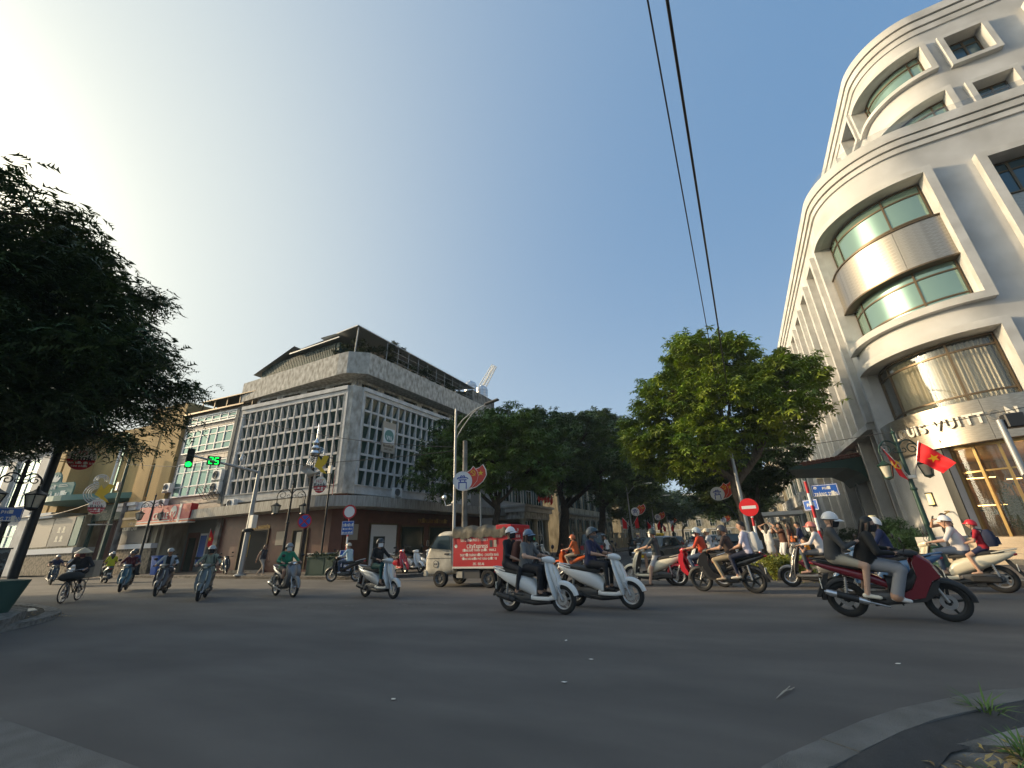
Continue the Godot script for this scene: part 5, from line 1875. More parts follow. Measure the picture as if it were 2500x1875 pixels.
func bank_sign(label: String, at: Vector3, out: Vector3, rx: float, ry: float, pole_side: Vector3) -> void:
	var o := thing("bank_sign", label, "sign", at, 0.0, "oval bank signs")
	o.transform = face_to(at, out)
	var top := PackedVector2Array()
	var low := PackedVector2Array()
	for i in 21:
		var a := lerpf(-0.12, PI + 0.12, i / 20.0)
		top.append(v2(cos(a) * rx, sin(a) * ry))
		a = lerpf(PI + 0.12, TAU - 0.12, i / 20.0)
		low.append(v2(cos(a) * rx, sin(a) * ry))
	var m := MB.new()
	m.prism(top, -0.08, 0.0)
	part("white_half", m, "letter_white", o)
	m = MB.new()
	m.prism(low, -0.08, 0.0)
	part("red_half", m, "sign_red", o)
	words("lettering", "HD", ry * 0.42, "sign_red", o, mv(v3(-rx * 0.15, ry * 0.42, 0.004)), 0.004, false)
	words("lettering", "Bank", ry * 0.42, "black_plastic", o, mv(v3(-rx * 0.02, -ry * 0.02, 0.004)), 0.004, true)
	m = MB.new()
	m.prism(PackedVector2Array([v2(rx * 0.28, ry * 0.72), v2(rx * 0.42, ry * 0.5), v2(rx * 0.75, ry * 0.78), v2(rx * 0.45, ry * 0.62)]), 0.002, 0.006)
	part("bird_mark", m, "yellow", o)
	words("lettering", "Cam kết lợi ích", ry * 0.17, "letter_white", o, mv(v3(0, -ry * 0.42, 0.004)), 0.004, true)
	words("lettering", "cao nhất", ry * 0.17, "letter_white", o, mv(v3(0, -ry * 0.68, 0.004)), 0.004, true)
	m = MB.new()
	for k in [-0.35, 0.35]:
		m.tube([v3(signf(pole_side.x) * rx * 0.9, ry * k, -0.04), v3(pole_side.x, ry * k + pole_side.y, pole_side.z - 0.04)], 0.014, 5)
	part("bracket", m, "dark_metal", o)
func dove_ornament(label: String, at: Vector3, out: Vector3, s: float) -> void:
	var o := thing("dove_ornament", label, "ornament", at, 0.0, "yellow dove ornaments")
	o.transform = face_to(at, out)
	for k in 4:
		var p := []
		for i in 26:
			var a := PI * 0.55 + PI * 1.25 * i / 25.0
			p.append(v3(cos(a), sin(a), 0) * (0.95 - k * 0.16) * s)
		var m := MB.new()
		m.tube(p, 0.03 * s, 6)
		part("ring_tube", m, "chrome", o)
	for k in 3:
		var p := []
		for i in 20:
			var a := PI * -0.1 + PI * 1.3 * i / 19.0
			p.append(v3(-0.05 + cos(a) * (0.5 - k * 0.13), 1.15 + sin(a) * (0.5 - k * 0.13), 0) * s)
		var m := MB.new()
		m.tube(p, 0.03 * s, 6)
		part("ring_tube", m, "chrome", o)
	var m2 := MB.new()
	m2.prism(PackedVector2Array([v2(-0.1, 0.15) * s, v2(0.05, 0.75) * s, v2(0.3, 0.35) * s, v2(0.55, 0.85) * s, v2(0.95, 0.75) * s, v2(0.75, 0.1) * s, v2(0.45, -0.25) * s, v2(0.95, -0.85) * s, v2(0.45, -0.7) * s, v2(0.2, -0.4) * s, v2(-0.2, -0.15) * s]), 0.02, 0.1)
	part("dove", m2, "yellow", o)
func wire(label: String, a: Vector3, b: Vector3, sag: float, r: float, group := "overhead wires") -> void:
	var p := []
	for i in 25:
		var t := i / 24.0
		p.append(a.lerp(b, t) - v3(0, sag * 4.0 * t * (1.0 - t), 0))
	var m := MB.new()
	m.tube(p, r, 5)
	tag(part("overhead_wire", m, "black_plastic"), label, "wire", group)
func street_furniture() -> void:
	var m: MB
	var o: Node3D
	scroll_lamp("scroll_street_lamp", "green scroll-armed street lamp with two red flags before the white store", v3(5.56, 0.15, -19.6), 4.45, 0.64, 0.72, 0.34, "lamp_green", "scroll-armed lamp posts")
	scroll_lamp("scroll_street_lamp", "black scroll-armed street lamp before the brown tiled wall, left of the blue no-parking sign", v3(-23.2, 0.15, -16.3), 4.9, 0.72, 0.72, 0.9, "dark_metal", "scroll-armed lamp posts")
	scroll_lamp("scroll_street_lamp", "black scroll-armed street lamp before the stone plinth left of the red shop sign", v3(-38.6, 0.15, -16.0), 5.4, 0.62, 0.72, 1.15, "dark_metal", "scroll-armed lamp posts")
	scroll_lamp("scroll_street_lamp", "black scroll-armed street lamp at the far left edge above the dark planter", v3(-19.5, 0.25, -4.5), 3.95, 0.42, 0.7, 1.25, "dark_metal", "scroll-armed lamp posts")
	var lb := v3(5.6, 3.05, -19.55)
	o = thing("flag_bracket", "small white bracket holding two flag sticks on the green lamp", "bracket", lb)
	m = MB.new()
	m.cbox(v3(-0.12, -0.06, -0.1), v3(0.12, 0.06, 0.1), 0.02)
	part("clamp", m, "letter_white", o)
	flag("red_flag", "red flag with yellow hammer and sickle on the left of the green lamp", lb + v3(-0.1, 0.05, 0.1), lb + v3(-0.62, 1.1, 0.35), v3(0.45, 0, 0.2), 0.55, 0.95, 2, "red flags on lamps", "hammer")
	flag("red_flag", "red flag with yellow star on the right of the green lamp", lb + v3(0.1, 0.05, 0.1), lb + v3(0.42, 1.15, 0.4), v3(0.95, 0, 0.15), 0.95, 0.75, 5, "red flags on lamps", "star")
	o = thing("street_name_sign", "blue street name sign on a red and white banded pole before the store", "sign", v3(2.35, 0.15, -18.47))
	banded_pole(o, 2.95)
	var nt := face_to(v3(0.5, 2.58, 0.06), v3(-0.18, 0, 1))
	var nb := board("name_board", 0.78, 0.4, "sign_blue", o, nt, "letter_white")
	words("lettering", "PHỐ", 0.085, "letter_white", nb, mv(v3(0.05, 0.065, 0.004)), 0.004)
	words("lettering", "TRÀNG TIỀN", 0.125, "letter_white", nb, mv(v3(0.0, -0.14, 0.004)), 0.004, true, 0.66)
	disc_part("round_seal", 0.05, 0.001, 0.004, "letter_white", nb, mv(v3(-0.27, 0.09, 0)), 18)
	words("lettering", "22", 0.05, "sign_blue", nb, mv(v3(-0.27, 0.072, 0.006)), 0.003)
	nb = board("second_board", 0.62, 0.36, "sign_blue", o, face_to(v3(-0.02, 2.12, -0.1), v3(-0.8, 0, 0.6)), "letter_white")
	words("lettering", "PHỐ", 0.11, "letter_white", nb, mv(v3(0.0, 0.0, 0.004)), 0.004)
	o = thing("no_entry_sign", "round red no-entry sign with white bar on a banded pole at the kerb", "sign", v3(0.42, 0.15, -18.59))
	banded_pole(o, 2.45, 0.3)
	var dt := face_to(v3(-0.04, 2.17, 0.06), v3(-0.1, 0, 1))
	var d := disc_part("disc", 0.325, -0.012, 0.0, "flag_red", o, dt, 40)
	bx("white_bar", v3(-0.24, -0.055, 0.0), v3(0.24, 0.055, 0.004), "matt_white", d)
	o = thing("grey_lamp_pole", "plain grey metal lamp pole rising into the bright green tree", "lamp pole", v3(0.25, 0.15, -23.4))
	part("pole", pole_mesh(8.6, 0.1, 0.06), "galvanised", o)
	o = thing("closed_road_sign", "round white sign with red rim over a blue lettered board on a banded pole", "sign", v3(-17.7, 0.15, -15.85))
	banded_pole(o, 2.9, 0.36)
	dt = face_to(v3(0.02, 3.0, 0.06), v3(0.45, 0, 1))
	d = disc_part("rim", 0.35, -0.012, 0.0, "sign_red", o, dt, 36)
	disc_part("white_field", 0.27, 0.001, 0.004, "matt_white", d, Transform3D.IDENTITY, 32)
	nb = board("blue_board", 0.62, 0.66, "sign_blue", o, face_to(v3(0.0, 2.22, 0.06), v3(0.45, 0, 1)), "letter_white")
	words("lettering", "TUYẾN PHỐ ĐI BỘ", 0.12, "letter_white", nb, mv(v3(0, 0.12, 0.004)), 0.004, true, 0.54)
	words("lettering", "TỪ 19H00 THỨ SÁU", 0.075, "letter_white", nb, mv(v3(0, -0.06, 0.004)), 0.004, true, 0.5)
	words("lettering", "ĐẾN 24H00 CHỦ NHẬT", 0.075, "letter_white", nb, mv(v3(0, -0.24, 0.004)), 0.004, true, 0.54)
	o = thing("loudspeaker_pole", "greenish pole with two horn loudspeakers above the blue no-parking sign", "pole", v3(-20.9, 0.15, -15.75))
	part("pole", pole_mesh(5.6, 0.11, 0.08), "bark", o)
	for k in 2:
		m = MB.new()
		m.t = Transform3D(Basis(Vector3.UP, 0.6 if k == 0 else -1.4) * Basis(Vector3.RIGHT, PI / 2), v3(-0.3 + k * 0.5, 5.5 - k * 0.25, 0.1))
		m.lathe([v2(0.05, -0.3), v2(0.07, -0.1), v2(0.12, 0.05), v2(0.24, 0.22), v2(0.25, 0.24), v2(0.1, 0.1), v2(0.0, 0.08)], 16)
		part("loudspeaker", m, "poster_beige", o)
	o = thing("no_parking_sign", "round blue no-parking sign with red rim and cross on the loudspeaker pole", "sign", v3(-20.8, 2.85, -15.6))
	o.transform = face_to(v3(-20.8, 2.85, -15.6), v3(0.6, 0, 1))
	disc_part("rim", 0.37, -0.012, 0.0, "sign_red", o, Transform3D.IDENTITY, 36)
	disc_part("blue_field", 0.3, 0.001, 0.004, "sign_blue", o, Transform3D.IDENTITY, 32)
	for k in 2:
		m = MB.new()
		m.t = Transform3D(Basis(Vector3.BACK, PI / 4 + k * PI / 2), Vector3.ZERO)
		m.box(v3(-0.29, -0.035, 0.004), v3(0.29, 0.035, 0.008 + k * 0.001))
		part("red_bar", m, "sign_red", o)
	dove_ornament("silver spiral ornament with a yellow dove above the loudspeaker pole before the grid screen", v3(-20.7, 5.9, -15.85), v3(0.62, 0, 1), 0.62)
	o = thing("spire_ornament", "small pagoda-shaped festive spire above the dove on the loudspeaker pole", "ornament", v3(-20.85, 6.4, -15.7))
	m = MB.new()
	m.lathe([v2(0.24, 0.0), v2(0.3, 0.15), v2(0.2, 0.3), v2(0.26, 0.45), v2(0.15, 0.6), v2(0.2, 0.75), v2(0.06, 0.95), v2(0.025, 1.05), v2(0.02, 1.9)], 10)
	part("spire", m, "chrome", o)
	o = thing("black_pole", "thin black pole with a short arm, right of the loudspeakers", "pole", v3(-20.35, 0.15, -16.55))
	part("pole", pole_mesh(6.3, 0.055, 0.045), "dark_metal", o)
	m = MB.new()
	m.tube([v3(0, 6.2, 0), v3(-0.7, 6.35, 0.5)], 0.03, 6)
	part("arm", m, "dark_metal", o)
	m = MB.new()
	m.cbox(v3(-0.16, 5.3, 0.0), v3(0.1, 5.75, 0.14), 0.02)
	part("box", m, "letter_white", o)
	bank_sign("small oval bank sign hanging under the yellow dove before the grid screen", v3(-20.42, 4.78, -15.95), v3(0.62, 0, 1), 0.34, 0.45, v3(0.35, 0.0, -0.4))
	var mb := v3(-26.0, 0.15, -15.8)
	var top := v3(-26.1, 6.1, -15.75)
	var tip := v3(-26.75, 6.6, -12.3)
	o = thing("traffic_mast", "tall grey traffic light mast with a long arm over the road", "mast", mb)
	part("pole", pole_mesh(6.0, 0.16, 0.1), "galvanised", o)
	m = MB.new()
	m.lathe([v2(0.34, 0.0), v2(0.34, 0.05), v2(0.18, 0.12)], 8)
	part("base", m, "galvanised", o)
	m = MB.new()
	m.tube([top - mb - v3(0, 0.05, 0), tip - mb], [0.085, 0.05], 10)
	part("arm", m, "galvanised", o)
	m = MB.new()
	m.tube([v3(-0.15, 6.0, 0.9), v3(-0.2, 6.75, 0.9), v3(-0.2, 6.85, 1.05)], 0.03, 6)
	m.ball(v3(-0.2, 6.55, 1.1), v3(0.12, 0.14, 0.12))
	m.tube([v3(-0.2, 6.85, 1.08), v3(-0.2, 6.65, 1.1)], 0.08, 8)
	part("camera_dome", m, "white", o)
	m = MB.new()
	m.cbox(v3(0.12, 2.55, -0.15), v3(0.5, 3.3, 0.15), 0.02)
	m.box(v3(0.05, 2.9, -0.03), v3(0.14, 2.95, 0.03))
	part("control_box", m, "letter_white", o)
	m = MB.new()
	m.lathe([v2(0.17, 2.35), v2(0.3, 2.4), v2(0.3, 2.5), v2(0.17, 2.55)], 12)
	part("clamp_ring", m, "dark_metal", o)
	var facing := v3(0.86, -0.1, 0.5)
	o = thing("traffic_light", "three-lamp traffic light showing green at the end of the mast arm", "traffic light", tip)
	o.transform = face_to(tip + v3(0, -0.15, 0.1), facing)
	m = MB.new()
	m.cbox(v3(-0.17, -0.55, -0.2), v3(0.17, 0.55, 0.0), 0.03)
	part("housing", m, "black_plastic", o)
	for k in 3:
		var at := mv(v3(0, 0.35 - k * 0.35, 0))
		m = MB.new()
		m.t = Transform3D(Basis(Vector3.RIGHT, PI / 2), Vector3.ZERO)
		for i in 9:
			pass
		var hood := []
		for j in 2:
			var row := []
			for i in 13:
				var a := lerpf(-0.3, PI + 0.3, i / 12.0)
				row.append(v3(cos(a) * 0.155, sin(a) * 0.155, 0.0 if j == 0 else 0.2))
			hood.append(row)
		m = MB.new()
		m.sheet(hood)
		part("hood", m, "black_plastic", o, at)
		if k == 2:
			disc_part("green_lamp", 0.135, 0.0, 0.03, "gap_dark", o, at, 24).material_override = glow("green_glow", Color(0.03, 1.0, 0.25), 2.6)
			var gl := OmniLight3D.new()
			gl.name = "green_light"
			gl.light_color = Color(0.05, 1.0, 0.3)
			gl.light_energy = 0.02
			gl.light_size = 0.12
			gl.shadow_enabled = true
			gl.position = v3(0, -0.35, 0.2)
			o.add_child(gl)
		else:
			disc_part("dark_lamp", 0.135, 0.0, 0.03, "gap_dark", o, at, 24)
	var cpos := top.lerp(tip, 0.66)
	o = thing("countdown_display", "square countdown display with green digits beside the traffic light", "display", cpos)
	o.transform = face_to(cpos + v3(0, 0.02, 0.12), facing)
	m = MB.new()
	m.cbox(v3(-0.33, -0.26, -0.12), v3(0.33, 0.26, 0.0), 0.02)
	part("housing", m, "black_plastic", o)
	var gm := glow("green_glow", Color(0.03, 1.0, 0.25), 2.6)
	var seg := {"2": [1, 1, 0, 1, 1, 0, 1], "5": [1, 0, 1, 1, 0, 1, 1]}
	for k in 2:
		var s: Array = seg["25"[k]]
		var x := -0.14 + k * 0.28
		var q := [[-0.075, 0.15, 0.075, 0.19], [0.06, 0.01, 0.1, 0.17], [-0.1, 0.01, -0.06, 0.17], [-0.075, -0.02, 0.075, 0.02], [-0.1, -0.17, -0.06, -0.01], [0.06, -0.17, 0.1, -0.01], [-0.075, -0.19, 0.075, -0.15]]
		for i in 7:
			if s[i]:
				m = MB.new()
				m.box(v3(x + q[i][0], q[i][1], 0.0), v3(x + q[i][2], q[i][3], 0.006))
				part("digit_segment", m, gm, o)
	var sp := v3(7.05, 0.15, -16.5)
	o = thing("signal_pole", "pale grey signal pole at the right edge in front of the store", "pole", sp)
	part("pole", pole_mesh(4.0, 0.075, 0.075), "galvanised", o)
	m = MB.new()
	m.cbox(v3(0.1, 3.75, -0.2), v3(0.5, 4.15, 0.1), 0.03)
	m.box(v3(0.0, 3.9, -0.03), v3(0.14, 3.95, 0.03))
	part("junction_box", m, "black_plastic", o)
	var sh := v3(7.08, 2.2, -16.3)
	o = thing("pedestrian_signal", "black pedestrian signal with a red standing figure at the right edge", "traffic light", sh)
	o.transform = face_to(sh, v3(-0.35, 0, 1))
	m = MB.new()
	m.cbox(v3(-0.17, -0.42, -0.2), v3(0.17, 0.42, 0.0), 0.04)
	part("housing", m, "black_plastic", o)
	disc_part("lens", 0.14, 0.0, 0.012, "gap_dark", o, mv(v3(0, 0.2, 0)), 24)
	disc_part("lens", 0.14, 0.0, 0.012, "gap_dark", o, mv(v3(0, -0.2, 0)), 24)
	m = MB.new()
	m.t = mv(v3(0, 0.2, 0.013))
	m.prism(PackedVector2Array([v2(-0.03, -0.1), v2(0.03, -0.1), v2(0.045, 0.045), v2(-0.045, 0.045)]), 0.0, 0.004)
	m.t.origin.y = 0.275
	m.prism(disc_pts(0.026, 10), 0.0, 0.004)
	part("red_figure", m, glow("red_glow", Color(1.0, 0.05, 0.12), 2.0), o)
	o = thing("black_pole", "thick black lamp pole at the left rising into the dark tree", "pole", v3(-20.05, 0.25, -5.22))
	part("pole", pole_mesh(9.0, 0.12, 0.09), "dark_metal", o)
	m = MB.new()
	for y in [4.3, 4.85]:
		m.tube([v3(-0.1, y, 0.25), v3(0.2, y, -0.75)], 0.015, 5)
	part("bracket", m, "dark_metal", o)
	bank_sign("large oval bank sign on the thick black pole under the dark tree", v3(-19.82, 4.62, -5.78), v3(0.95, 0, 0.35), 0.36, 0.4, v3(-0.55, 0, -0.1))
	o = thing("street_name_sign", "blue street name board cut by the left edge under the twin lanterns", "sign", v3(-19.4, 0.25, -4.35))
	banded_pole(o, 2.2, 0.4)
	nb = board("name_board", 0.75, 0.4, "sign_blue", o, face_to(v3(0.06, 2.42, -0.02), v3(1, 0, 0.2)), "letter_white")
	words("lettering", "TRÀNG TIỀN", 0.125, "letter_white", nb, mv(v3(0.0, -0.14, 0.004)), 0.004, true, 0.66)
	words("lettering", "PHỐ", 0.085, "letter_white", nb, mv(v3(0.05, 0.06, 0.004)), 0.004)
	o = thing("concrete_pole", "thick bare concrete pole before the theatre porch", "pole", v3(-44.0, 0.15, -16.4))
	part("pole", pole_mesh(5.4, 0.22, 0.2), "concrete", o)
	o = thing("green_pole", "tall green pole carrying ornaments before the theatre porch", "pole", v3(-44.6, 0.15, -15.95))
	part("pole", pole_mesh(9.6, 0.15, 0.1), "lamp_green", o)
	m = MB.new()
	m.cbox(v3(-0.2, 6.3, 0.1), v3(0.2, 7.0, 0.3), 0.03)
	part("meter_box", m, "galvanised", o)
	dove_ornament("silver ring ornament with a yellow dove before the theatre's green canopy", v3(-43.9, 6.1, -14.4), v3(0.9, 0, 0.42), 0.85)
	bank_sign("small oval bank sign on the green pole above the lotus ornament", v3(-43.7, 5.1, -14.5), v3(0.9, 0, 0.42), 0.5, 0.55, v3(0.5, 0, -0.5))
	o = thing("lotus_ornament", "white open-work lotus ornament on the green pole before the porch", "ornament", v3(-43.6, 3.75, -15.0))
	o.transform = face_to(v3(-43.6, 3.75, -15.0), v3(0.9, 0, 0.42))
	for k in 7:
		var t := (k - 3) * 0.36
		m = MB.new()
		m.t = Transform3D(Basis(Vector3.BACK, -t), v3(t * 0.35, 0.05, 0.01 * k))
		m.prism(stroke([v2(0, 0), v2(0.17, 0.35), v2(0.0, 0.72), v2(-0.17, 0.35), v2(0, 0)], 0.05), 0.0, 0.03)
		part("petal", m, "letter_white", o)
	m = MB.new()
	m.box(v3(-0.7, -0.02, 0.0), v3(0.7, 0.06, 0.05))
	part("bar", m, "letter_white", o)
	o = thing("curved_arm_lamp", "tall grey street lamp with curved arm behind the covered truck", "street lamp", v3(-13.62, 0.15, -19.3))
	part("pole", pole_mesh(8.75, 0.1, 0.06), "galvanised", o)
	m = MB.new()
	m.tube([v3(0, 7.5, 0), v3(0.5, 8.0, 0), v3(1.3, 8.45, 0), v3(2.1, 8.65, 0)], 0.035, 6)
	m.tube([v3(0, 6.9, 0), v3(0.45, 7.5, 0), v3(1.1, 8.2, 0), v3(1.5, 8.5, 0)], 0.03, 6)
	part("arm", m, "galvanised", o)
	m = MB.new()
	m.t = Transform3D(Basis(Vector3.BACK, 0.16), v3(2.5, 8.74, 0))
	m.cbox(v3(-0.5, -0.05, -0.12), v3(0.4, 0.06, 0.12), 0.03)
	part("lamp_head", m, "engine_grey", o)
	gate_emblem("gate_emblem", "big round gate emblem with red crescents on the lamp beside the truck", v3(-13.0, 4.62, -19.15), v3(0.62, 0, 1), 1.0, "gate emblems along the street")
	o = thing("concrete_pole", "plain round concrete pole right of the curved-arm lamp behind the truck", "pole", v3(-13.35, 0.15, -19.9))
	part("pole", pole_mesh(6.9, 0.17, 0.13), "concrete", o)
	o = thing("thin_pole", "thin white metal pole right of the concrete pole behind the truck", "pole", v3(-13.5, 0.15, -21.8))
	part("pole", pole_mesh(4.2, 0.05, 0.05), "galvanised", o)
	o = thing("convex_mirror", "small dish-shaped floodlight on a bent arm left of the lamp", "floodlight", v3(-14.3, 3.85, -19.3))
	m = MB.new()
	m.ball(Vector3.ZERO, v3(0.16, 0.16, 0.1))
	m.tube([v3(0, -0.15, 0), v3(0.1, -0.45, 0), v3(0.45, -0.42, 0), v3(0.68, -0.1, 0)], 0.025, 6)
	part("head", m, "silver", o)
	for q in [[-9.9, -45.0, 8.0, "second", 1.0], [-10.2, -60.0, 8.0, "third", 0.95], [-11.0, -78.0, 8.0, "fourth", 0.95]]:
		o = thing("curved_arm_lamp", "%s street lamp down the left of the side street, grey with short arm" % q[3], "street lamp", v3(q[0], 0.1, q[1]))
		part("pole", pole_mesh(6.4, 0.09, 0.06), "galvanised", o)
		m = MB.new()
		m.tube([v3(0, 5.6, 0), v3(0.7, 6.3, 0), v3(2.1, 6.6, 0)], 0.04, 6)
		part("arm", m, "galvanised", o)
		bx("lamp_head", v3(1.7, 6.5, -0.1), v3(2.6, 6.62, 0.1), "letter_white", o)
		gate_emblem("gate_emblem", "%s gate emblem with red crescents along the left of the side street" % q[3], v3(q[0] + 0.6, 3.95, q[1] + 0.1), v3(0.25, 0, 1), q[4] * 0.8, "gate emblems along the street")
		for k in 2:
			var f := v3(q[0] - 0.1 + 0.2 * k, 2.6, q[1] + 0.1)
			flag("red_flag", "limp red flag on the %s lamp, %s stick" % [q[3], "left" if k == 0 else "right"], f, f + v3(-0.7 + 1.4 * k, 0.9, 0.1), v3(-0.1 + 0.2 * k, 0, 0), 0.4, 1.0, k + 7, "red flags on lamps")
	for q in [[-0.95, 3.85, -30.0, "on the right, partly behind the bright tree's limb"], [-2.2, 3.6, -72.0, "on the right, far down the side street"]]:
		gate_emblem("gate_emblem", "red crescent street emblem %s" % q[3], v3(q[0], q[1], q[2]), v3(-0.1, 0, 1), 0.8, "gate emblems along the street")
		o = thing("thin_pole", "slanting pole of the red emblem " + q[3], "pole", v3(0.5, 0.15, q[2] - 0.1))
		m = MB.new()
		m.tube([v3(0, 0, 0), v3(-0.2, 1.6, 0), v3(-1.4, 3.6, 0)], 0.05, 6)
		part("pole", m, "dark_metal", o)
	flag("red_flag", "narrow furled red flag at the corner pier of the white screen building", v3(-22.25, 4.4, -18.4), v3(-22.0, 6.3, -18.2), v3(-0.12, 0, 0.18), 0.3, 1.5, 4, "red flags on buildings")
	flag("red_flag", "small red flag with yellow star on a stick before the grey shopfront", v3(-31.6, 1.3, -16.6), v3(-31.3, 2.95, -16.5), v3(0.3, 0, -0.45), 0.7, 0.55, 9, "red flags on buildings", "star")
	for k in 2:
		o = thing("green_barrier", "dark green metal street barrier box at the corner kerb, %s one" % ("left" if k == 0 else "right"), "barrier", v3(-19.9 + k * 1.25, 0.15, -16.2 - 0.1 * k), 0.1, "green barrier boxes")
		m = MB.new()
		m.cbox(v3(-0.6, 0.06, -0.35), v3(0.6, 0.85, 0.35), 0.02)
		part("box", m, "lamp_green", o)
		m = MB.new()
		m.box(v3(-0.64, 0.85, -0.38), v3(0.64, 0.9, 0.38))
		m.box(v3(-0.62, 0.0, -0.36), v3(0.62, 0.06, 0.36))
		part("rim", m, "lamp_green", o)
		greenery("barrier_plants", "sparse low plants in the %s green barrier box" % ("left" if k == 0 else "right"), [[v3(-19.9 + k * 1.25, 1.05, -16.2), v3(0.5, 0.14, 0.25)]], 90, 0.13, v3(0.05, 0.07, 0.02), 81 + k)
	o = thing("ribbed_bin", "grey ribbed rubbish container behind the green barrier boxes", "bin", v3(-20.9, 0.15, -17.0))
	m = MB.new()
	m.cbox(v3(-0.6, 0.1, -0.4), v3(0.6, 1.0, 0.4), 0.05)
	part("tub", m, "engine_grey", o)
	for k in 8:
		bx("rib", v3(-0.55 + k * 0.15, 0.15, 0.4), v3(-0.5 + k * 0.15, 0.9, 0.43), "engine_grey", o)
	bx("lid", v3(-0.63, 1.0, -0.43), v3(0.63, 1.06, 0.43), "galvanised", o, 0.02)
	o = thing("parking_board", "blue A-frame parking board with white words at the corner kerb", "sign", v3(-17.55, 0.15, -15.7), 0.3)
	nb = board("panel", 0.75, 0.95, "sign_blue", o, Transform3D(Basis(Vector3.RIGHT, -0.15), v3(0, 0.7, 0)), "letter_white")
	words("lettering", "NHẬN", 0.17, "letter_white", nb, mv(v3(0, 0.14, 0.004)), 0.004)
	words("lettering", "TRÔNG XE", 0.17, "letter_white", nb, mv(v3(0, -0.22, 0.004)), 0.004, true, 0.66)
	m = MB.new()
	for x in [-0.33, 0.33]:
		m.tube([v3(x, 0, 0.12), v3(x, 1.15, -0.06)], 0.015, 5)
		m.tube([v3(x, 0, -0.35), v3(x, 1.15, -0.08)], 0.015, 5)
	part("legs", m, "galvanised", o)
	o = thing("blue_bin", "bright blue plastic bin standing before the grey shopfront", "bin", v3(-37.3, 0.15, -16.8))
	m = MB.new()
	m.loft([[v3(0, 0, 0), v3(0.4, 0, 0), v3(0, 0, 0.35), 6.0], [v3(0, 1.15, 0), v3(0.55, 0, 0), v3(0, 0, 0.45), 6.0], [v3(0, 1.25, 0), v3(0.6, 0, 0), v3(0, 0, 0.5), 6.0]], 20)
	part("tub", m, "sign_blue", o)
	o = thing("dark_planter", "dark green tapered street planter on the raised plinth at the left edge", "planter", v3(-16.3, 0.25, -3.4))
	m = MB.new()
	m.loft([[v3(0, 0, 0), v3(0.85, 0, 0), v3(0, 0, 0.82), 8.0], [v3(0, 0.68, 0), v3(1.0, 0, 0), v3(0, 0, 1.0), 8.0]], 24)
	part("tub", m, "door_green", o)
	o = thing("marbled_panel", "dark marbled plastic-wrapped panel standing behind the planter at the left edge", "panel", v3(-16.6, 0.9, -3.35))
	m = MB.new()
	m.box(v3(-0.05, 0.0, -0.75), v3(0.05, 0.75, 0.75))
	var mp := part("panel", m, "dark_metal", o)
	mp.material_override = dress("marbled", 0.10, 0.115, 0.11, 0.15, noise_tex(51, 0.012, 5, Color(0.2, 0.2, 0.2), Color(1.6, 1.6, 1.6), 256, FastNoiseLite.TYPE_SIMPLEX, 0.45, 0.75), Vector3.ONE * 1.2)
	m = MB.new()
	m.tube([v3(0.06, 0.76, -0.78), v3(0.06, 0.76, 0.78)], 0.02, 5)
	part("rail", m, "dark_metal", o)
	wire("thick overhead cable running along the street straight above the camera", v3(0.43, 9.9, 9.0), v3(0.75, 8.4, -23.4), 0.25, 0.028)
	wire("thinner overhead cable just left of the thick one above the camera", v3(0.30, 9.9, 9.0), v3(0.30, 8.5, -23.4), 0.28, 0.016)
	wire("wire slanting across the front of the grid screen down to the right", v3(-33.5, 11.6, -16.5), v3(-13.6, 6.6, -19.3), 0.6, 0.02)
	wire("lower wire crossing level before the grid screen to the lamp", v3(-42.0, 8.2, -15.0), v3(-13.6, 6.4, -19.3), 0.5, 0.02)
	wire("wire from the white store's awning level across to the right edge", v3(0.3, 5.1, -23.3), v3(9.0, 4.9, -19.0), 0.12, 0.012)
	wire("bright rope of small lights drooping before the theatre at the left", v3(-56.0, 5.0, -14.0), v3(-44.0, 5.6, -14.6), 0.35, 0.03)
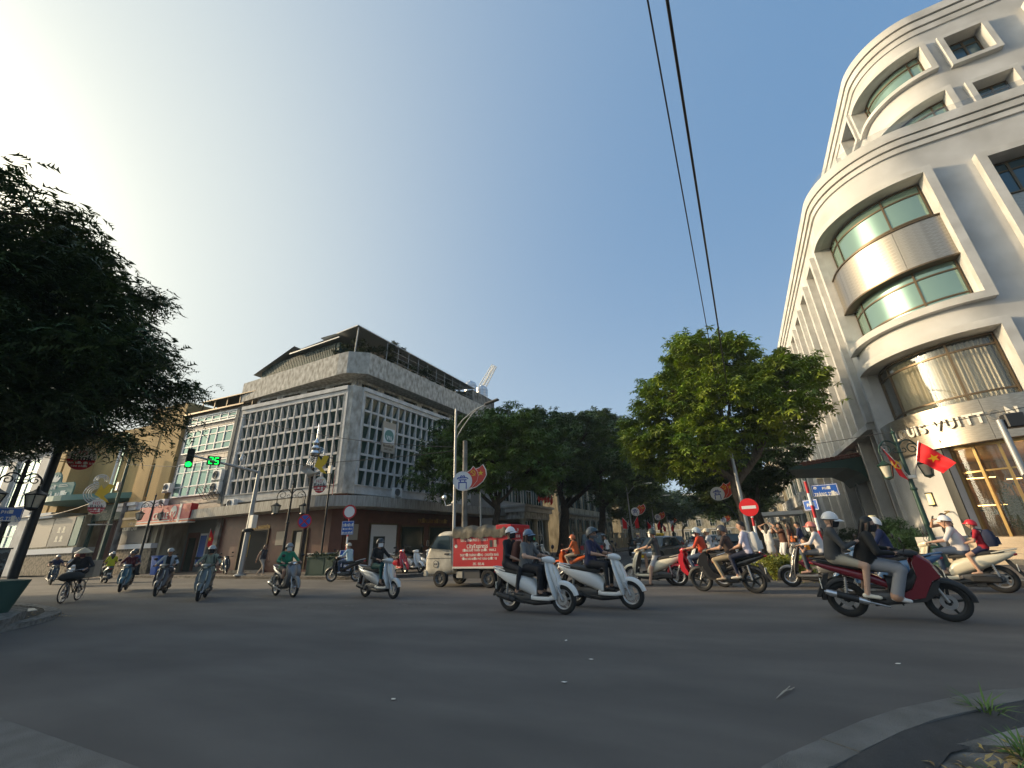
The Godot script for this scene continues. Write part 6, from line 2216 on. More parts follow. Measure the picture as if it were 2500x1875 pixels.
# ------------------------------------------------------------------ buildings down the side street
func house(called: String, label: String, at: Vector3, turn: float, w: float, h: float, depth: float, mat: String, cols: int, floors: int, trim: String, arched: bool, balcony: bool) -> Node3D:
	var o := thing(called, label, "building", at, turn)
	part("wall", quick_box(v3(0, 0, -depth), v3(w, h, 0)), mat, o)
	var m := MB.new()
	m.box(v3(-0.1, h, -depth), v3(w + 0.1, h + 0.25, 0.35))
	m.box(v3(-0.05, h + 0.25, -depth), v3(w + 0.05, h + 0.7, 0.1))
	part("cornice", m, trim, o)
	var fh := h / floors
	for f in floors:
		if f > 0:
			part("string_course", quick_box(v3(0, f * fh - 0.12, 0.0), v3(w, f * fh + 0.12, 0.16)), trim, o)
		for c in cols:
			var x := w * (c + 0.5) / cols
			var ww := minf(1.3, w / cols * 0.5)
			var y0 := f * fh + (0.3 if balcony or f == 0 else 0.9)
			var y1 := f * fh + fh - 0.7
			m = MB.new()
			m.box(v3(x - ww / 2 - 0.14, y0, 0.0), v3(x - ww / 2, y1, 0.1))
			m.box(v3(x + ww / 2, y0, 0.0), v3(x + ww / 2 + 0.14, y1, 0.1))
			m.box(v3(x - ww / 2 - 0.14, y1, 0.0), v3(x + ww / 2 + 0.14, y1 + 0.18, 0.14))
			var win := part("window", m, trim, o)
			part("pane", quick_box(v3(x - ww / 2, y0, 0.0), v3(x + ww / 2, y1, 0.03)), "pane_dark", win)
			m = MB.new()
			m.box(v3(x - 0.03, y0, 0.03), v3(x + 0.03, y1, 0.06))
			m.box(v3(x - ww / 2, (y0 + y1) * 0.5 - 0.03, 0.03), v3(x + ww / 2, (y0 + y1) * 0.5 + 0.03, 0.055))
			part("glazing_bars", m, trim, win)
			if arched:
				m = MB.new()
				m.box(v3(x - ww / 2 - 0.5, y0, 0.02), v3(x - ww / 2 - 0.15, y1, 0.08))
				m.box(v3(x + ww / 2 + 0.15, y0, 0.02), v3(x + ww / 2 + 0.5, y1, 0.08))
				part("shutter", m, "door_green", win)
			if balcony and f > 0:
				m = MB.new()
				m.box(v3(x - 1.2, f * fh - 0.15, 0.0), v3(x + 1.2, f * fh + 0.05, 0.95))
				m.box(v3(x - 1.2, f * fh + 0.9, 0.8), v3(x + 1.2, f * fh + 1.05, 0.98))
				m.box(v3(x - 1.2, f * fh + 0.9, 0.0), v3(x - 1.05, f * fh + 1.05, 0.8))
				m.box(v3(x + 1.05, f * fh + 0.9, 0.0), v3(x + 1.2, f * fh + 1.05, 0.8))
				for e in [-1.2, 1.02]:
					m.box(v3(x + e, f * fh + 0.05, 0.78), v3(x + e + 0.18, f * fh + 0.9, 0.98))
				m.prism(PackedVector2Array([v2(x - 1.0, f * fh - 0.15), v2(x - 1.0, f * fh - 0.7), v2(x - 0.8, f * fh - 0.15)]), 0.0, 0.5)
				m.prism(PackedVector2Array([v2(x + 1.0, f * fh - 0.15), v2(x + 1.0, f * fh - 0.7), v2(x + 0.8, f * fh - 0.15)]), 0.0, 0.5)
				var b := part("balcony", m, trim, o)
				for k in 7:
					m = MB.new()
					m.t = mv(v3(x - 0.78 + k * 0.26, f * fh + 0.05, 0.88))
					m.lathe([v2(0.06, 0), v2(0.04, 0.1), v2(0.085, 0.3), v2(0.035, 0.6), v2(0.06, 0.85)], 7)
					part("baluster", m, trim, b)
	return o
func far_buildings() -> void:
	var turn := PI / 2
	house("white_house", "white two-storey house with dark windows just beyond the grid screen block", v3(-21.2, 0.1, -37.8), turn, 11.0, 9.0, 9.0, "plaster", 4, 2, "plaster_rim", true, false)
	house("yellow_house", "old yellow house with green shutters behind the trees on the left", v3(-20.5, 0.1, -52.0), turn, 26.0, 9.5, 9.0, "cream_wall", 8, 2, "stone_base", true, false)
	house("cream_house", "cream house behind the far trees on the left of the side street", v3(-20.0, 0.1, -82.0), turn, 34.0, 11.0, 10.0, "cream_wall", 9, 3, "plaster_rim", false, false)
	house("end_building", "hazy pale building closing the far end of the side street", v3(-26.0, 0.1, -152.0), 0.0, 40.0, 14.0, 12.0, "cream_wall", 10, 4, "plaster_rim", false, false)
	house("balcony_hotel", "white building with rows of balustraded balconies just past the white store", v3(6.6, 0.1, -72.5), -turn, 22.8, 16.0, 14.0, "plaster", 6, 4, "plaster_rim", true, true).position = v3(6.6, 0.1, -72.5)
	get_node("balcony_hotel").position = v3(6.6, 0.1, -72.6)
	house("pale_house", "pale four-storey house farther down the right side of the street", v3(6.4, 0.1, -110.0), -turn, 36.0, 13.0, 14.0, "cream_wall", 9, 4, "plaster_rim", false, true)
	var o := thing("corner_porch", "grey-blue porch with flat cornice and columns behind the covered truck", "porch", v3(-18.5, 0.1, -39.2))
	var m := MB.new()
	m.box(v3(-2.6, 4.0, -3.4), v3(1.0, 4.45, 3.2))
	m.box(v3(-2.6, 4.45, -3.6), v3(1.2, 4.65, 3.4))
	part("cornice", m, "plaster_rim", o)
	m = MB.new()
	m.box(v3(-2.6, 3.4, -3.1), v3(0.8, 4.0, 2.9))
	part("fascia", m, "old_white", o)
	for z in [-2.8, -0.1, 2.6]:
		m = MB.new()
		m.t = mv(v3(0.45, 0, z))
		m.lathe([v2(0.34, 0), v2(0.34, 0.3), v2(0.27, 0.36), v2(0.25, 3.1), v2(0.34, 3.3), v2(0.34, 3.4)], 12)
		part("column", m, "cream_wall", o)
	part("back_wall", quick_box(v3(-2.7, 0, -3.0), v3(-2.4, 3.4, 2.9)), "grey_wall", o)
	part("door", quick_box(v3(-2.4, 0.1, -1.0), v3(-2.36, 2.6, 0.6)), "door_green", o)
	for k in 5:
		var f := v3(-17.4 + 0.1 * k, 5.0 + 0.12 * (k % 2), -41.5 + k * 1.0)
		flag("red_flag", "red flag in the bunch hung on the grey-blue porch roof, %s" % ["nearest the road end", "second", "middle", "fourth", "last"][4 - k], f, f + v3(0.6, 1.0, 0.3), v3(0.3, 0, 0.2), 0.5, 0.8, 30 + k, "red flags on the porch")
	o = thing("garden_wall", "long low yellow garden wall with pillars under the trees on the left", "wall", v3(-17.0, 0.1, -50.5))
	part("wall", quick_box(v3(-0.2, 0, -32.0), v3(0.0, 1.5, 0.0)), "cream_wall", o)
	for k in 9:
		m = MB.new()
		m.box(v3(-0.35, 0, -k * 4.0 - 0.25), v3(0.15, 2.1, -k * 4.0 + 0.25))
		m.box(v3(-0.45, 2.1, -k * 4.0 - 0.35), v3(0.25, 2.25, -k * 4.0 + 0.35))
		part("pillar", m, "cream_wall", o)
	o = thing("white_pavilion", "flat white pavilion roof on thin posts beyond the bright tree's trunk", "pavilion", v3(3.2, 0.1, -46.0))
	part("roof", quick_box(v3(-1.6, 2.75, -2.5), v3(1.6, 3.05, 2.5)), "white", o)
	for q in [[-1.4, -2.2], [1.4, -2.2], [-1.4, 2.2], [1.4, 2.2]]:
		m = MB.new()
		m.tube([v3(q[0], 0, q[1]), v3(q[0], 2.75, q[1])], 0.06, 8)
		part("post", m, "white", o)
# ------------------------------------------------------------------ vehicles on four wheels
func paint(key: String, r: float, g: float, b: float, metal := 0.0) -> StandardMaterial3D:
	if mats.has(key):
		return mats[key]
	var m := plain(key, r, g, b, 0.32, metal)
	m.clearcoat_enabled = true
	m.clearcoat = 0.7
	m.clearcoat_roughness = 0.08
	return m
func car_wheel(parent: Node3D, at: Vector3, r: float, w: float, rim: String) -> void:
	var m := MB.new()
	m.t = Transform3D(Basis(Vector3.RIGHT, PI / 2), at)
	m.lathe([v2(r * 0.62, -w / 2), v2(r * 0.92, -w / 2), v2(r, -w * 0.36), v2(r, w * 0.36), v2(r * 0.92, w / 2), v2(r * 0.62, w / 2)], 24)
	var t := part("wheel", m, "black_rubber", parent)
	for s in [-1.0, 1.0]:
		m = MB.new()
		m.t = Transform3D(Basis(Vector3.RIGHT, PI / 2 * s), at)
		m.lathe([v2(0.0, w * 0.36), v2(r * 0.2, w * 0.4), v2(r * 0.25, w * 0.3), v2(r * 0.52, w * 0.3), v2(r * 0.64, w * 0.46)], 20)
		part("rim", m, rim, t)
		for k in 7:
			m = MB.new()
			m.t = Transform3D(Basis(Vector3.RIGHT, PI / 2 * s) * Basis(Vector3.UP, TAU * k / 7.0), at)
			m.box(v3(r * 0.32, w * 0.3, -r * 0.05), v3(r * 0.46, w * 0.315, r * 0.05))
			part("rim_hole", m, "gap_dark", t)
func car(called: String, label: String, cat: String, at: Vector3, heading: Vector3, L: float, W: float, H: float, body: StandardMaterial3D, boxy: bool, group := "") -> Node3D:
	var o := thing(called, label, cat, at, atan2(-heading.z, heading.x), group)
	var hw := W / 2
	var wl := H * 0.60
	var m := MB.new()
	var S := func(x: float, y0: float, y1: float, w: float, e := 5.0) -> Array:
		return [v3(x, (y0 + y1) / 2, 0), v3(0, 0, w), v3(0, (y1 - y0) / 2, 0), e]
	var nose := wl * (1.0 if boxy else 0.86)
	m.loft([S.call(-L / 2, 0.35, wl * 0.95, hw * 0.86), S.call(-L / 2 + 0.1, 0.26, wl * 1.02, hw * 0.95), S.call(-L * 0.25, 0.22, wl * 1.03, hw), S.call(L * 0.15, 0.22, wl, hw), S.call(L * 0.33, 0.24, nose * 0.99, hw * 0.98), S.call(L / 2 - 0.12, 0.26, nose * 0.88, hw * 0.9), S.call(L / 2, 0.34, nose * 0.72, hw * 0.78)], 28)
	part("body", m, body, o)
	var g0 := -L * (0.46 if boxy else 0.40)
	var g1 := L * (0.24 if boxy else 0.25)
	m = MB.new()
	m.loft([S.call(g0, wl * 0.9, wl * 1.0, hw * 0.86), S.call(g0 + (0.1 if boxy else 0.55), wl * 0.9, H * 0.97, hw * 0.78, 4.0), S.call(-L * 0.1, wl * 0.9, H, hw * 0.8, 4.0), S.call(L * 0.06, wl * 0.9, H * 0.985, hw * 0.8, 4.0), S.call(g1, wl * 0.9, wl * 1.02, hw * 0.88)], 28)
	part("cabin", m, body, o)
	for s in [-1.0, 1.0]:
		for q in [[g0 + 0.35, -L * 0.09], [-L * 0.06, g1 - 0.42]]:
			m = MB.new()
			var y0 := wl * 1.04
			var y1 := H * 0.91
			m.poly([v3(q[0] + (0.25 if q[0] < -L * 0.2 and not boxy else 0.0), y0, s * hw * 0.895), v3(q[1] + (0.32 if q[1] > 0 else 0.0), y0, s * hw * 0.895), v3(q[1], y1, s * hw * 0.815), v3(q[0] + (0.45 if q[0] < -L * 0.2 and not boxy else 0.05), y1, s * hw * 0.815)], v3(0, 0.25, s).normalized())
			part("side_window", m, "windscreen", o)
		m = MB.new()
		m.cbox(v3(g1 - 0.5, wl * 1.03, s * hw * 0.95), v3(g1 - 0.28, wl * 1.03 + 0.16, s * (hw + 0.14)), 0.04)
		part("mirror", m, body, o)
		m = MB.new()
		m.cbox(v3(L / 2 - 0.16, nose * 0.62, s * hw * 0.46), v3(L / 2 - 0.02, nose * 0.8, s * hw * 0.84), 0.03)
		part("headlight", m, "chrome", o)
		m = MB.new()
		m.cbox(v3(-L / 2 + 0.02, wl * 0.68, s * hw * 0.6), v3(-L / 2 - 0.02, wl * 0.92, s * hw * 0.86), 0.015)
		part("tail_light", m, "sign_red", o)
		m = MB.new()
		m.box(v3(-L * 0.02, wl * 0.8, s * (hw + 0.004)), v3(L * 0.04, wl * 0.83, s * (hw + 0.02)))
		part("door_handle", m, "chrome", o)
	m = MB.new()
	m.poly([v3(g1 - 0.02, wl * 1.05, -hw * 0.8), v3(g1 - 0.02, wl * 1.05, hw * 0.8), v3(L * 0.07 + 0.06, H * 0.955, hw * 0.68), v3(L * 0.07 + 0.06, H * 0.955, -hw * 0.68)], v3(0.7, 0.7, 0).normalized())
	part("windscreen", m, "windscreen", o)
	m = MB.new()
	m.poly([v3(g0 - 0.03, wl * 1.05, -hw * 0.74), v3(g0 - 0.03, wl * 1.05, hw * 0.74), v3(g0 + (0.06 if boxy else 0.46), H * 0.93, hw * 0.66), v3(g0 + (0.06 if boxy else 0.46), H * 0.93, -hw * 0.66)], v3(-0.8, 0.6, 0).normalized())
	part("rear_window", m, "windscreen", o)
	m = MB.new()
	m.cbox(v3(L / 2 - 0.06, 0.4, -hw * 0.5), v3(L / 2 + 0.012, nose * 0.62, hw * 0.5), 0.02)
	part("grille", m, "black_plastic", o)
	m = MB.new()
	m.box(v3(L / 2 + 0.012, 0.5, -hw * 0.36), v3(L / 2 + 0.03, 0.53, hw * 0.36))
	part("grille_bar", m, "chrome", o)
	m = MB.new()
	m.box(v3(L / 2 + 0.02, 0.34, -0.23), v3(L / 2 + 0.035, 0.46, 0.23))
	part("number_plate", m, "letter_white", o)
	m = MB.new()
	m.box(v3(-L / 2 - 0.03, 0.6, -0.23), v3(-L / 2 - 0.015, 0.72, 0.23))
	part("number_plate", m, "letter_white", o)
	for q in [[L * 0.32, 1], [L * 0.32, -1], [-L * 0.31, 1], [-L * 0.31, -1]]:
		car_wheel(o, v3(q[0], H * 0.205, q[1] * (hw - 0.1)), H * 0.205, 0.2, "alloy")
		m = MB.new()
		m.t = Transform3D(Basis(Vector3.RIGHT, PI / 2 * q[1]), v3(q[0], H * 0.22, q[1] * (hw - 0.02)))
		m.lathe([v2(0.0, 0.012), v2(H * 0.235, 0.012), v2(H * 0.235, -0.1)], 20)
		part("wheel_arch", m, "gap_dark", o)
	return o
func vehicles() -> void:
	make_paints()
	delivery_truck()
	var o := car("taxi", "grey taxi saloon with a lit-looking yellow roof sign facing the camera", "car", v3(-4.75, 0, -28.6), v3(-0.36, 0, 0.93), 4.1, 1.68, 1.48, paint("taxi_grey", 0.24, 0.235, 0.22, 0.5), false)
	var m := MB.new()
	m.cbox(v3(-0.3, 1.48, -0.28), v3(-0.1, 1.64, 0.28), 0.03)
	var ts := part("roof_sign", m, "yellow", o)
	words("lettering", "TAXI", 0.1, "black_plastic", ts, Transform3D(Basis(Vector3.UP, PI / 2), v3(-0.095, 1.52, 0)), 0.004)
	m = MB.new()
	m.box(v3(2.09, 0.32, -0.25), v3(2.11, 0.47, 0.25))
	part("yellow_plate", m, "yellow", o)
	bx("chrome_bumper", v3(2.02, 0.22, -0.7), v3(2.08, 0.28, 0.7), "letter_white", o)
	o = car("off_roader", "black boxy off-roader with spare wheel seen from behind, left of the walking man", "car", v3(-9.4, 0, -31.0), v3(-0.12, 0, -1), 4.2, 1.85, 1.88, paint("car_black", 0.012, 0.013, 0.013), true)
	car_wheel(o, v3(-2.25, 1.0, 0), 0.36, 0.2, "engine_grey")
	var sw: Node3D = o.get_child(o.get_child_count() - 1)
	sw.transform = Transform3D(Basis(Vector3.UP, PI / 2), v3(-2.25, 0, -2.25) + v3(0, 0, 0.0))
	car("dark_saloon", "dark saloon car parked behind the walking man in white", "car", v3(-8.2, 0, -40.0), v3(0.1, 0, 1), 4.4, 1.78, 1.46, paint("car_black", 0.012, 0.013, 0.013), false, "cars down the side street")
	var spots := [[-3.6, -43.0, 0.9, "white hatchback behind the taxi", "car_white"], [-2.9, -52.0, 1.0, "second white car, just behind the white hatchback", "car_white"], [-4.4, -62.0, 1.0, "pale grey car third in the far queue", "car_silver"], [-1.4, -60.0, 1.0, "silver car at the right of the far queue", "car_silver"], [-3.0, -78.0, 1.0, "tiny white car last in the far queue", "car_white"], [-7.0, -55.0, -1.0, "dark car driving away along the left side far off", "car_black"], [-0.9, -40.5, 1.0, "dark car behind the red-shirted rider", "car_black"]]
	paint("car_white", 0.7, 0.7, 0.69)
	paint("car_silver", 0.42, 0.43, 0.44, 0.5)
	for q in spots:
		car("street_car", q[3], "car", v3(q[0], 0, q[1]), v3(-0.08, 0, q[2]), 4.1, 1.72, 1.5, mats[q[4]], false, "cars down the side street")
func delivery_truck() -> void:
	var o := thing("delivery_truck", "small cream truck with a red lettered box under a dark tarpaulin", "truck", v3(-8.75, 0, -13.72), PI)
	var m := MB.new()
	var S := func(x: float, y0: float, y1: float, w: float, e := 7.0) -> Array:
		return [v3(x, (y0 + y1) / 2, 0), v3(0, 0, w), v3(0, (y1 - y0) / 2, 0), e]
	m.loft([S.call(0.46, 0.42, 1.83, 0.7), S.call(0.6, 0.4, 1.85, 0.71), S.call(1.0, 0.36, 1.85, 0.71), S.call(1.16, 0.34, 1.8, 0.70), S.call(1.4, 0.34, 1.52, 0.70), S.call(1.56, 0.34, 1.3, 0.69), S.call(1.66, 0.36, 1.05, 0.67), S.call(1.71, 0.4, 0.9, 0.62)], 32)
	part("cab", m, "truck_cream", o)
	m = MB.new()
	m.poly([v3(1.63, 1.27, -0.6), v3(1.63, 1.27, 0.6), v3(1.24, 1.76, 0.56), v3(1.24, 1.76, -0.56)], v3(0.8, 0.6, 0).normalized())
	part("windscreen", m, "windscreen", o)
	for s in [-1.0, 1.0]:
		m = MB.new()
		m.poly([v3(0.58, 1.22, s * 0.722), v3(1.5, 1.28, s * 0.722), v3(1.14, 1.69, s * 0.722), v3(0.62, 1.69, s * 0.722)], v3(0, 0, s))
		part("side_window", m, "windscreen", o)
		m = MB.new()
		m.prism(stroke([v2(0.55, 1.19), v2(1.55, 1.25), v2(1.15, 1.72), v2(0.58, 1.72), v2(0.55, 1.19)], 0.04), s * 0.715, s * 0.73)
		part("window_rubber", m, "black_plastic", o)
		m = MB.new()
		m.prism(stroke([v2(0.53, 0.46), v2(0.53, 1.75)], 0.012), s * 0.708, s * 0.716)
		m.prism(stroke([v2(0.53, 0.94), v2(1.6, 0.94)], 0.012), s * 0.708, s * 0.716)
		part("door_seam", m, "gap_dark", o)
		m = MB.new()
		m.box(v3(0.64, 1.05, s * 0.71), v3(0.82, 1.1, s * 0.735))
		part("door_handle", m, "black_plastic", o)
		m = MB.new()
		m.tube([v3(1.42, 1.3, s * 0.7), v3(1.5, 1.42, s * 0.84)], 0.014, 5)
		m.cbox(v3(1.46, 1.36, s * 0.78), v3(1.5, 1.56, s * 0.92), 0.012)
		part("mirror", m, "black_plastic", o)
		m = MB.new()
		m.t = Transform3D(Basis(Vector3.UP, PI / 2), v3(1.69, 0.78, s * 0.46))
		m.prism(disc_pts(0.11, 18), 0.0, 0.04)
		part("headlight", m, "chrome", o)
	m = MB.new()
	m.cbox(v3(1.6, 0.34, -0.7), v3(1.76, 0.56, 0.7), 0.03)
	part("bumper", m, "truck_cream", o)
	var e := disc_part("round_badge", 0.12, 0.0, 0.004, "engine_grey", o, Transform3D(Basis(Vector3.UP, PI), v3(1.2, 0.75, -0.712)))
	disc_part("badge_field", 0.1, 0.004, 0.006, "truck_cream", e, Transform3D.IDENTITY)
	disc_part("badge_dot", 0.035, 0.006, 0.008, "engine_grey", e, mv(v3(-0.04, 0, 0)), 12)
	disc_part("badge_dot", 0.035, 0.006, 0.008, "engine_grey", e, mv(v3(0.04, 0, 0)), 12)
	m = MB.new()
	m.box(v3(-1.8, 0.4, -0.45), v3(1.2, 0.56, 0.45))
	m.box(v3(-0.6, 0.28, -0.64), v3(0.1, 0.55, -0.3))
	m.box(v3(-1.78, 0.32, -0.6), v3(-1.66, 0.44, 0.6))
	part("chassis", m, "engine_grey", o)
	bx("tool_box", v3(0.1, 0.3, -0.66), v3(0.34, 0.5, -0.5), "truck_cream", o)
	for x in [1.05, -0.95]:
		for s in [-1.0, 1.0]:
			car_wheel(o, v3(x, 0.285, s * 0.6), 0.285, 0.18, "engine_grey")
	bx("mud_flap", v3(-1.36, 0.2, -0.68), v3(-1.33, 0.56, -0.45), "black_rubber", o)
	bx("rear_mudguard", v3(-1.3, 0.58, -0.7), v3(-0.6, 0.63, -0.45), "truck_cream", o)
	bx("box_body", v3(-1.88, 0.64, -0.72), v3(0.45, 1.68, 0.72), "sign_red", o, 0.015)
	bx("box_sill", v3(-1.9, 0.6, -0.735), v3(0.47, 0.66, 0.735), "letter_white", o)
	bx("upper_box", v3(-1.9, 1.682, -0.715), v3(-1.3, 1.96, 0.715), "sign_red", o, 0.02)
	var rows := []
	for i in 24:
		var x := lerpf(0.47, -1.72, i / 23.0)
		var row := []
		for j in 15:
			var t := j / 14.0
			var a := lerpf(-0.1, PI + 0.1, t)
			var sag := 0.045 * sin(i * 0.9 + j * 0.6) + 0.03 * sin(i * 2.3 + 1.0) * absf(cos(a))
			row.append(v3(x, 1.62 + 0.38 * pow(absf(sin(clampf(a, 0, PI))), 0.45) + sag * 0.7 - (0.05 if j == 0 or j == 14 else 0.0), -cos(a) * (0.745 + absf(sag) * 0.3)))
		rows.append(row)
	m = MB.new()
	m.sheet(rows)
	part("tarpaulin", m, "tarpaulin", o)
	for x in [-1.75, -1.3, -0.7, -0.1, 0.4]:
		m = MB.new()
		m.tube([v3(x, 1.68, -0.73), v3(x - 0.03, 1.35, -0.735)], 0.008, 4)
		part("tarp_cord", m, "black_plastic", o)
	var P := func(x: float, y: float) -> Transform3D: return Transform3D(Basis(Vector3.UP, PI), v3(-x, y, -0.7215))
	words("lettering", "SIÊU CHUYỂN PHÁT 3 TRONG 1", 0.085, "letter_white", o, P.call(0.42, 1.5), 0.003, true, 1.1)
	words("lettering", "CityExpress", 0.13, "letter_white", o, P.call(0.55, 1.3), 0.003, true, 0.85)
	words("lettering", "TỔNG ĐÀI TOÀN QUỐC  1900.2", 0.07, "letter_white", o, P.call(0.62, 1.17), 0.003, true, 1.35)
	words("lettering", "TAXI TẢI THÀNH HƯNG - CHUYÊN NHÀ", 0.075, "letter_white", o, P.call(0.62, 1.02), 0.003, true, 1.55)
	words("lettering", "TỔNG ĐÀI MIỄN PHÍ TOÀN QUỐC  18", 0.065, "letter_white", o, P.call(0.62, 0.9), 0.003, true, 1.4)
	words("lettering", "29C - 965.46", 0.08, "letter_white", o, P.call(0.6, 0.74), 0.003, true, 0.45)
	disc_part("round_badge", 0.06, 0.0, 0.003, "letter_white", o, P.call(-0.33, 1.32), 20)
	for k in 2:
		bx("phone_print", v3(-1.05 - 0.16 * k, 1.26, -0.724), v3(-1.17 - 0.16 * k, 1.48, -0.721), "poster_beige" if k else "poster_dark", o)
	var Q := func(y: float, z: float) -> Transform3D: return Transform3D(Basis(Vector3.UP, -PI / 2), v3(-1.8835, y, z))
	for q in [["29", 1.78, -0.25], ["C", 1.78, 0.3], ["65.46", 1.58, -0.2], ["CHUYÊN NHÀ", 1.42, 0.0], ["VĂN PHÒNG", 1.26, 0.0], ["1900.2113", 1.1, 0.0]]:
		words("lettering", q[0], 0.09, "letter_white", o, Transform3D(Basis(Vector3.UP, -PI / 2), v3(-1.9035 if q[1] > 1.7 else -1.8835, q[1], q[2])), 0.003, true)
	bx("rear_door_seam", v3(-1.884, 0.68, -0.008), v3(-1.89, 1.66, 0.008), "gap_dark", o)
	for s in [-0.6, 0.6]:
		bx("tail_light", v3(-1.82, 0.42, s - 0.08), v3(-1.79, 0.56, s + 0.08), "sign_red", o)
# ------------------------------------------------------------------ two-wheelers: x forward, z to the right, wheels on y = 0
var bikes := {}
func sec(x: float, y: float, w: float, h: float, e := 2.6, tilt := 0.0) -> Array:
	return [v3(x, y, 0), v3(0, 0, w), v3(-sin(tilt) * h, cos(tilt) * h, 0), e]
func bike_wheel(o: Node3D, called: String, at: Vector3, r: float, w: float, spokes: int, rim: String, wire_spokes := false) -> void:
	var m := MB.new()
	m.t = Transform3D(Basis(Vector3.RIGHT, PI / 2), at)
	var prof := []
	for i in 11:
		var a := TAU * i / 10.0
		prof.append(v2(r - w * 0.52 + cos(a) * w * 0.52, sin(a) * w * 0.5))
	m.lathe(prof, 28, true)
	var t := part(called, m, "black_rubber", o)
	m = MB.new()
	m.t = Transform3D(Basis(Vector3.RIGHT, PI / 2), at)
	var ri := r - w * 0.95
	m.lathe([v2(ri + 0.02, -w * 0.32), v2(ri, -w * 0.3), v2(ri - 0.022, -w * 0.2), v2(ri - 0.022, w * 0.2), v2(ri, w * 0.3), v2(ri + 0.02, w * 0.32)], 28)
	m.lathe([v2(0.0, -w * 0.6), v2(0.035, -w * 0.6), v2(0.045, -w * 0.3), v2(0.045, w * 0.3), v2(0.035, w * 0.6), v2(0.0, w * 0.6)], 12)
	if not wire_spokes:
		for k in spokes:
			m.t = mv(at) * Transform3D(Basis(Vector3.BACK, TAU * k / spokes), Vector3.ZERO)
			m.prism(PackedVector2Array([v2(0.02, -0.03), v2(0.05, -0.024), v2(ri - 0.01, 0.012), v2(ri - 0.01, 0.04), v2(0.04, 0.02)]), -0.012, 0.012)
	part("rim", m, rim, t)
	if wire_spokes:
		m = MB.new()
		for k in 28:
			var a := TAU * k / 28.0
			var s := 1.0 if k % 2 else -1.0
			m.tube([at + v3(cos(a + 0.25 * s) * 0.03, sin(a + 0.25 * s) * 0.03, s * w * 0.4), at + v3(cos(a), sin(a), 0) * ri], 0.0022, 3, false)
		part("spokes", m, "silver", t).set_meta("kind", "stuff")
	m = MB.new()
	m.t = Transform3D(Basis(Vector3.RIGHT, PI / 2), at + v3(0, 0, w * 0.62))
	m.lathe([v2(0.05, 0.0), v2(0.105, 0.0), v2(0.105, 0.004), v2(0.05, 0.004)], 20)
	part("brake_disc", m, "alloy", t)
func fender(o: Node3D, at: Vector3, r: float, a0: float, a1: float, w: float, mat: String) -> void:
	var rows := []
	for i in 13:
		var t := i / 12.0
		var a := deg_to_rad(lerpf(a0, a1, t))
		var ww := w * (0.55 + 0.45 * sin(PI * clampf(t * 0.9 + 0.08, 0, 1)))
		var row := []
		for q in [[-1.0, -0.055], [-1.0, -0.015], [-0.7, 0.012], [0.0, 0.022], [0.7, 0.012], [1.0, -0.015], [1.0, -0.055]]:
			row.append(at + v3(cos(a), sin(a), 0) * (r + q[1]) + v3(0, 0, q[0] * ww))
		rows.append(row)
	var m := MB.new()
	m.sheet(rows)
	part("fender", m, mat, o)
func bike_common(o: Node3D, L: float, r: float, grip: Vector3, mirror: bool) -> void:
	var m: MB
	for s in [-1.0, 1.0]:
		m = MB.new()
		m.tube([v3(grip.x + 0.05, grip.y - 0.03, s * 0.08), v3(grip.x + 0.02, grip.y, s * 0.2), v3(grip.x, grip.y, s * 0.24)], 0.013, 6)
		m.tube([v3(grip.x + 0.05, grip.y - 0.015, s * 0.2), v3(grip.x + 0.055, grip.y - 0.02, s * 0.37)], 0.007, 5)
		part("handlebar", m, "dark_metal", o)
		m = MB.new()
		m.tube([v3(grip.x, grip.y, s * 0.24), v3(grip.x - 0.015, grip.y, s * 0.36)], 0.018, 8)
		part("grip", m, "black_rubber", o)
		if mirror:
			m = MB.new()
			m.tube([v3(grip.x + 0.05, grip.y, s * 0.2), v3(grip.x + 0.09, grip.y + 0.1, s * 0.25), v3(grip.x + 0.06, grip.y + 0.19, s * 0.29)], 0.006, 5)
			m.ball(v3(grip.x + 0.06, grip.y + 0.23, s * 0.31), v3(0.018, 0.045, 0.065))
			part("mirror", m, "black_plastic", o)
		m = MB.new()
		m.tube([v3(L / 2 - 0.17, r + 0.42, s * 0.075), v3(L / 2, r, s * 0.075)], 0.022, 8)
		part("fork_leg", m, "alloy", o)
		m = MB.new()
		m.tube([v3(-L / 2 + 0.05, r + 0.36, s * 0.13), v3(-L / 2 - 0.0, r + 0.02, s * 0.13)], 0.02, 6)
		for k in 6:
			m.tube([v3(-L / 2 + 0.045 - k * 0.006, r + 0.3 - k * 0.035, s * 0.13), v3(-L / 2 + 0.043 - k * 0.006, r + 0.288 - k * 0.035, s * 0.13)], 0.03, 8)
		part("shock_absorber", m, "alloy", o)
	m = MB.new()
	m.cbox(v3(-L / 2 - 0.32, r + 0.16, -0.09), v3(-L / 2 - 0.305, r + 0.3, 0.09), 0.004)
	var pl := part("number_plate", m, "letter_white", o)
	words("lettering", "29-B1", 0.035, "black_plastic", pl, Transform3D(Basis(Vector3.UP, -PI / 2), v3(-L / 2 - 0.322, r + 0.24, 0)), 0.002)
	words("lettering", "482.16", 0.04, "black_plastic", pl, Transform3D(Basis(Vector3.UP, -PI / 2), v3(-L / 2 - 0.322, r + 0.18, 0)), 0.002)
	m = MB.new()
	m.prism(PackedVector2Array([v2(-L / 2 - 0.16, r + 0.4), v2(-L / 2 - 0.24, r + 0.38), v2(-L / 2 - 0.42, r + 0.02), v2(-L / 2 - 0.36, r + 0.02), v2(-L / 2 - 0.2, r + 0.3)]), -0.06, 0.06)
	part("mud_flap", m, "black_plastic", o)
	m = MB.new()
	m.tube([v3(-0.02, 0.19, -0.14), v3(-0.26, 0.15, -0.17)], 0.012, 5)
	part("side_stand", m, "dark_metal", o)
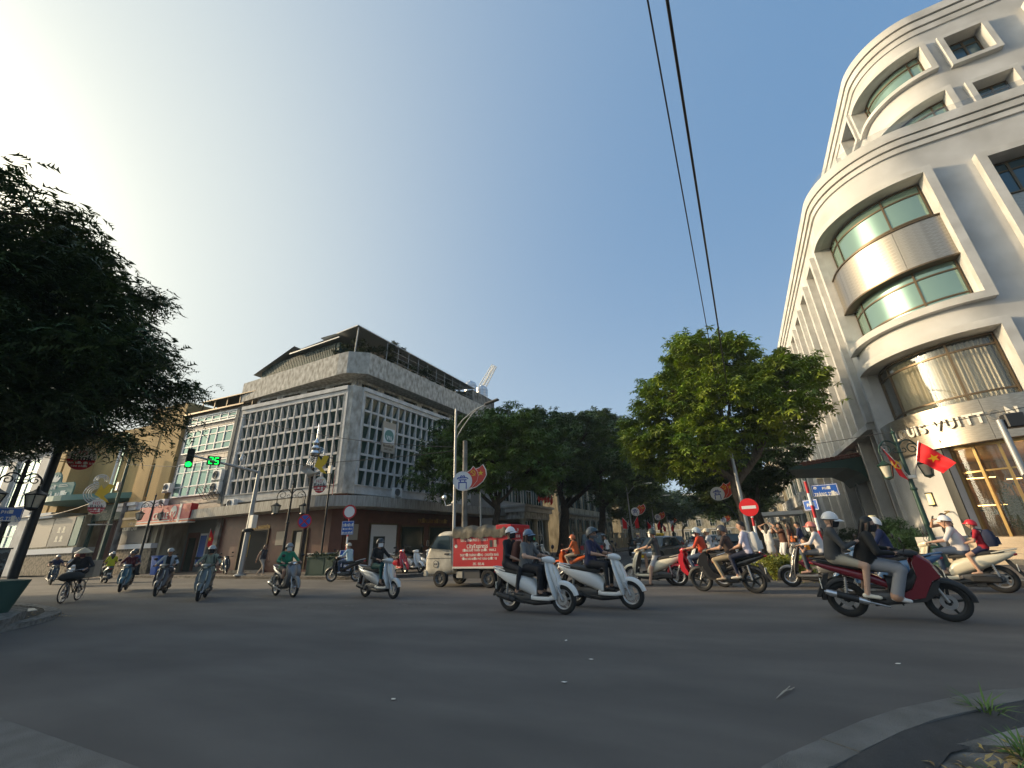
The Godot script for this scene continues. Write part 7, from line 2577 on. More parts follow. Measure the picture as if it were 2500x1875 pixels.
func exhaust(o: Node3D, a: Vector3, b: Vector3, r: float, mat: String) -> void:
	var m := MB.new()
	var d := b - a
	m.tube([a - d * 0.35 + v3(0.05, -0.02, -0.05), a - d * 0.1, a, a + d * 0.05], [0.018, 0.018, 0.02, r * 0.8], 8)
	m.tube([a, a + d * 0.1, a + d * 0.9, b], [r * 0.7, r, r, r * 0.7], 12)
	m.tube([b - d * 0.02, b + d * 0.04], 0.018, 8)
	part("exhaust", m, mat, o)
	m = MB.new()
	m.tube([a + d * 0.25 + v3(0, 0.004, 0.012), a + d * 0.75 + v3(0, 0.004, 0.012)], r * 1.02, 12)
	part("heat_shield", m, "black_plastic", o)
func make_scooter(retro: bool, big: bool) -> Node3D:
	var L := 1.30
	var r := 0.275 if big else 0.245
	var o := Node3D.new()
	o.name = "motor_scooter"
	var m := MB.new()
	bike_wheel(o, "front_wheel", v3(L / 2, r, 0), r, 0.1, 5, "alloy")
	bike_wheel(o, "rear_wheel", v3(-L / 2, r, 0), r, 0.11, 5, "alloy")
	fender(o, v3(L / 2, r, 0), r + 0.045, 14 if not retro else -10, 140, 0.078, "paint")
	m = MB.new()
	if retro:
		m.loft([sec(-0.98, 0.66, 0.08, 0.06), sec(-0.88, 0.62, 0.17, 0.15), sec(-0.62, 0.56, 0.23, 0.2), sec(-0.35, 0.53, 0.22, 0.2), sec(-0.12, 0.5, 0.16, 0.18), sec(-0.02, 0.46, 0.1, 0.14)], 20)
	else:
		m.loft([sec(-1.02, 0.80, 0.05, 0.035, 2.6, 0.3), sec(-0.92, 0.765, 0.12, 0.075, 2.6, 0.25), sec(-0.70, 0.69, 0.175, 0.12, 2.8, 0.2), sec(-0.45, 0.62, 0.20, 0.155), sec(-0.2, 0.555, 0.195, 0.17), sec(0.0, 0.47, 0.165, 0.16), sec(0.1, 0.38, 0.14, 0.12)], 20)
	part("rear_body", m, "paint", o)
	m = MB.new()
	m.loft([sec(-0.86, 0.80 if not retro else 0.78, 0.10, 0.035, 3.0, 0.12), sec(-0.68, 0.805, 0.15, 0.055, 3.0, 0.1), sec(-0.42, 0.775, 0.165, 0.06, 3.0, 0.05), sec(-0.32, 0.755, 0.155, 0.055, 3.0), sec(-0.1, 0.735, 0.14, 0.055, 3.0), sec(0.04, 0.72, 0.09, 0.04, 3.0)], 18)
	part("seat", m, "seat_black", o)
	m = MB.new()
	m.loft([sec(-0.02, 0.30, 0.17, 0.055, 4.0), sec(0.1, 0.285, 0.18, 0.045, 4.0), sec(0.38, 0.285, 0.175, 0.045, 4.0), sec(0.5, 0.32, 0.13, 0.06, 4.0)], 16)
	part("floorboard", m, "paint", o)
	m = MB.new()
	m.cbox(v3(0.02, 0.325, -0.15), v3(0.4, 0.338, 0.15), 0.005)
	part("floor_mat", m, "black_rubber", o)
	m = MB.new()
	m.loft([sec(-0.35, 0.24, 0.12, 0.06), sec(0.0, 0.2, 0.14, 0.06), sec(0.4, 0.22, 0.12, 0.04)], 12)
	part("belly_pan", m, "black_plastic", o)
	var back := []
	var rows := []
	for q in [[0.27, 0.50, 0.12], [0.36, 0.50, 0.185], [0.5, 0.465, 0.215], [0.66, 0.42, 0.215], [0.8, 0.375, 0.185], [0.92, 0.335, 0.135], [0.99, 0.31, 0.1]]:
		rows.append([v3(q[1], q[0], 0), v3(0, 0, q[2]), v3(0.028, 0.006, 0), 3.0])
		back.append([v3(q[1] - 0.022, q[0], 0), v3(0, 0, q[2] * 0.9), v3(0.014, 0.0, 0), 3.0])
	m = MB.new()
	m.loft(rows, 20)
	part("leg_shield", m, "paint", o)
	m = MB.new()
	m.loft(back, 16)
	part("inner_panel", m, "black_plastic", o)
	m = MB.new()
	var nose := []
	for q in ([[0.40, 0.56, 0.05, 0.05], [0.52, 0.545, 0.10, 0.075], [0.7, 0.49, 0.125, 0.08], [0.86, 0.425, 0.105, 0.07], [0.95, 0.37, 0.07, 0.05]] if not retro else [[0.42, 0.55, 0.06, 0.05], [0.6, 0.51, 0.075, 0.07], [0.8, 0.44, 0.075, 0.06], [0.95, 0.37, 0.06, 0.05]]):
		nose.append([v3(q[1], q[0], 0), v3(0, 0, q[2]), v3(q[3], 0.012, 0), 2.2])
	m.loft(nose, 18)
	part("front_panel", m, "paint", o)
	if not retro:
		for s in [-1.0, 1.0]:
			m = MB.new()
			m.prism(PackedVector2Array([v2(0.49, 0.86), v2(0.565, 0.66), v2(0.575, 0.58), v2(0.53, 0.68)]), s * 0.07, s * 0.1)
			part("indicator", m, "frost", o)
	m = MB.new()
	if retro:
		m.loft([sec(0.22, 1.02, 0.10, 0.05), sec(0.3, 1.04, 0.12, 0.07), sec(0.4, 1.04, 0.09, 0.08), sec(0.43, 1.04, 0.085, 0.08)], 16)
	else:
		m.loft([sec(0.17, 0.99, 0.08, 0.035, 2.6, -0.3), sec(0.24, 1.015, 0.16, 0.05, 2.6, -0.3), sec(0.34, 1.01, 0.15, 0.075, 2.6, -0.4), sec(0.44, 0.985, 0.10, 0.06, 2.6, -0.4), sec(0.49, 0.97, 0.05, 0.03, 2.6, -0.4)], 18)
	part("handlebar_cowl", m, "paint", o)
	m = MB.new()
	if retro:
		m.ball(v3(0.43, 1.04, 0), v3(0.03, 0.075, 0.075))
	else:
		m.loft([sec(0.42, 0.975, 0.085, 0.045, 2.6, -0.4), sec(0.475, 0.965, 0.06, 0.035, 2.6, -0.4), sec(0.505, 0.96, 0.025, 0.015, 2.6, -0.4)], 14)
	part("headlight", m, "chrome" if retro else "frost", o)
	m = MB.new()
	m.loft([sec(-0.72, 0.27, 0.05, 0.06), sec(-0.5, 0.29, 0.09, 0.11), sec(-0.3, 0.3, 0.12, 0.12), sec(-0.08, 0.3, 0.11, 0.09)], 14)
	part("engine", m, "engine_grey", o)
	m = MB.new()
	m.cbox(v3(-0.68, 0.2, -0.17), v3(-0.2, 0.34, -0.1), 0.04)
	part("belt_case", m, "black_plastic", o)
	exhaust(o, v3(-0.42, 0.24, 0.15), v3(-0.88, 0.34, 0.16), 0.058, "black_plastic" if not retro else "silver")
	m = MB.new()
	m.loft([sec(-0.99, 0.765, 0.09, 0.03, 2.6, 0.3), sec(-1.035, 0.77, 0.05, 0.02, 2.6, 0.3)], 12)
	part("tail_light", m, "sign_red", o)
	for s in [-1.0, 1.0]:
		m = MB.new()
		m.tube([v3(-0.66, 0.80, s * 0.16), v3(-0.9, 0.855, s * 0.13), v3(-1.04, 0.875, s * 0.06), v3(-1.05, 0.875, 0)], [0.014, 0.016, 0.016, 0.016], 7)
		part("grab_rail", m, "paint" if not retro else "chrome", o)
	bike_common(o, L, r, v3(0.24, 1.02, 0), true)
	return o
func make_underbone(sporty: bool) -> Node3D:
	var L := 1.26
	var r := 0.285
	var o := Node3D.new()
	o.name = "motorbike"
	var m: MB
	bike_wheel(o, "front_wheel", v3(L / 2, r, 0), r, 0.085, 5, "dark_metal" if sporty else "alloy", not sporty)
	bike_wheel(o, "rear_wheel", v3(-L / 2, r, 0), r, 0.095, 5, "dark_metal" if sporty else "alloy", not sporty)
	fender(o, v3(L / 2, r, 0), r + 0.04, 0, 150, 0.065, "black_plastic" if sporty else "paint")
	fender(o, v3(-L / 2, r, 0), r + 0.05, 60, 185, 0.07, "black_plastic")
	m = MB.new()
	m.loft([sec(-1.0, 0.86, 0.05, 0.03, 2.6, 0.25), sec(-0.86, 0.815, 0.10, 0.06, 2.6, 0.25), sec(-0.6, 0.735, 0.13, 0.085, 2.6, 0.22), sec(-0.32, 0.65, 0.135, 0.10, 2.6, 0.25), sec(-0.1, 0.56, 0.115, 0.10, 2.6, 0.35), sec(0.06, 0.47, 0.09, 0.08, 2.6, 0.4)], 18)
	part("rear_body", m, "paint", o)
	m = MB.new()
	m.loft([sec(-0.92, 0.875, 0.08, 0.025, 3.0, 0.2), sec(-0.7, 0.845, 0.125, 0.04, 3.0, 0.15), sec(-0.45, 0.80, 0.135, 0.045, 3.0, 0.1), sec(-0.2, 0.755, 0.13, 0.045, 3.0), sec(0.02, 0.74, 0.085, 0.03, 3.0, -0.1)], 16)
	part("seat", m, "seat_black", o)
	m = MB.new()
	if sporty:
		m.loft([sec(-0.05, 0.52, 0.12, 0.14), sec(0.12, 0.5, 0.11, 0.13), sec(0.28, 0.55, 0.12, 0.14), sec(0.4, 0.68, 0.13, 0.16), sec(0.46, 0.8, 0.1, 0.12)], 16)
	else:
		m.loft([sec(-0.05, 0.5, 0.075, 0.10), sec(0.15, 0.52, 0.07, 0.07, 2.6, -0.3), sec(0.3, 0.66, 0.07, 0.09, 2.6, -0.8), sec(0.36, 0.82, 0.07, 0.09, 2.6, -0.8)], 16)
	part("spine_cover", m, "black_plastic" if sporty else "paint", o)
	for s in [-1.0, 1.0]:
		m = MB.new()
		var out := PackedVector2Array([v2(0.40, 0.98), v2(0.54, 0.86), v2(0.62, 0.66), v2(0.5, 0.6), v2(0.36, 0.36), v2(0.05, 0.30), v2(0.0, 0.36), v2(0.24, 0.48), v2(0.34, 0.66), v2(0.33, 0.86)]) if sporty else PackedVector2Array([v2(0.36, 0.96), v2(0.47, 0.86), v2(0.5, 0.66), v2(0.44, 0.42), v2(0.3, 0.3), v2(0.22, 0.34), v2(0.31, 0.5), v2(0.36, 0.7), v2(0.31, 0.88)])
		m.prism(out, s * 0.11, s * (0.17 if sporty else 0.2), true)
		part("leg_shield", m, "paint", o)
		if sporty:
			m = MB.new()
			m.prism(PackedVector2Array([v2(0.5, 0.58), v2(0.6, 0.62), v2(0.52, 0.42), v2(0.36, 0.3), v2(0.1, 0.27), v2(0.36, 0.36)]), s * 0.12, s * 0.16, true)
			part("lower_fairing", m, "black_plastic", o)
			m = MB.new()
			m.prism(PackedVector2Array([v2(0.585, 0.80), v2(0.64, 0.68), v2(0.56, 0.70), v2(0.5, 0.8)]), s * 0.05, s * 0.125)
			part("headlight", m, "frost", o)
	m = MB.new()
	if sporty:
		m.loft([[v3(0.56, 0.62, 0), v3(0, 0, 0.05), v3(0.06, 0.02, 0), 2.4], [v3(0.57, 0.7, 0), v3(0, 0, 0.11), v3(0.07, 0.03, 0), 2.4], [v3(0.5, 0.84, 0), v3(0, 0, 0.13), v3(0.08, 0.03, 0), 2.4], [v3(0.41, 0.96, 0), v3(0, 0, 0.1), v3(0.06, 0.02, 0), 2.4]], 18)
	else:
		m.loft([[v3(0.5, 0.5, 0), v3(0, 0, 0.05), v3(0.04, 0, 0), 2.4], [v3(0.5, 0.66, 0), v3(0, 0, 0.11), v3(0.05, 0.0, 0), 2.4], [v3(0.46, 0.82, 0), v3(0, 0, 0.13), v3(0.05, 0.0, 0), 2.4], [v3(0.40, 0.93, 0), v3(0, 0, 0.1), v3(0.05, 0.0, 0), 2.4]], 18)
	part("front_panel", m, "paint", o)
	m = MB.new()
	m.loft([sec(0.18, 0.98, 0.09, 0.03, 2.6, -0.3), sec(0.28, 1.0, 0.13, 0.05, 2.6, -0.3), sec(0.38, 0.985, 0.11, 0.065, 2.6, -0.3), sec(0.45, 0.965, 0.07, 0.045, 2.6, -0.3)], 16)
	part("handlebar_cowl", m, "black_plastic" if sporty else "paint", o)
	if not sporty:
		m = MB.new()
		m.ball(v3(0.44, 0.975, 0), v3(0.035, 0.05, 0.07))
		part("headlight", m, "chrome", o)
	m = MB.new()
	m.loft([sec(-0.3, 0.32, 0.07, 0.09), sec(-0.1, 0.32, 0.12, 0.11), sec(0.1, 0.33, 0.11, 0.10), sec(0.24, 0.36, 0.06, 0.06)], 14)
	part("engine", m, "engine_grey", o)
	for k in 5:
		m = MB.new()
		m.cbox(v3(0.1 + k * 0.03, 0.27, -0.09), v3(0.112 + k * 0.03, 0.43, 0.09), 0.004)
		part("cooling_fin", m, "engine_grey", o)
	m = MB.new()
	m.tube([v3(-0.12, 0.32, 0.1), v3(-L / 2, r, 0.1)], 0.025, 6)
	m.tube([v3(-0.12, 0.32, -0.1), v3(-L / 2, r, -0.1)], 0.025, 6)
	part("swing_arm", m, "dark_metal", o)
	m = MB.new()
	m.tube([v3(0.06, 0.27, -0.25), v3(0.06, 0.27, 0.25)], 0.014, 6)
	m.tube([v3(-0.33, 0.33, -0.23), v3(-0.33, 0.33, 0.23)], 0.014, 6)
	part("foot_pegs", m, "black_rubber", o)
	exhaust(o, v3(-0.34, 0.27, 0.15), v3(-0.9, 0.42, 0.17), 0.055, "silver")
	m = MB.new()
	m.loft([sec(-0.98, 0.845, 0.075, 0.03, 2.6, 0.3), sec(-1.03, 0.85, 0.04, 0.02, 2.6, 0.3)], 12)
	part("tail_light", m, "sign_red", o)
	for s in [-1.0, 1.0]:
		m = MB.new()
		m.tube([v3(-0.6, 0.83, s * 0.135), v3(-0.84, 0.90, s * 0.11), v3(-1.0, 0.93, s * 0.05), v3(-1.01, 0.93, 0)], 0.014, 6)
		part("grab_rail", m, "black_plastic" if sporty else "silver", o)
	bike_common(o, L, r, v3(0.2, 1.0, 0), true)
	return o
func bike(kind: String, label: String, at: Vector3, heading_deg: float, colour: String, group := "", lean := 0.0, steer := 0.0) -> Transform3D:
	var o: Node3D
	if not bikes.has(kind):
		match kind:
			"scooter": o = make_scooter(false, false)
			"big_scooter": o = make_scooter(false, true)
			"retro_scooter": o = make_scooter(true, false)
			"sport": o = make_underbone(true)
			_: o = make_underbone(false)
		bikes[kind] = o
	o = bikes[kind].duplicate()
	o.name = numbered("motor_scooter" if "scooter" in kind else "motorbike")
	add_child(o)
	tag(o, label, "motorbike", group)
	o.transform = Transform3D(Basis(Vector3.UP, deg_to_rad(heading_deg)) * Basis(Vector3.RIGHT, lean), at)
	for c in o.get_children():
		if c is MeshInstance3D and c.material_override == mats["paint"]:
			c.material_override = mats[colour]
	return o.transform
func make_paints() -> void:
	paint("paint", 0.5, 0.5, 0.5)
	paint("paint_white", 0.70, 0.69, 0.66)
	paint("paint_cream", 0.68, 0.62, 0.47)
	paint("paint_silver", 0.50, 0.50, 0.48, 0.4)
	paint("paint_black", 0.014, 0.014, 0.015)
	paint("paint_red", 0.52, 0.015, 0.03)
	paint("paint_wine", 0.16, 0.012, 0.022)
	paint("paint_orange", 0.70, 0.13, 0.03)
	paint("paint_teal", 0.05, 0.12, 0.15, 0.3)
	paint("paint_brown", 0.06, 0.045, 0.04, 0.2)
	paint("paint_olive", 0.10, 0.11, 0.10, 0.3)
	paint("paint_grey", 0.16, 0.16, 0.16, 0.4)
	paint("paint_blue", 0.06, 0.13, 0.25)
func bicycle(label: String, at: Vector3, heading_deg: float) -> Transform3D:
	var o := thing("bicycle", label, "bicycle", at, deg_to_rad(heading_deg))
	var r := 0.33
	bike_wheel(o, "front_wheel", v3(0.52, r, 0), r, 0.035, 0, "silver", true)
	bike_wheel(o, "rear_wheel", v3(-0.52, r, 0), r, 0.035, 0, "silver", true)
	var m := MB.new()
	for q in [[v3(-0.52, r, 0.05), v3(-0.06, 0.29, 0.02)], [v3(-0.52, r, -0.05), v3(-0.06, 0.29, -0.02)], [v3(-0.52, r, 0.05), v3(-0.2, 0.72, 0)], [v3(-0.52, r, -0.05), v3(-0.2, 0.72, 0)], [v3(-0.06, 0.29, 0), v3(-0.24, 0.84, 0)], [v3(-0.06, 0.29, 0), v3(0.36, 0.74, 0)], [v3(-0.13, 0.52, 0), v3(0.35, 0.82, 0)], [v3(0.52, r, 0.05), v3(0.36, 0.74, 0.03)], [v3(0.52, r, -0.05), v3(0.36, 0.74, -0.03)], [v3(0.36, 0.72, 0), v3(0.31, 0.98, 0)]]:
		m.tube(q, 0.016, 6)
	part("frame", m, "dark_metal", o)
	m = MB.new()
	m.tube([v3(0.16, 1.0, -0.27), v3(0.27, 1.02, -0.2), v3(0.31, 0.99, 0), v3(0.27, 1.02, 0.2), v3(0.16, 1.0, 0.27)], 0.013, 6)
	part("handlebar", m, "chrome", o)
	m = MB.new()
	m.loft([sec(-0.4, 0.88, 0.09, 0.03), sec(-0.28, 0.89, 0.09, 0.035), sec(-0.1, 0.87, 0.03, 0.02)], 12)
	part("saddle", m, "seat_black", o)
	m = MB.new()
	for k in 5:
		m.tube([v3(-0.85, 0.72, -0.14 + k * 0.07), v3(-0.28, 0.72, -0.14 + k * 0.07)], 0.008, 5)
	m.tube([v3(-0.52, r, 0.06), v3(-0.62, 0.72, 0.12)], 0.01, 5)
	m.tube([v3(-0.52, r, -0.06), v3(-0.62, 0.72, -0.12)], 0.01, 5)
	part("rear_rack", m, "dark_metal", o)
	m = MB.new()
	m.tube([v3(-0.06, 0.29, 0.09), v3(-0.06, 0.12, 0.09), v3(-0.06, 0.12, 0.2)], 0.012, 5)
	m.tube([v3(-0.06, 0.29, -0.09), v3(-0.06, 0.46, -0.09), v3(-0.06, 0.46, -0.2)], 0.012, 5)
	part("pedals", m, "dark_metal", o)
	var t := o.transform
	var box := thing("carton", "brown cardboard carton tied on the bicycle's rear rack", "box", t * v3(-0.66, 0.73, 0), deg_to_rad(heading_deg))
	m = MB.new()
	m.cbox(v3(-0.3, 0.0, -0.26), v3(0.22, 0.56, 0.26), 0.01)
	part("carton", m, "poster_beige", box)
	part("tape", quick_box(v3(-0.301, 0.1, -0.03), v3(0.221, 0.562, 0.03)), "leaf_litter", box)
	var bag := thing("dark_bundle", "dark bundle slung low across the bicycle's handlebar", "bundle", t * v3(0.34, 0.8, 0), deg_to_rad(heading_deg))
	m = MB.new()
	m.ball(v3(0, 0, 0), v3(0.2, 0.16, 0.36), 14, 10)
	part("cloth", m, "seat_black", bag)
	return t
# ------------------------------------------------------------------ people
var poses := {}
func ik(a: Vector3, t: Vector3, l1: float, l2: float, pole: Vector3) -> Array:
	var d := t - a
	var D := minf(d.length(), (l1 + l2) * 0.995)
	var dir := d.normalized()
	var x := (l1 * l1 - l2 * l2 + D * D) / (2.0 * D)
	var h := sqrt(maxf(l1 * l1 - x * x, 0.0))
	var pn := (pole - dir * pole.dot(dir)).normalized()
	return [a + dir * x + pn * h, a + dir * D]
func surface_net(bones: Array, cell: float) -> Dictionary:
	var lo := Vector3.ONE * 1e9
	var hi := -lo
	for b in bones:
		for e in 2:
			var r: float = b[2 + e] + 0.07
			lo = lo.min(b[e] - Vector3.ONE * r)
			hi = hi.max(b[e] + Vector3.ONE * r)
	var nx := int((hi.x - lo.x) / cell) + 2
	var ny := int((hi.y - lo.y) / cell) + 2
	var nz := int((hi.z - lo.z) / cell) + 2
	var f := PackedFloat32Array()
	f.resize(nx * ny * nz)
	f.fill(0.2)
	for b in bones:
		var a: Vector3 = b[0]
		var ab: Vector3 = b[1] - a
		var ra: float = b[2]
		var dr: float = b[3] - ra
		var k: float = b[5] if b.size() > 5 else 0.03
		var inv := 1.0 / maxf(ab.length_squared(), 1e-8)
		var m := maxf(ra, ra + dr) + 0.055
		var l: Vector3 = (a.min(b[1]) - lo - Vector3.ONE * m) / cell
		var h: Vector3 = (a.max(b[1]) - lo + Vector3.ONE * m) / cell
		for x in range(maxi(0, int(l.x)), mini(nx, int(h.x) + 2)):
			for y in range(maxi(0, int(l.y)), mini(ny, int(h.y) + 2)):
				var at := (x * ny + y) * nz
				for z in range(maxi(0, int(l.z)), mini(nz, int(h.z) + 2)):
					var p := lo + v3(x, y, z) * cell - a
					var t := clampf(p.dot(ab) * inv, 0.0, 1.0)
					var d := (p - ab * t).length() - ra - dr * t
					var q := f[at + z]
					var e := k - absf(d - q)
					f[at + z] = minf(d, q) - (e * e / (4.0 * k) if e > 0.0 else 0.0)
	var v := PackedVector3Array()
	var n := PackedVector3Array()
	var ids := PackedInt32Array()
	var where := PackedInt32Array()
	where.resize(nx * ny * nz)
	where.fill(-1)
	var sx := ny * nz
	var sy := nz
	for x in nx - 1:
		for y in ny - 1:
			var row := x * sx + y * sy
			for z in nz - 1:
				var i := row + z
				var a := f[i]
				var b := f[i + 1]
				var c := f[i + sy]
				var d := f[i + sy + 1]
				var e := f[i + sx]
				var g := f[i + sx + 1]
				var h := f[i + sx + sy]
				var w := f[i + sx + sy + 1]
				var mn := minf(minf(minf(a, b), minf(c, d)), minf(minf(e, g), minf(h, w)))
				if mn >= 0.0:
					continue
				if maxf(maxf(maxf(a, b), maxf(c, d)), maxf(maxf(e, g), maxf(h, w))) < 0.0:
					continue
				var p := Vector3.ZERO
				var k := 0
				for q in [[a, e, 0, 0, 0, 0], [b, g, 0, 0, 0, 1], [c, h, 0, 0, 1, 0], [d, w, 0, 0, 1, 1], [a, c, 1, 0, 0, 0], [b, d, 1, 0, 0, 1], [e, h, 1, 1, 0, 0], [g, w, 1, 1, 0, 1], [a, b, 2, 0, 0, 0], [c, d, 2, 0, 1, 0], [e, g, 2, 1, 0, 0], [h, w, 2, 1, 1, 0]]:
					if (q[0] < 0.0) != (q[1] < 0.0):
						var o := v3(q[3], q[4], q[5])
						o[q[2]] += q[0] / (q[0] - q[1])
						p += o
						k += 1
				where[i] = v.size()
				v.append(lo + (v3(x, y, z) + p / k) * cell)
				n.append(v3(e + g + h + w - a - b - c - d, c + d + h + w - a - b - e - g, b + d + g + w - a - c - e - h).normalized())
	for x in range(1, nx - 1):
		for y in range(1, ny - 1):
			for z in range(1, nz - 1):
				var i := x * sx + y * sy + z
				if where[i] < 0 and where[i - sx] < 0 and where[i - sy] < 0 and where[i - 1] < 0:
					continue
				var s := f[i] < 0.0
				for q in [[sx, sy, 1], [sy, sx, 1], [1, sx, sy]]:
					if s != (f[i + q[0]] < 0.0):
						var A := where[i]
						var B := where[i - q[1]]
						var C := where[i - q[1] - q[2]]
						var D := where[i - q[2]]
						if A >= 0 and B >= 0 and C >= 0 and D >= 0:
							for t in [[A, B, C], [A, C, D]]:
								var gn := (v[t[1]] - v[t[0]]).cross(v[t[2]] - v[t[0]])
								if gn.dot(n[t[0]] + n[t[1]] + n[t[2]]) > 0.0:
									ids.append_array([t[0], t[2], t[1]])
								else:
									ids.append_array([t[0], t[1], t[2]])
	var on := PackedInt32Array()
	var along := PackedFloat32Array()
	for p in v:
		var best := 1e9
		var bi := 0
		var bt := 0.0
		for j in bones.size():
			var b: Array = bones[j]
			var ab: Vector3 = b[1] - b[0]
			var t := clampf((p - b[0]).dot(ab) / maxf(ab.length_squared(), 1e-8), 0.0, 1.0)
			var d: float = (p - b[0] - ab * t).length() - lerpf(b[2], b[3], t)
			if d < best:
				best = d
				bi = j
				bt = t
		on.append(bi)
		along.append(bt)
	return {"v": v, "n": n, "ids": ids, "on": on, "along": along}
func skeleton(P: Dictionary) -> Dictionary:
	var s: float = P.get("s", 1.0)
	var lo: float = P.get("loose", 0.0)
	var wide: float = P.get("wide", 1.0)
	var hip: Vector3 = P.hip
	var lean := deg_to_rad(P.get("lean", 5.0))
	var t := v3(sin(lean), cos(lean), 0)
	var fw := v3(cos(lean), -sin(lean), 0)
	var sh := hip + t * 0.45 * s
	var bones := []
	var B := func(a: Vector3, b: Vector3, ra: float, rb: float, id: String, k := 0.03) -> void:
		bones.append([a, b, ra * s, rb * s, id, k])
	var z := v3(0, 0, 1)
	B.call(hip - z * 0.085 * s, hip + z * 0.085 * s, 0.105 * wide, 0.105 * wide, "hips")
	for q in [-1.0, 1.0]:
		B.call(hip + z * q * 0.06 * s + t * 0.05 * s, hip + z * q * 0.06 * s + t * 0.26 * s, 0.105 * wide + lo, 0.10 * wide + lo * 0.6, "torso")
		B.call(hip + z * q * 0.06 * s + t * 0.26 * s + fw * 0.01, sh + z * q * 0.085 * s - t * 0.06 * s, 0.10 * wide + lo * 0.6, 0.085 + lo * 0.4, "torso")
	B.call(sh - z * 0.15 * s - t * 0.01 * s, sh + z * 0.15 * s - t * 0.01 * s, 0.062 + lo * 0.4, 0.062 + lo * 0.4, "torso")
	B.call(sh, sh + t * 0.1 * s + fw * 0.02 * s, 0.052, 0.048, "neck", 0.02)
	var ends := {}
	for q in [-1.0, 1.0]:
		var key := "r" if q > 0 else "l"
		var a: Vector3 = sh + z * q * 0.175 * s - t * 0.02 * s
		var pole: Vector3 = P.get("elbow_" + key, v3(-0.5, -0.7, q * 0.7))
		var el := ik(a, P["hand_" + key], 0.28 * s, 0.25 * s, pole)
		B.call(a, el[0], 0.052 + lo * 0.5, 0.042 + lo * 0.35, "upper_arm", 0.025)
		B.call(el[0], el[1], 0.042 + lo * 0.1, 0.029, "forearm", 0.015)
		ends["hand_" + key] = [el[0], el[1]]
		var hj: Vector3 = hip + z * q * 0.09 * s
		var kp: Vector3 = P.get("knee_" + key, v3(1, 0.7, q * 0.25))
		var kn := ik(hj, P["foot_" + key], 0.43 * s, 0.42 * s, kp)
		var flare: float = P.get("flare", 0.0)
		B.call(hj, kn[0], 0.088 * wide + lo * 0.3, 0.058 + flare * 0.5, "thigh", 0.03)
		B.call(kn[0], kn[1], 0.056 + flare * 0.6, 0.038 + flare, "shin", 0.02)
		var toe: Vector3 = P.get("toe_" + key, v3(1, -0.1, q * 0.1)).normalized()
		B.call(kn[1] - toe * 0.045 * s - v3(0, 0.045, 0) * s, kn[1] + toe * 0.15 * s - v3(0, 0.05, 0) * s, 0.036, 0.03, "foot", 0.012)
	if P.get("skirt", 0.0) > 0.0:
		B.call(hip, hip - v3(0, P.skirt, 0), 0.13, 0.17, "skirt", 0.05)
	var hp := sh + t * 0.1 * s + fw * 0.02 * s
	return {"bones": bones, "ends": ends, "neck": hp, "s": s, "t": t, "sh": sh, "hip": hip, "fw": fw}
func add_hand(m: MB, el: Vector3, wr: Vector3, s: float, curl: float, side: float, up_hint: Vector3) -> void:
	var d := (wr - el).normalized()
	var nrm := (up_hint - d * up_hint.dot(d)).normalized()
	var x := d.cross(nrm) * side
	var k := s * 0.95
	m.loft([[wr - d * 0.015 * k, x * 0.024 * k, nrm * 0.019 * k, 2.2], [wr + d * 0.03 * k, x * 0.037 * k, nrm * 0.017 * k, 2.6], [wr + d * 0.075 * k, x * 0.041 * k, nrm * 0.014 * k, 2.6], [wr + d * 0.09 * k, x * 0.038 * k, nrm * 0.011 * k, 2.4]], 10)
	for i in 4:
		var L: float = [0.072, 0.082, 0.076, 0.06][i] * k
		var p := wr + d * 0.085 * k + x * (0.03 - 0.02 * i) * k
		var path := [p]
		var dir := d
		for j in 3:
			dir = dir.rotated(d.cross(nrm).normalized(), -curl * (0.5 + 0.35 * j)).normalized()
			p = p + dir * L * [0.44, 0.32, 0.24][j]
			path.append(p)
		m.tube(path, [0.0095 * k, 0.009 * k, 0.0082 * k, 0.0065 * k], 5)
	var q := wr + d * 0.025 * k + x * 0.034 * k
	m.tube([q - x * 0.008 * k, q + (d * 0.6 + x * 0.7).normalized() * 0.035 * k - nrm * 0.006, q + (d * 0.9 + x * 0.35 - nrm * 0.4 * curl).normalized() * 0.068 * k], [0.012 * k, 0.0105 * k, 0.008 * k], 5)
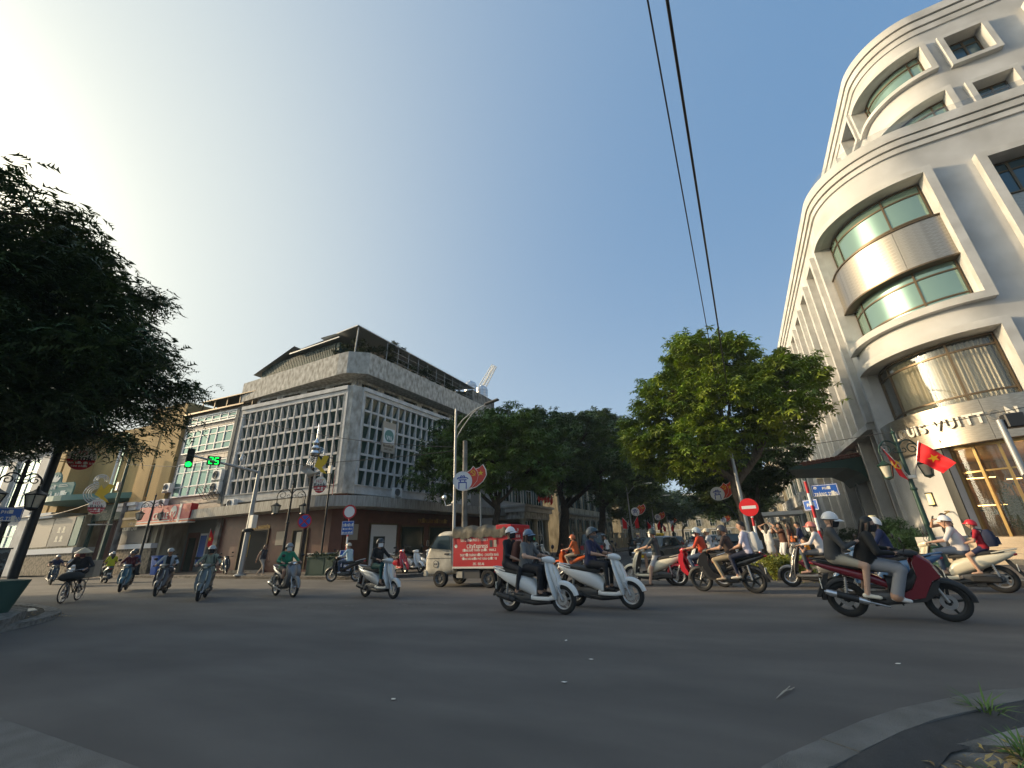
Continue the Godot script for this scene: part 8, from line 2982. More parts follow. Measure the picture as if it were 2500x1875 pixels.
func add_head(m: MB, at: Transform3D, skin: Color) -> void:
	var rows := []
	var tint := []
	for i in 21:
		var e := PI * (i / 20.0 - 0.5)
		var ring := []
		for k in 24:
			var a := TAU * k / 24.0
			var d := v3(cos(a) * cos(e), sin(e), sin(a) * cos(e))
			var p := d * v3(0.094, 0.118, 0.076)
			var front := maxf(0.0, cos(a))
			if d.y < 0.0:
				p.z *= 1.0 + d.y * 0.28
				p.x *= 1.0 + d.y * 0.10
				p.x += 0.012 * front * front * absf(d.y)
			p.x += 0.026 * exp(-pow(a if a < PI else a - TAU, 2.0) / 0.028) * exp(-pow((p.y + 0.018) / 0.024, 2.0)) * (1.0 if cos(a) > 0 else 0.0)
			p.x += 0.006 * front * exp(-pow((p.y - 0.026) / 0.014, 2.0))
			var ez: float = absf(p.z) - 0.03
			p.x -= 0.009 * exp(-pow(ez / 0.014, 2.0)) * exp(-pow((p.y - 0.004) / 0.013, 2.0)) * (1.0 if cos(a) > 0 else 0.0)
			p.x += 0.004 * front * exp(-pow((p.y + 0.056) / 0.012, 2.0)) * exp(-pow(p.z / 0.02, 2.0))
			var earz := exp(-pow((a - PI / 2) / 0.16, 2.0)) + exp(-pow((a - PI * 1.5) / 0.16, 2.0))
			p.z += signf(p.z) * 0.017 * earz * exp(-pow((p.y + 0.004) / 0.026, 2.0))
			ring.append(at * p)
		rows.append(ring)
	m.col = skin
	var base := m.v.size()
	m.sheet(rows, true)
	for i in m.v.size() - base:
		var q := at.affine_inverse() * m.v[base + i]
		var c := skin
		if q.x > 0.05:
			if absf(absf(q.z) - 0.03) < 0.014 and absf(q.y - 0.004) < 0.008:
				c = Color(0.02, 0.015, 0.012)
			elif absf(absf(q.z) - 0.03) < 0.018 and absf(q.y - 0.026) < 0.006:
				c = Color(0.03, 0.02, 0.015)
			elif absf(q.z) < 0.024 and absf(q.y + 0.056) < 0.009:
				c = Color(skin.r * 0.9, skin.g * 0.55, skin.b * 0.5)
		m.c[base + i] = c
func dome(m: MB, r: Vector3, low_front: float, low_back: float, thick := 0.0) -> void:
	var rows := []
	for i in 10:
		var row := []
		for k in 24:
			var a := TAU * k / 24.0
			var e0 := lerpf(low_back, low_front, 0.5 + 0.5 * cos(a))
			var e := lerpf(e0, PI / 2, i / 9.0)
			row.append(v3(cos(a) * cos(e) * r.x, sin(e) * r.y, sin(a) * cos(e) * r.z))
		rows.append(row)
	m.sheet(rows, true)
func peak(m: MB, r: Vector3, y: float, out: float, span := 1.15) -> void:
	for lift in [0.0, 0.006]:
		var rows := []
		for j in 4:
			var row := []
			for i in 11:
				var a := lerpf(-span, span, i / 10.0)
				var k: float = 1.0 + out / r.x * (j / 3.0) * pow(cos(a / span * 1.35), 0.7)
				row.append(v3(cos(a) * r.x * k, y + lift - 0.022 * (j / 3.0) - 0.02 * pow(absf(a) / span, 2.0), sin(a) * r.z))
			rows.append(row)
		m.sheet(rows)
func wear(o: Node3D, H: Transform3D, what: Dictionary) -> void:
	var m: MB
	var tone := func(key: String, c: Vector3, rough: float) -> StandardMaterial3D:
		return plain("%s_%d_%d_%d" % [key, int(c.x * 999), int(c.y * 999), int(c.z * 999)], c.x, c.y, c.z, rough)
	if what.has("hair"):
		m = MB.new()
		m.t = H * mv(v3(-0.006, 0.008, 0))
		dome(m, v3(0.104, 0.122, 0.086), 0.62, -0.35)
		if what.get("long", 0.0) > 0.0:
			var L: float = what.long
			m.loft([[v3(-0.055, 0.02, 0), v3(0, 0, 0.078), v3(0.045, 0.02, 0), 2.4], [v3(-0.075, -0.1, 0), v3(0, 0, 0.085), v3(0.04, 0, 0), 2.4], [v3(-0.09, -0.1 - L * 0.5, 0), v3(0, 0, 0.09), v3(0.03, 0, 0), 2.4], [v3(-0.085, -0.1 - L, 0), v3(0, 0, 0.05), v3(0.014, 0, 0), 2.4]], 14)
			for q in [-1.0, 1.0]:
				m.tube([v3(0.02, 0.03, q * 0.08), v3(0.01, -0.08, q * 0.086), v3(-0.02, -0.1 - L * 0.4, q * 0.09)], [0.022, 0.026, 0.012], 7)
		part("hair", m, tone.call("hair", what.hair, 0.5), o)
	if what.has("helmet"):
		m = MB.new()
		m.t = H
		var kind: String = what.helmet
		var c: Vector3 = what.helmet_c
		var mat: StandardMaterial3D = tone.call("helmet", c, 0.28)
		match kind:
			"cap":
				dome(m, v3(0.128, 0.142, 0.11), 0.22, -0.12)
				peak(m, v3(0.126, 0.1, 0.108), 0.028, 0.085)
			"open":
				dome(m, v3(0.136, 0.145, 0.118), 0.30, -0.42)
				peak(m, v3(0.134, 0.1, 0.116), 0.045, 0.04, 1.3)
			"full":
				dome(m, v3(0.145, 0.152, 0.126), 0.34, -0.75)
				var rows := []
				for j in 5:
					var row := []
					for i in 15:
						var a := lerpf(-1.5, 1.5, i / 14.0)
						var e := lerpf(-0.75, -0.28, j / 4.0)
						row.append(v3(cos(a) * cos(e) * 0.155, sin(e) * 0.152, sin(a) * cos(e) * 0.128))
					rows.append(row)
				m.sheet(rows)
			"conical":
				m.lathe([v2(0.0, 0.21), v2(0.06, 0.175), v2(0.245, 0.035), v2(0.243, 0.028), v2(0.06, 0.165)], 24)
			"bucket":
				m.lathe([v2(0.0, 0.138), v2(0.075, 0.134), v2(0.098, 0.12), v2(0.112, 0.04), v2(0.165, -0.005), v2(0.11, 0.03)], 20)
		var hn: String = "conical_hat" if kind == "conical" else "hat" if kind == "bucket" else "helmet"
		var hm := part(hn, m, mat, o)
		if kind == "full" or kind == "open" and what.get("visor", false):
			m = MB.new()
			m.t = H
			var rows := []
			for j in 5:
				var row := []
				for i in 13:
					var a := lerpf(-1.35, 1.35, i / 12.0)
					var e := lerpf(0.35, 0.95, j / 4.0) if kind == "full" else lerpf(-0.35, 0.4, j / 4.0)
					var k := 1.16 if kind == "full" else 1.1
					row.append(v3(cos(a) * cos(e) * 0.15 * k + (0.02 if kind == "full" else 0.0), sin(e) * 0.15, sin(a) * cos(e) * 0.13 * 1.04))
				rows.append(row)
			m.sheet(rows)
			part("visor", m, "windscreen", hm)
		if kind in ["cap", "open", "full"]:
			m = MB.new()
			m.t = H
			for q in [-1.0, 1.0]:
				m.tube([v3(0.0, -0.01, q * 0.098), v3(0.02, -0.08, q * 0.075), v3(0.035, -0.118, 0.0)], 0.006, 4)
			part("chin_strap", m, "black_plastic", hm)
			m = MB.new()
			m.t = H
			var ring := []
			for k in 25:
				var a := TAU * k / 24.0
				var low: float = {"cap": [0.22, -0.12], "open": [0.30, -0.42], "full": [0.34, -0.75]}[kind][0 if cos(a) > 0 else 1]
				var e := lerpf(({"cap": -0.12, "open": -0.42, "full": -0.75}[kind]), ({"cap": 0.22, "open": 0.30, "full": 0.34}[kind]), 0.5 + 0.5 * cos(a))
				var rr: Vector3 = {"cap": v3(0.129, 0.142, 0.111), "open": v3(0.137, 0.145, 0.119), "full": v3(0.146, 0.152, 0.127)}[kind]
				ring.append(v3(cos(a) * cos(e) * rr.x, sin(e) * rr.y, sin(a) * cos(e) * rr.z))
			m.tube(ring, 0.006, 5, false)
			part("rim_trim", m, "black_rubber", hm)
	if what.has("mask"):
		m = MB.new()
		m.t = H
		var rows := []
		for j in 7:
			var row := []
			for i in 15:
				var a := lerpf(-1.25, 1.25, i / 14.0)
				var y := lerpf(-0.115, 0.0, j / 6.0)
				var w := cos(a)
				row.append(v3(0.112 * w + 0.022 * exp(-a * a * 6.0) * (1.0 - absf(y + 0.03) * 8.0), y - 0.012 * (1.0 - w), 0.088 * sin(a)) * v3(0.92 if j == 0 else 1.0, 1, 0.85 if j == 0 else 1.0))
			rows.append(row)
		m.sheet(rows)
		part("face_mask", m, tone.call("mask", what.mask, 0.85), o)
	if what.has("glasses"):
		m = MB.new()
		m.t = H
		for q in [-1.0, 1.0]:
			m.ball(v3(0.094, 0.006, q * 0.034), v3(0.008, 0.018, 0.026), 10, 6)
			m.tube([v3(0.092, 0.008, q * 0.055), v3(0.0, 0.01, q * 0.082)], 0.003, 4)
		part("sunglasses", m, "black_plastic", o)
func person(label: String, P: Dictionary, C: Dictionary, at: Transform3D, group := "") -> Node3D:
	var key: String = P.name
	if not poses.has(key):
		var sk := skeleton(P)
		sk["net"] = surface_net(sk.bones, P.get("cell", 0.024))
		poses[key] = sk
	var sk: Dictionary = poses[key]
	var net: Dictionary = sk.net
	var V := func(q: Vector3) -> Color: return Color(q.x, q.y, q.z)
	var skin: Color = V.call(C.get("skin", v3(0.42, 0.25, 0.17)))
	var shirt: Color = V.call(C.shirt)
	var pants: Color = V.call(C.pants)
	var shoe: Color = V.call(C.get("shoe", v3(0.03, 0.03, 0.03)))
	var sleeve: float = C.get("sleeve", 0.7)   # 0.7 of the upper arm, above 1 along the forearm
	var cut: float = C.get("cut", 1.95)        # trousers: below 1 along the thigh, above along the shin
	var m := MB.new()
	m.tinted = true
	m.v = net.v.duplicate()
	m.n = net.n.duplicate()
	m.ids = net.ids.duplicate()
	var cols := PackedColorArray()
	var bones: Array = sk.bones
	for i in net.on.size():
		var id: String = bones[net.on[i]][4]
		var t: float = net.along[i]
		var c := shirt
		match id:
			"hips": c = pants
			"neck": c = skin
			"upper_arm": c = shirt if t <= sleeve else skin
			"forearm": c = shirt if t + 1.0 <= sleeve else skin
			"thigh": c = pants if t <= cut else skin
			"shin": c = pants if t + 1.0 <= cut else (V.call(C.sock) if C.has("sock") and t > 0.55 else skin)
			"foot": c = shoe
			"skirt": c = pants
		if id == "torso" and C.has("panel") and net.n[i].x > 0.55 and absf(net.v[i].z) < 0.07:
			c = V.call(C.panel)
		if id == "hips" and C.get("untucked", true) and net.v[i].y > sk.hip.y - 0.02:
			c = shirt
		cols.append(c)
	m.c = cols
	m.col = skin if not C.has("glove") else V.call(C.glove)
	for q in ["l", "r"]:
		var e: Array = sk.ends["hand_" + q]
		add_hand(m, e[0], e[1], sk.s, P.get("curl", 0.75), 1.0 if q == "l" else -1.0, P.get("palm", v3(0.2, 1, 0)))
	var look := Basis(Vector3.UP, deg_to_rad(P.get("look", 0.0) + C.get("look", 0.0))) * Basis(Vector3.BACK, deg_to_rad(P.get("nod", 0.0) + C.get("nod", 0.0)))
	var H := Transform3D(look.scaled(Vector3.ONE * sk.s * C.get("head", 1.0)), sk.neck + v3(0.012, 0.085, 0) * sk.s)
	add_head(m, H, skin)
	var o := Node3D.new()
	o.name = numbered("person")
	add_child(o)
	o.transform = at
	tag(o, label, "person", group)
	part("body", m, "figure", o)
	wear(o, H, C)
	if C.has("pack"):
		var b: Vector3 = sk.sh - sk.fw * 0.2 * sk.s - sk.t * 0.2 * sk.s
		var M := plain("pack_%d_%d_%d" % [int(C.pack.x * 999), int(C.pack.y * 999), int(C.pack.z * 999)], C.pack.x, C.pack.y, C.pack.z, 0.75)
		m = MB.new()
		m.loft([[b - sk.t * 0.24 * sk.s, v3(0, 0, 0.13), sk.fw * 0.08, 3.5], [b - sk.t * 0.1 * sk.s, v3(0, 0, 0.165), sk.fw * 0.115, 3.5], [b + sk.t * 0.12 * sk.s, v3(0, 0, 0.155), sk.fw * 0.1, 3.5], [b + sk.t * 0.22 * sk.s, v3(0, 0, 0.09), sk.fw * 0.05, 3.0]], 16)
		var pk := part("rucksack", m, M, o)
		m = MB.new()
		m.loft([[b - sk.t * 0.2 * sk.s - sk.fw * 0.1, v3(0, 0, 0.1), sk.fw * 0.04, 3.5], [b - sk.fw * 0.115, v3(0, 0, 0.1), sk.fw * 0.03, 3.5]], 12)
		part("pocket", m, M, pk)
		m = MB.new()
		for q in [-1.0, 1.0]:
			m.tube([b + sk.t * 0.18 * sk.s + v3(0, 0, q * 0.08), sk.sh + sk.t * 0.065 * sk.s + v3(0, 0, q * 0.1), sk.sh + sk.fw * 0.11 * sk.s - sk.t * 0.06 * sk.s + v3(0, 0, q * 0.11), sk.sh + sk.fw * 0.1 * sk.s - sk.t * 0.24 * sk.s + v3(0, 0, q * 0.14)], 0.016, 6)
		part("strap", m, M, pk)
	if C.has("phone"):
		var e: Array = sk.ends["hand_r"]
		m = MB.new()
		m.t = Transform3D(Basis(Vector3.BACK, 0.5), e[1] + (e[1] - e[0]).normalized() * 0.09 + v3(0, 0.03, -0.02))
		m.cbox(v3(-0.006, -0.07, -0.038), v3(0.006, 0.07, 0.038), 0.004)
		tag(part("phone", m, "black_plastic", null, at), "mobile phone held up by the " + C.phone, "phone")
	return o
func pose_set() -> Dictionary:
	var d := {}
	var V := func(x, y, z) -> Vector3: return v3(x, y, z)
	d.scooter = {"hip": V.call(-0.22, 0.87, 0), "lean": 7.0, "hand_l": V.call(0.20, 1.05, -0.29), "hand_r": V.call(0.20, 1.05, 0.29), "foot_l": V.call(0.19, 0.43, -0.11), "foot_r": V.call(0.19, 0.43, 0.11), "cell": 0.022}
	d.scooter_wide = d.scooter.duplicate()
	d.scooter_wide.merge({"wide": 1.22, "loose": 0.014}, true)
	d.scooter_apron = d.scooter.duplicate()
	d.scooter_apron.merge({"loose": 0.016, "foot_l": V.call(0.16, 0.42, -0.06), "foot_r": V.call(0.16, 0.42, 0.06), "flare": 0.03}, true)
	d.scooter_far = d.scooter.duplicate()
	d.scooter_far.merge({"cell": 0.032, "loose": 0.012}, true)
	d.underbone = {"hip": V.call(-0.24, 0.86, 0), "lean": 10.0, "hand_l": V.call(0.17, 1.03, -0.29), "hand_r": V.call(0.17, 1.03, 0.29), "foot_l": V.call(0.02, 0.38, -0.19), "foot_r": V.call(0.02, 0.38, 0.19), "knee_l": V.call(1, 0.5, -0.1), "knee_r": V.call(1, 0.5, 0.1), "loose": 0.012, "cell": 0.024}
	d.cloak = d.underbone.duplicate()
	d.cloak.merge({"loose": 0.05, "lean": 16.0, "flare": 0.045, "nod": -12.0, "cell": 0.022}, true)
	d.pillion = {"hip": V.call(-0.66, 0.94, 0), "lean": 4.0, "hand_l": V.call(-0.33, 1.03, -0.17), "hand_r": V.call(-0.33, 1.03, 0.17), "foot_l": V.call(-0.34, 0.42, -0.2), "foot_r": V.call(-0.34, 0.42, 0.2), "knee_l": V.call(1, 0.4, -0.2), "knee_r": V.call(1, 0.4, 0.2), "cell": 0.022}
	d.pillion_phone = d.pillion.duplicate()
	d.pillion_phone.merge({"hand_l": V.call(-0.30, 1.16, 0.0), "hand_r": V.call(-0.28, 1.2, 0.12), "loose": 0.02, "lean": 8.0, "nod": -14.0}, true)
	d.pillion_child = d.pillion.duplicate()
	d.pillion_child.merge({"s": 0.78, "hip": V.call(-0.58, 0.91, 0), "hand_l": V.call(-0.3, 1.0, -0.14), "hand_r": V.call(-0.3, 1.0, 0.14), "foot_l": V.call(-0.38, 0.44, -0.22), "foot_r": V.call(-0.38, 0.44, 0.22)}, true)
	d.front_child = {"s": 0.66, "hip": V.call(0.08, 0.72, 0), "lean": 3.0, "hand_l": V.call(0.24, 0.98, -0.12), "hand_r": V.call(0.24, 0.98, 0.12), "foot_l": V.call(0.14, 0.42, -0.06), "foot_r": V.call(0.14, 0.42, 0.06), "cell": 0.024}
	d.foot_down = d.scooter.duplicate()
	d.foot_down.merge({"foot_l": V.call(-0.02, 0.09, -0.34), "knee_l": V.call(1, 0.1, -0.3), "lean": 3.0}, true)
	d.cyclist = {"hip": V.call(-0.26, 0.97, 0), "lean": 28.0, "hand_l": V.call(0.15, 1.04, -0.26), "hand_r": V.call(0.15, 1.04, 0.26), "foot_r": V.call(-0.02, 0.2, 0.14), "foot_l": V.call(0.0, 0.56, -0.14), "loose": 0.02, "nod": -6.0, "cell": 0.024}
	d.walk = {"hip": V.call(0, 0.86, 0), "lean": 4.0, "hand_l": V.call(0.2, 0.82, -0.22), "hand_r": V.call(-0.16, 0.8, 0.24), "foot_r": V.call(0.28, 0.085, 0.09), "foot_l": V.call(-0.3, 0.13, -0.09), "knee_l": V.call(1, 0, 0), "knee_r": V.call(1, 0, 0), "loose": 0.012, "curl": 0.35, "cell": 0.026}
	d.stand = {"hip": V.call(0, 0.88, 0), "lean": 1.0, "hand_l": V.call(0.06, 0.80, -0.24), "hand_r": V.call(0.08, 0.80, 0.24), "foot_r": V.call(0.03, 0.085, 0.11), "foot_l": V.call(-0.03, 0.085, -0.11), "knee_l": V.call(1, 0, 0), "knee_r": V.call(1, 0, 0), "loose": 0.012, "curl": 0.35, "cell": 0.026}
	d.photo = d.stand.duplicate()
	d.photo.merge({"hand_l": V.call(0.30, 1.40, -0.1), "hand_r": V.call(0.30, 1.42, 0.1), "curl": 0.7}, true)
	d.holding = d.stand.duplicate()
	d.holding.merge({"hand_l": V.call(0.28, 1.08, -0.08), "hand_r": V.call(0.28, 1.1, 0.1), "curl": 0.7, "nod": -12.0}, true)
	d.arms_up = d.stand.duplicate()
	d.arms_up.merge({"hand_l": V.call(0.08, 1.62, -0.1), "hand_r": V.call(0.1, 1.66, 0.14), "elbow_l": V.call(0, 0.2, -1), "elbow_r": V.call(0, 0.2, 1), "skirt": 0.34}, true)
	for k in d:
		d[k].name = k
	return d
func people() -> void:
	var D := pose_set()
	var c := func(x, y, z) -> Vector3: return v3(x, y, z)
	var black: Vector3 = c.call(0.018, 0.018, 0.02)
	var navy: Vector3 = c.call(0.02, 0.025, 0.07)
	var white: Vector3 = c.call(0.72, 0.71, 0.70)
	var grey: Vector3 = c.call(0.16, 0.165, 0.165)
	var jeans: Vector3 = c.call(0.055, 0.085, 0.14)
	var tan_: Vector3 = c.call(0.40, 0.32, 0.22)
	var brown: Vector3 = c.call(0.07, 0.035, 0.022)
	var hair: Vector3 = c.call(0.015, 0.012, 0.010)
	var b: Transform3D
	b = bike("big_scooter", "white scooter with black centre panel carrying two women, nearest in the middle", v3(-4.08, 0, -8.75), -6.0, "paint_white", "motorbikes riding through")
	person("woman driver in grey T-shirt, blue cap helmet and black mask on the nearest white scooter", D.scooter_apron, {"shirt": c.call(0.13, 0.135, 0.135), "pants": black, "sleeve": 0.85, "helmet": "cap", "helmet_c": c.call(0.10, 0.16, 0.25), "mask": black, "hair": brown, "long": 0.34, "shoe": black, "skin": c.call(0.5, 0.31, 0.22)}, b, "people on motorbikes")
	person("woman passenger in black with white cap helmet on the nearest white scooter", D.pillion, {"shirt": black, "pants": c.call(0.025, 0.025, 0.028), "sleeve": 1.4, "helmet": "cap", "helmet_c": white, "mask": black, "hair": hair, "shoe": c.call(0.05, 0.05, 0.05)}, b, "people on motorbikes")
	var bag := thing("rucksack", "brown rucksack held between the two women on the nearest white scooter", "rucksack", b * v3(-0.43, 1.2, 0.0), b.basis.get_euler().y)
	var m := MB.new()
	m.loft([[v3(0, -0.22, 0), v3(0, 0, 0.14), v3(0.06, 0, 0), 3.0], [v3(0, -0.05, 0), v3(0, 0, 0.17), v3(0.085, 0, 0), 3.0], [v3(0.02, 0.14, 0), v3(0, 0, 0.13), v3(0.07, 0, 0), 3.0], [v3(0.03, 0.2, 0), v3(0, 0, 0.07), v3(0.03, 0, 0), 3.0]], 14)
	part("bag", m, plain("brown_bag", 0.13, 0.045, 0.028, 0.75), bag)
	b = bike("big_scooter", "plain white scooter ridden by one man, just beyond the nearest white scooter", v3(-2.95, 0, -9.75), -8.0, "paint_white", "motorbikes riding through")
	person("man in navy shirt, black trousers and grey full-face helmet on the second white scooter", D.scooter, {"shirt": navy, "pants": c.call(0.02, 0.02, 0.024), "sleeve": 1.05, "helmet": "full", "helmet_c": c.call(0.12, 0.125, 0.13), "shoe": black, "look": -6.0}, b, "people on motorbikes")
	b = bike("sport", "dark red and black motorbike with two riders, nearest at the right", v3(1.98, 0, -9.6), -6.0, "paint_wine", "motorbikes riding through", 0.10)
	person("driver in loose black cloak and pale grey wide jeans on the dark red motorbike", D.cloak, {"shirt": c.call(0.008, 0.008, 0.009), "pants": c.call(0.24, 0.25, 0.27), "sleeve": 1.9, "hair": c.call(0.008, 0.008, 0.008), "long": 0.4, "shoe": white, "mask": black, "glove": black}, b, "people on motorbikes")
	person("passenger in grey jacket and beige shorts on the dark red motorbike", D.pillion_phone, {"shirt": c.call(0.055, 0.058, 0.055), "pants": c.call(0.42, 0.37, 0.28), "sleeve": 1.9, "cut": 0.8, "helmet": "cap", "helmet_c": white, "mask": black, "hair": hair, "shoe": c.call(0.70, 0.66, 0.56), "phone": "passenger on the dark red motorbike", "skin": c.call(0.52, 0.33, 0.24)}, b, "people on motorbikes")
	b = bike("scooter", "silver scooter with yellow-tinged flanks and a rider in teal trousers, left of the truck", v3(-9.75, 0, -10.1), -9.0, "paint_silver", "motorbikes riding through")
	person("rider in black jacket, teal trousers and black helmet on the silver scooter", D.scooter, {"shirt": c.call(0.012, 0.012, 0.014), "pants": c.call(0.012, 0.075, 0.065), "sleeve": 1.9, "helmet": "open", "helmet_c": black, "mask": white, "glasses": 1, "shoe": c.call(0.04, 0.03, 0.03), "cut": 1.8}, b, "people on motorbikes")
	b = bike("underbone", "dark underbone motorbike with silver tail ridden by a man in green", v3(-13.5, 0, -9.75), -12.0, "paint_grey", "motorbikes riding through")
	person("rider in bright green jacket with grey helmet and pale mask", D.underbone, {"shirt": c.call(0.025, 0.20, 0.11), "pants": c.call(0.03, 0.03, 0.032), "sleeve": 1.9, "cut": 0.85, "sock": black, "helmet": "open", "helmet_c": c.call(0.22, 0.23, 0.23), "mask": c.call(0.55, 0.57, 0.55), "shoe": c.call(0.1, 0.08, 0.06)}, b, "people on motorbikes")
	b = bike("scooter", "olive grey scooter seen three-quarter from the front, rider in a pale green jacket", v3(-15.9, 0, -8.55), -36.0, "paint_olive", "motorbikes riding through")
	person("rider in pale olive jacket and trousers with white-banded helmet", D.scooter, {"shirt": c.call(0.22, 0.25, 0.19), "pants": c.call(0.30, 0.28, 0.22), "sleeve": 1.9, "helmet": "open", "helmet_c": c.call(0.40, 0.41, 0.40), "mask": black, "pack": c.call(0.03, 0.03, 0.03), "shoe": c.call(0.35, 0.28, 0.2)}, b, "people on motorbikes")
	b = bike("underbone", "motorbike with shiny exhaust half hidden behind the olive scooter", v3(-19.3, 0, -10.4), -30.0, "paint_silver", "motorbikes riding through")
	person("rider in lilac-white shirt behind the olive scooter", D.underbone, {"shirt": c.call(0.48, 0.45, 0.52), "pants": black, "sleeve": 1.5, "helmet": "open", "helmet_c": c.call(0.28, 0.29, 0.29)}, b, "people on motorbikes")
	b = bike("scooter", "dark brown scooter ridden by a man in a pale denim jacket", v3(-19.7, 0, -9.1), -36.0, "paint_brown", "motorbikes riding through")
	person("rider in open pale denim jacket over black with silver helmet", D.scooter, {"shirt": c.call(0.36, 0.41, 0.46), "panel": black, "pants": c.call(0.03, 0.03, 0.04), "sleeve": 1.9, "helmet": "cap", "helmet_c": c.call(0.40, 0.40, 0.38)}, b, "people on motorbikes")
	b = bike("big_scooter", "teal and black scooter carrying two people near the left", v3(-24.1, 0, -9.7), -30.0, "paint_teal", "motorbikes riding through")
	person("driver in maroon shirt and grey trousers with dark helmet on the teal scooter", D.scooter, {"shirt": c.call(0.09, 0.012, 0.02), "pants": c.call(0.11, 0.11, 0.10), "sleeve": 1.0, "helmet": "cap", "helmet_c": c.call(0.10, 0.10, 0.09), "shoe": c.call(0.3, 0.28, 0.25)}, b, "people on motorbikes")
	person("passenger in checked blue shirt with striped helmet on the teal scooter", D.pillion, {"shirt": c.call(0.07, 0.09, 0.17), "pants": black, "sleeve": 1.9, "helmet": "open", "helmet_c": c.call(0.08, 0.075, 0.07)}, b, "people on motorbikes")
	b = bicycle("old black bicycle loaded with a carton, ridden by a vendor at the left", v3(-20.8, 0, -6.95), -40.0)
	person("street vendor in dark clothes and conical straw hat on the loaded bicycle", D.cyclist, {"shirt": c.call(0.03, 0.03, 0.032), "pants": black, "sleeve": 1.9, "helmet": "conical", "helmet_c": c.call(0.52, 0.44, 0.30), "mask": c.call(0.10, 0.03, 0.03), "shoe": c.call(0.2, 0.18, 0.16)}, b)
	b = bike("scooter", "dark green scooter seen from behind, carrying a woman in yellow", v3(-33.6, 0, -12.5), 168.0, "paint_teal", "motorbikes riding through")
	person("woman passenger in bright yellow shirt with a ponytail, seen from behind", D.pillion, {"shirt": c.call(0.50, 0.50, 0.02), "pants": black, "sleeve": 0.9, "helmet": "cap", "helmet_c": c.call(0.45, 0.45, 0.44), "hair": hair, "long": 0.3}, b, "people on motorbikes")
	person("driver in black in front of the woman in yellow", D.scooter_far, {"shirt": black, "pants": jeans, "helmet": "open", "helmet_c": c.call(0.4, 0.4, 0.4)}, b, "people on motorbikes")
	b = bike("scooter", "white scooter behind the conical hat with an orange helmeted rider", v3(-32.5, 0, -10.6), -20.0, "paint_white", "motorbikes riding through")
	person("rider in orange helmet and white shirt behind the conical hat", D.scooter_far, {"shirt": c.call(0.5, 0.5, 0.5), "panel": black, "pants": jeans, "helmet": "cap", "helmet_c": c.call(0.55, 0.16, 0.08)}, b, "people on motorbikes")
	b = bike("big_scooter", "grey scooter standing at the far left kerb with two people", v3(-46.0, 0, -14.0), 160.0, "paint_grey", "motorbikes waiting at the far left")
	person("person in grey shirt with white helmet and black rucksack at the far left kerb", D.pillion, {"shirt": c.call(0.30, 0.32, 0.33), "pants": c.call(0.1, 0.1, 0.1), "helmet": "cap", "helmet_c": white, "pack": black}, b, "people at the far left kerb")
	person("bare-headed person in dark clothes at the far left kerb", D.scooter_far, {"shirt": c.call(0.05, 0.05, 0.045), "pants": c.call(0.08, 0.08, 0.07), "hair": hair}, b, "people at the far left kerb")
	bike("scooter", "empty dark scooter with a white mirror parked at the far left kerb", v3(-42.5, 0, -14.2), 150.0, "paint_black", "motorbikes waiting at the far left")
	b = bike("scooter", "dark scooter half hidden behind the vendor's carton", v3(-36.8, 0, -11.2), -15.0, "paint_black", "motorbikes waiting at the far left")
	person("rider in dark blue behind the vendor's carton", D.scooter_far, {"shirt": navy, "pants": jeans, "helmet": "open", "helmet_c": c.call(0.3, 0.3, 0.3)}, b, "people on motorbikes")
	b = bike("underbone", "black motorbike facing left behind the silver scooter, rider in a light blue hoodie", v3(-16.3, 0, -14.6), 195.0, "paint_black", "motorbikes riding through")
	person("rider in light blue hooded jacket, jeans and beige cap helmet facing left", D.scooter, {"shirt": c.call(0.42, 0.56, 0.62), "pants": jeans, "sleeve": 1.9, "helmet": "cap", "helmet_c": c.call(0.52, 0.46, 0.38), "mask": white, "hair": hair, "shoe": white}, b, "people on motorbikes")
	b = bike("big_scooter", "white and black scooter waiting at the crossing, rider's foot on the road", v3(-2.75, 0, -14.6), 170.0, "paint_cream", "motorbikes riding through")
	person("man in grey T-shirt and pale shorts with a foot down beside his white scooter", D.foot_down, {"shirt": c.call(0.06, 0.065, 0.06), "pants": c.call(0.42, 0.43, 0.44), "sleeve": 0.85, "cut": 0.86, "helmet": "open", "helmet_c": c.call(0.07, 0.08, 0.065), "mask": white, "shoe": c.call(0.08, 0.06, 0.05), "skin": c.call(0.5, 0.3, 0.2)}, b, "people on motorbikes")
	b = bike("underbone", "bright red motorbike with wire wheels partly behind the black one", v3(-1.35, 0, -14.3), 168.0, "paint_red", "motorbikes riding through")
	person("rider in orange-red shirt with a white helmet on the bright red motorbike", D.underbone, {"shirt": c.call(0.55, 0.06, 0.02), "pants": jeans, "sleeve": 1.0, "helmet": "open", "helmet_c": c.call(0.45, 0.5, 0.52), "visor": true, "mask": white}, b, "people on motorbikes")
	b = bike("sport", "black motorbike carrying a schoolchild with a white rucksack", v3(-0.6, 0, -12.95), 167.0, "paint_black", "motorbikes riding through")
	person("driver in dark brown T-shirt and khaki trousers on the black motorbike", D.underbone, {"shirt": c.call(0.045, 0.028, 0.025), "pants": c.call(0.36, 0.28, 0.18), "sleeve": 0.85, "helmet": "open", "helmet_c": c.call(0.05, 0.05, 0.055), "shoe": tan_, "mask": black, "skin": c.call(0.5, 0.3, 0.2)}, b, "people on motorbikes")
	person("bare-headed schoolboy in lilac-white shirt with a big white rucksack", D.pillion, {"shirt": c.call(0.62, 0.56, 0.64), "pants": c.call(0.02, 0.025, 0.05), "sleeve": 0.9, "hair": hair, "pack": c.call(0.60, 0.58, 0.54), "shoe": c.call(0.6, 0.55, 0.45), "skin": c.call(0.48, 0.29, 0.2)}, b, "people on motorbikes")
	b = bike("big_scooter", "white scooter behind the red motorbike", v3(-1.3, 0, -17.5), 172.0, "paint_white", "motorbikes riding through")
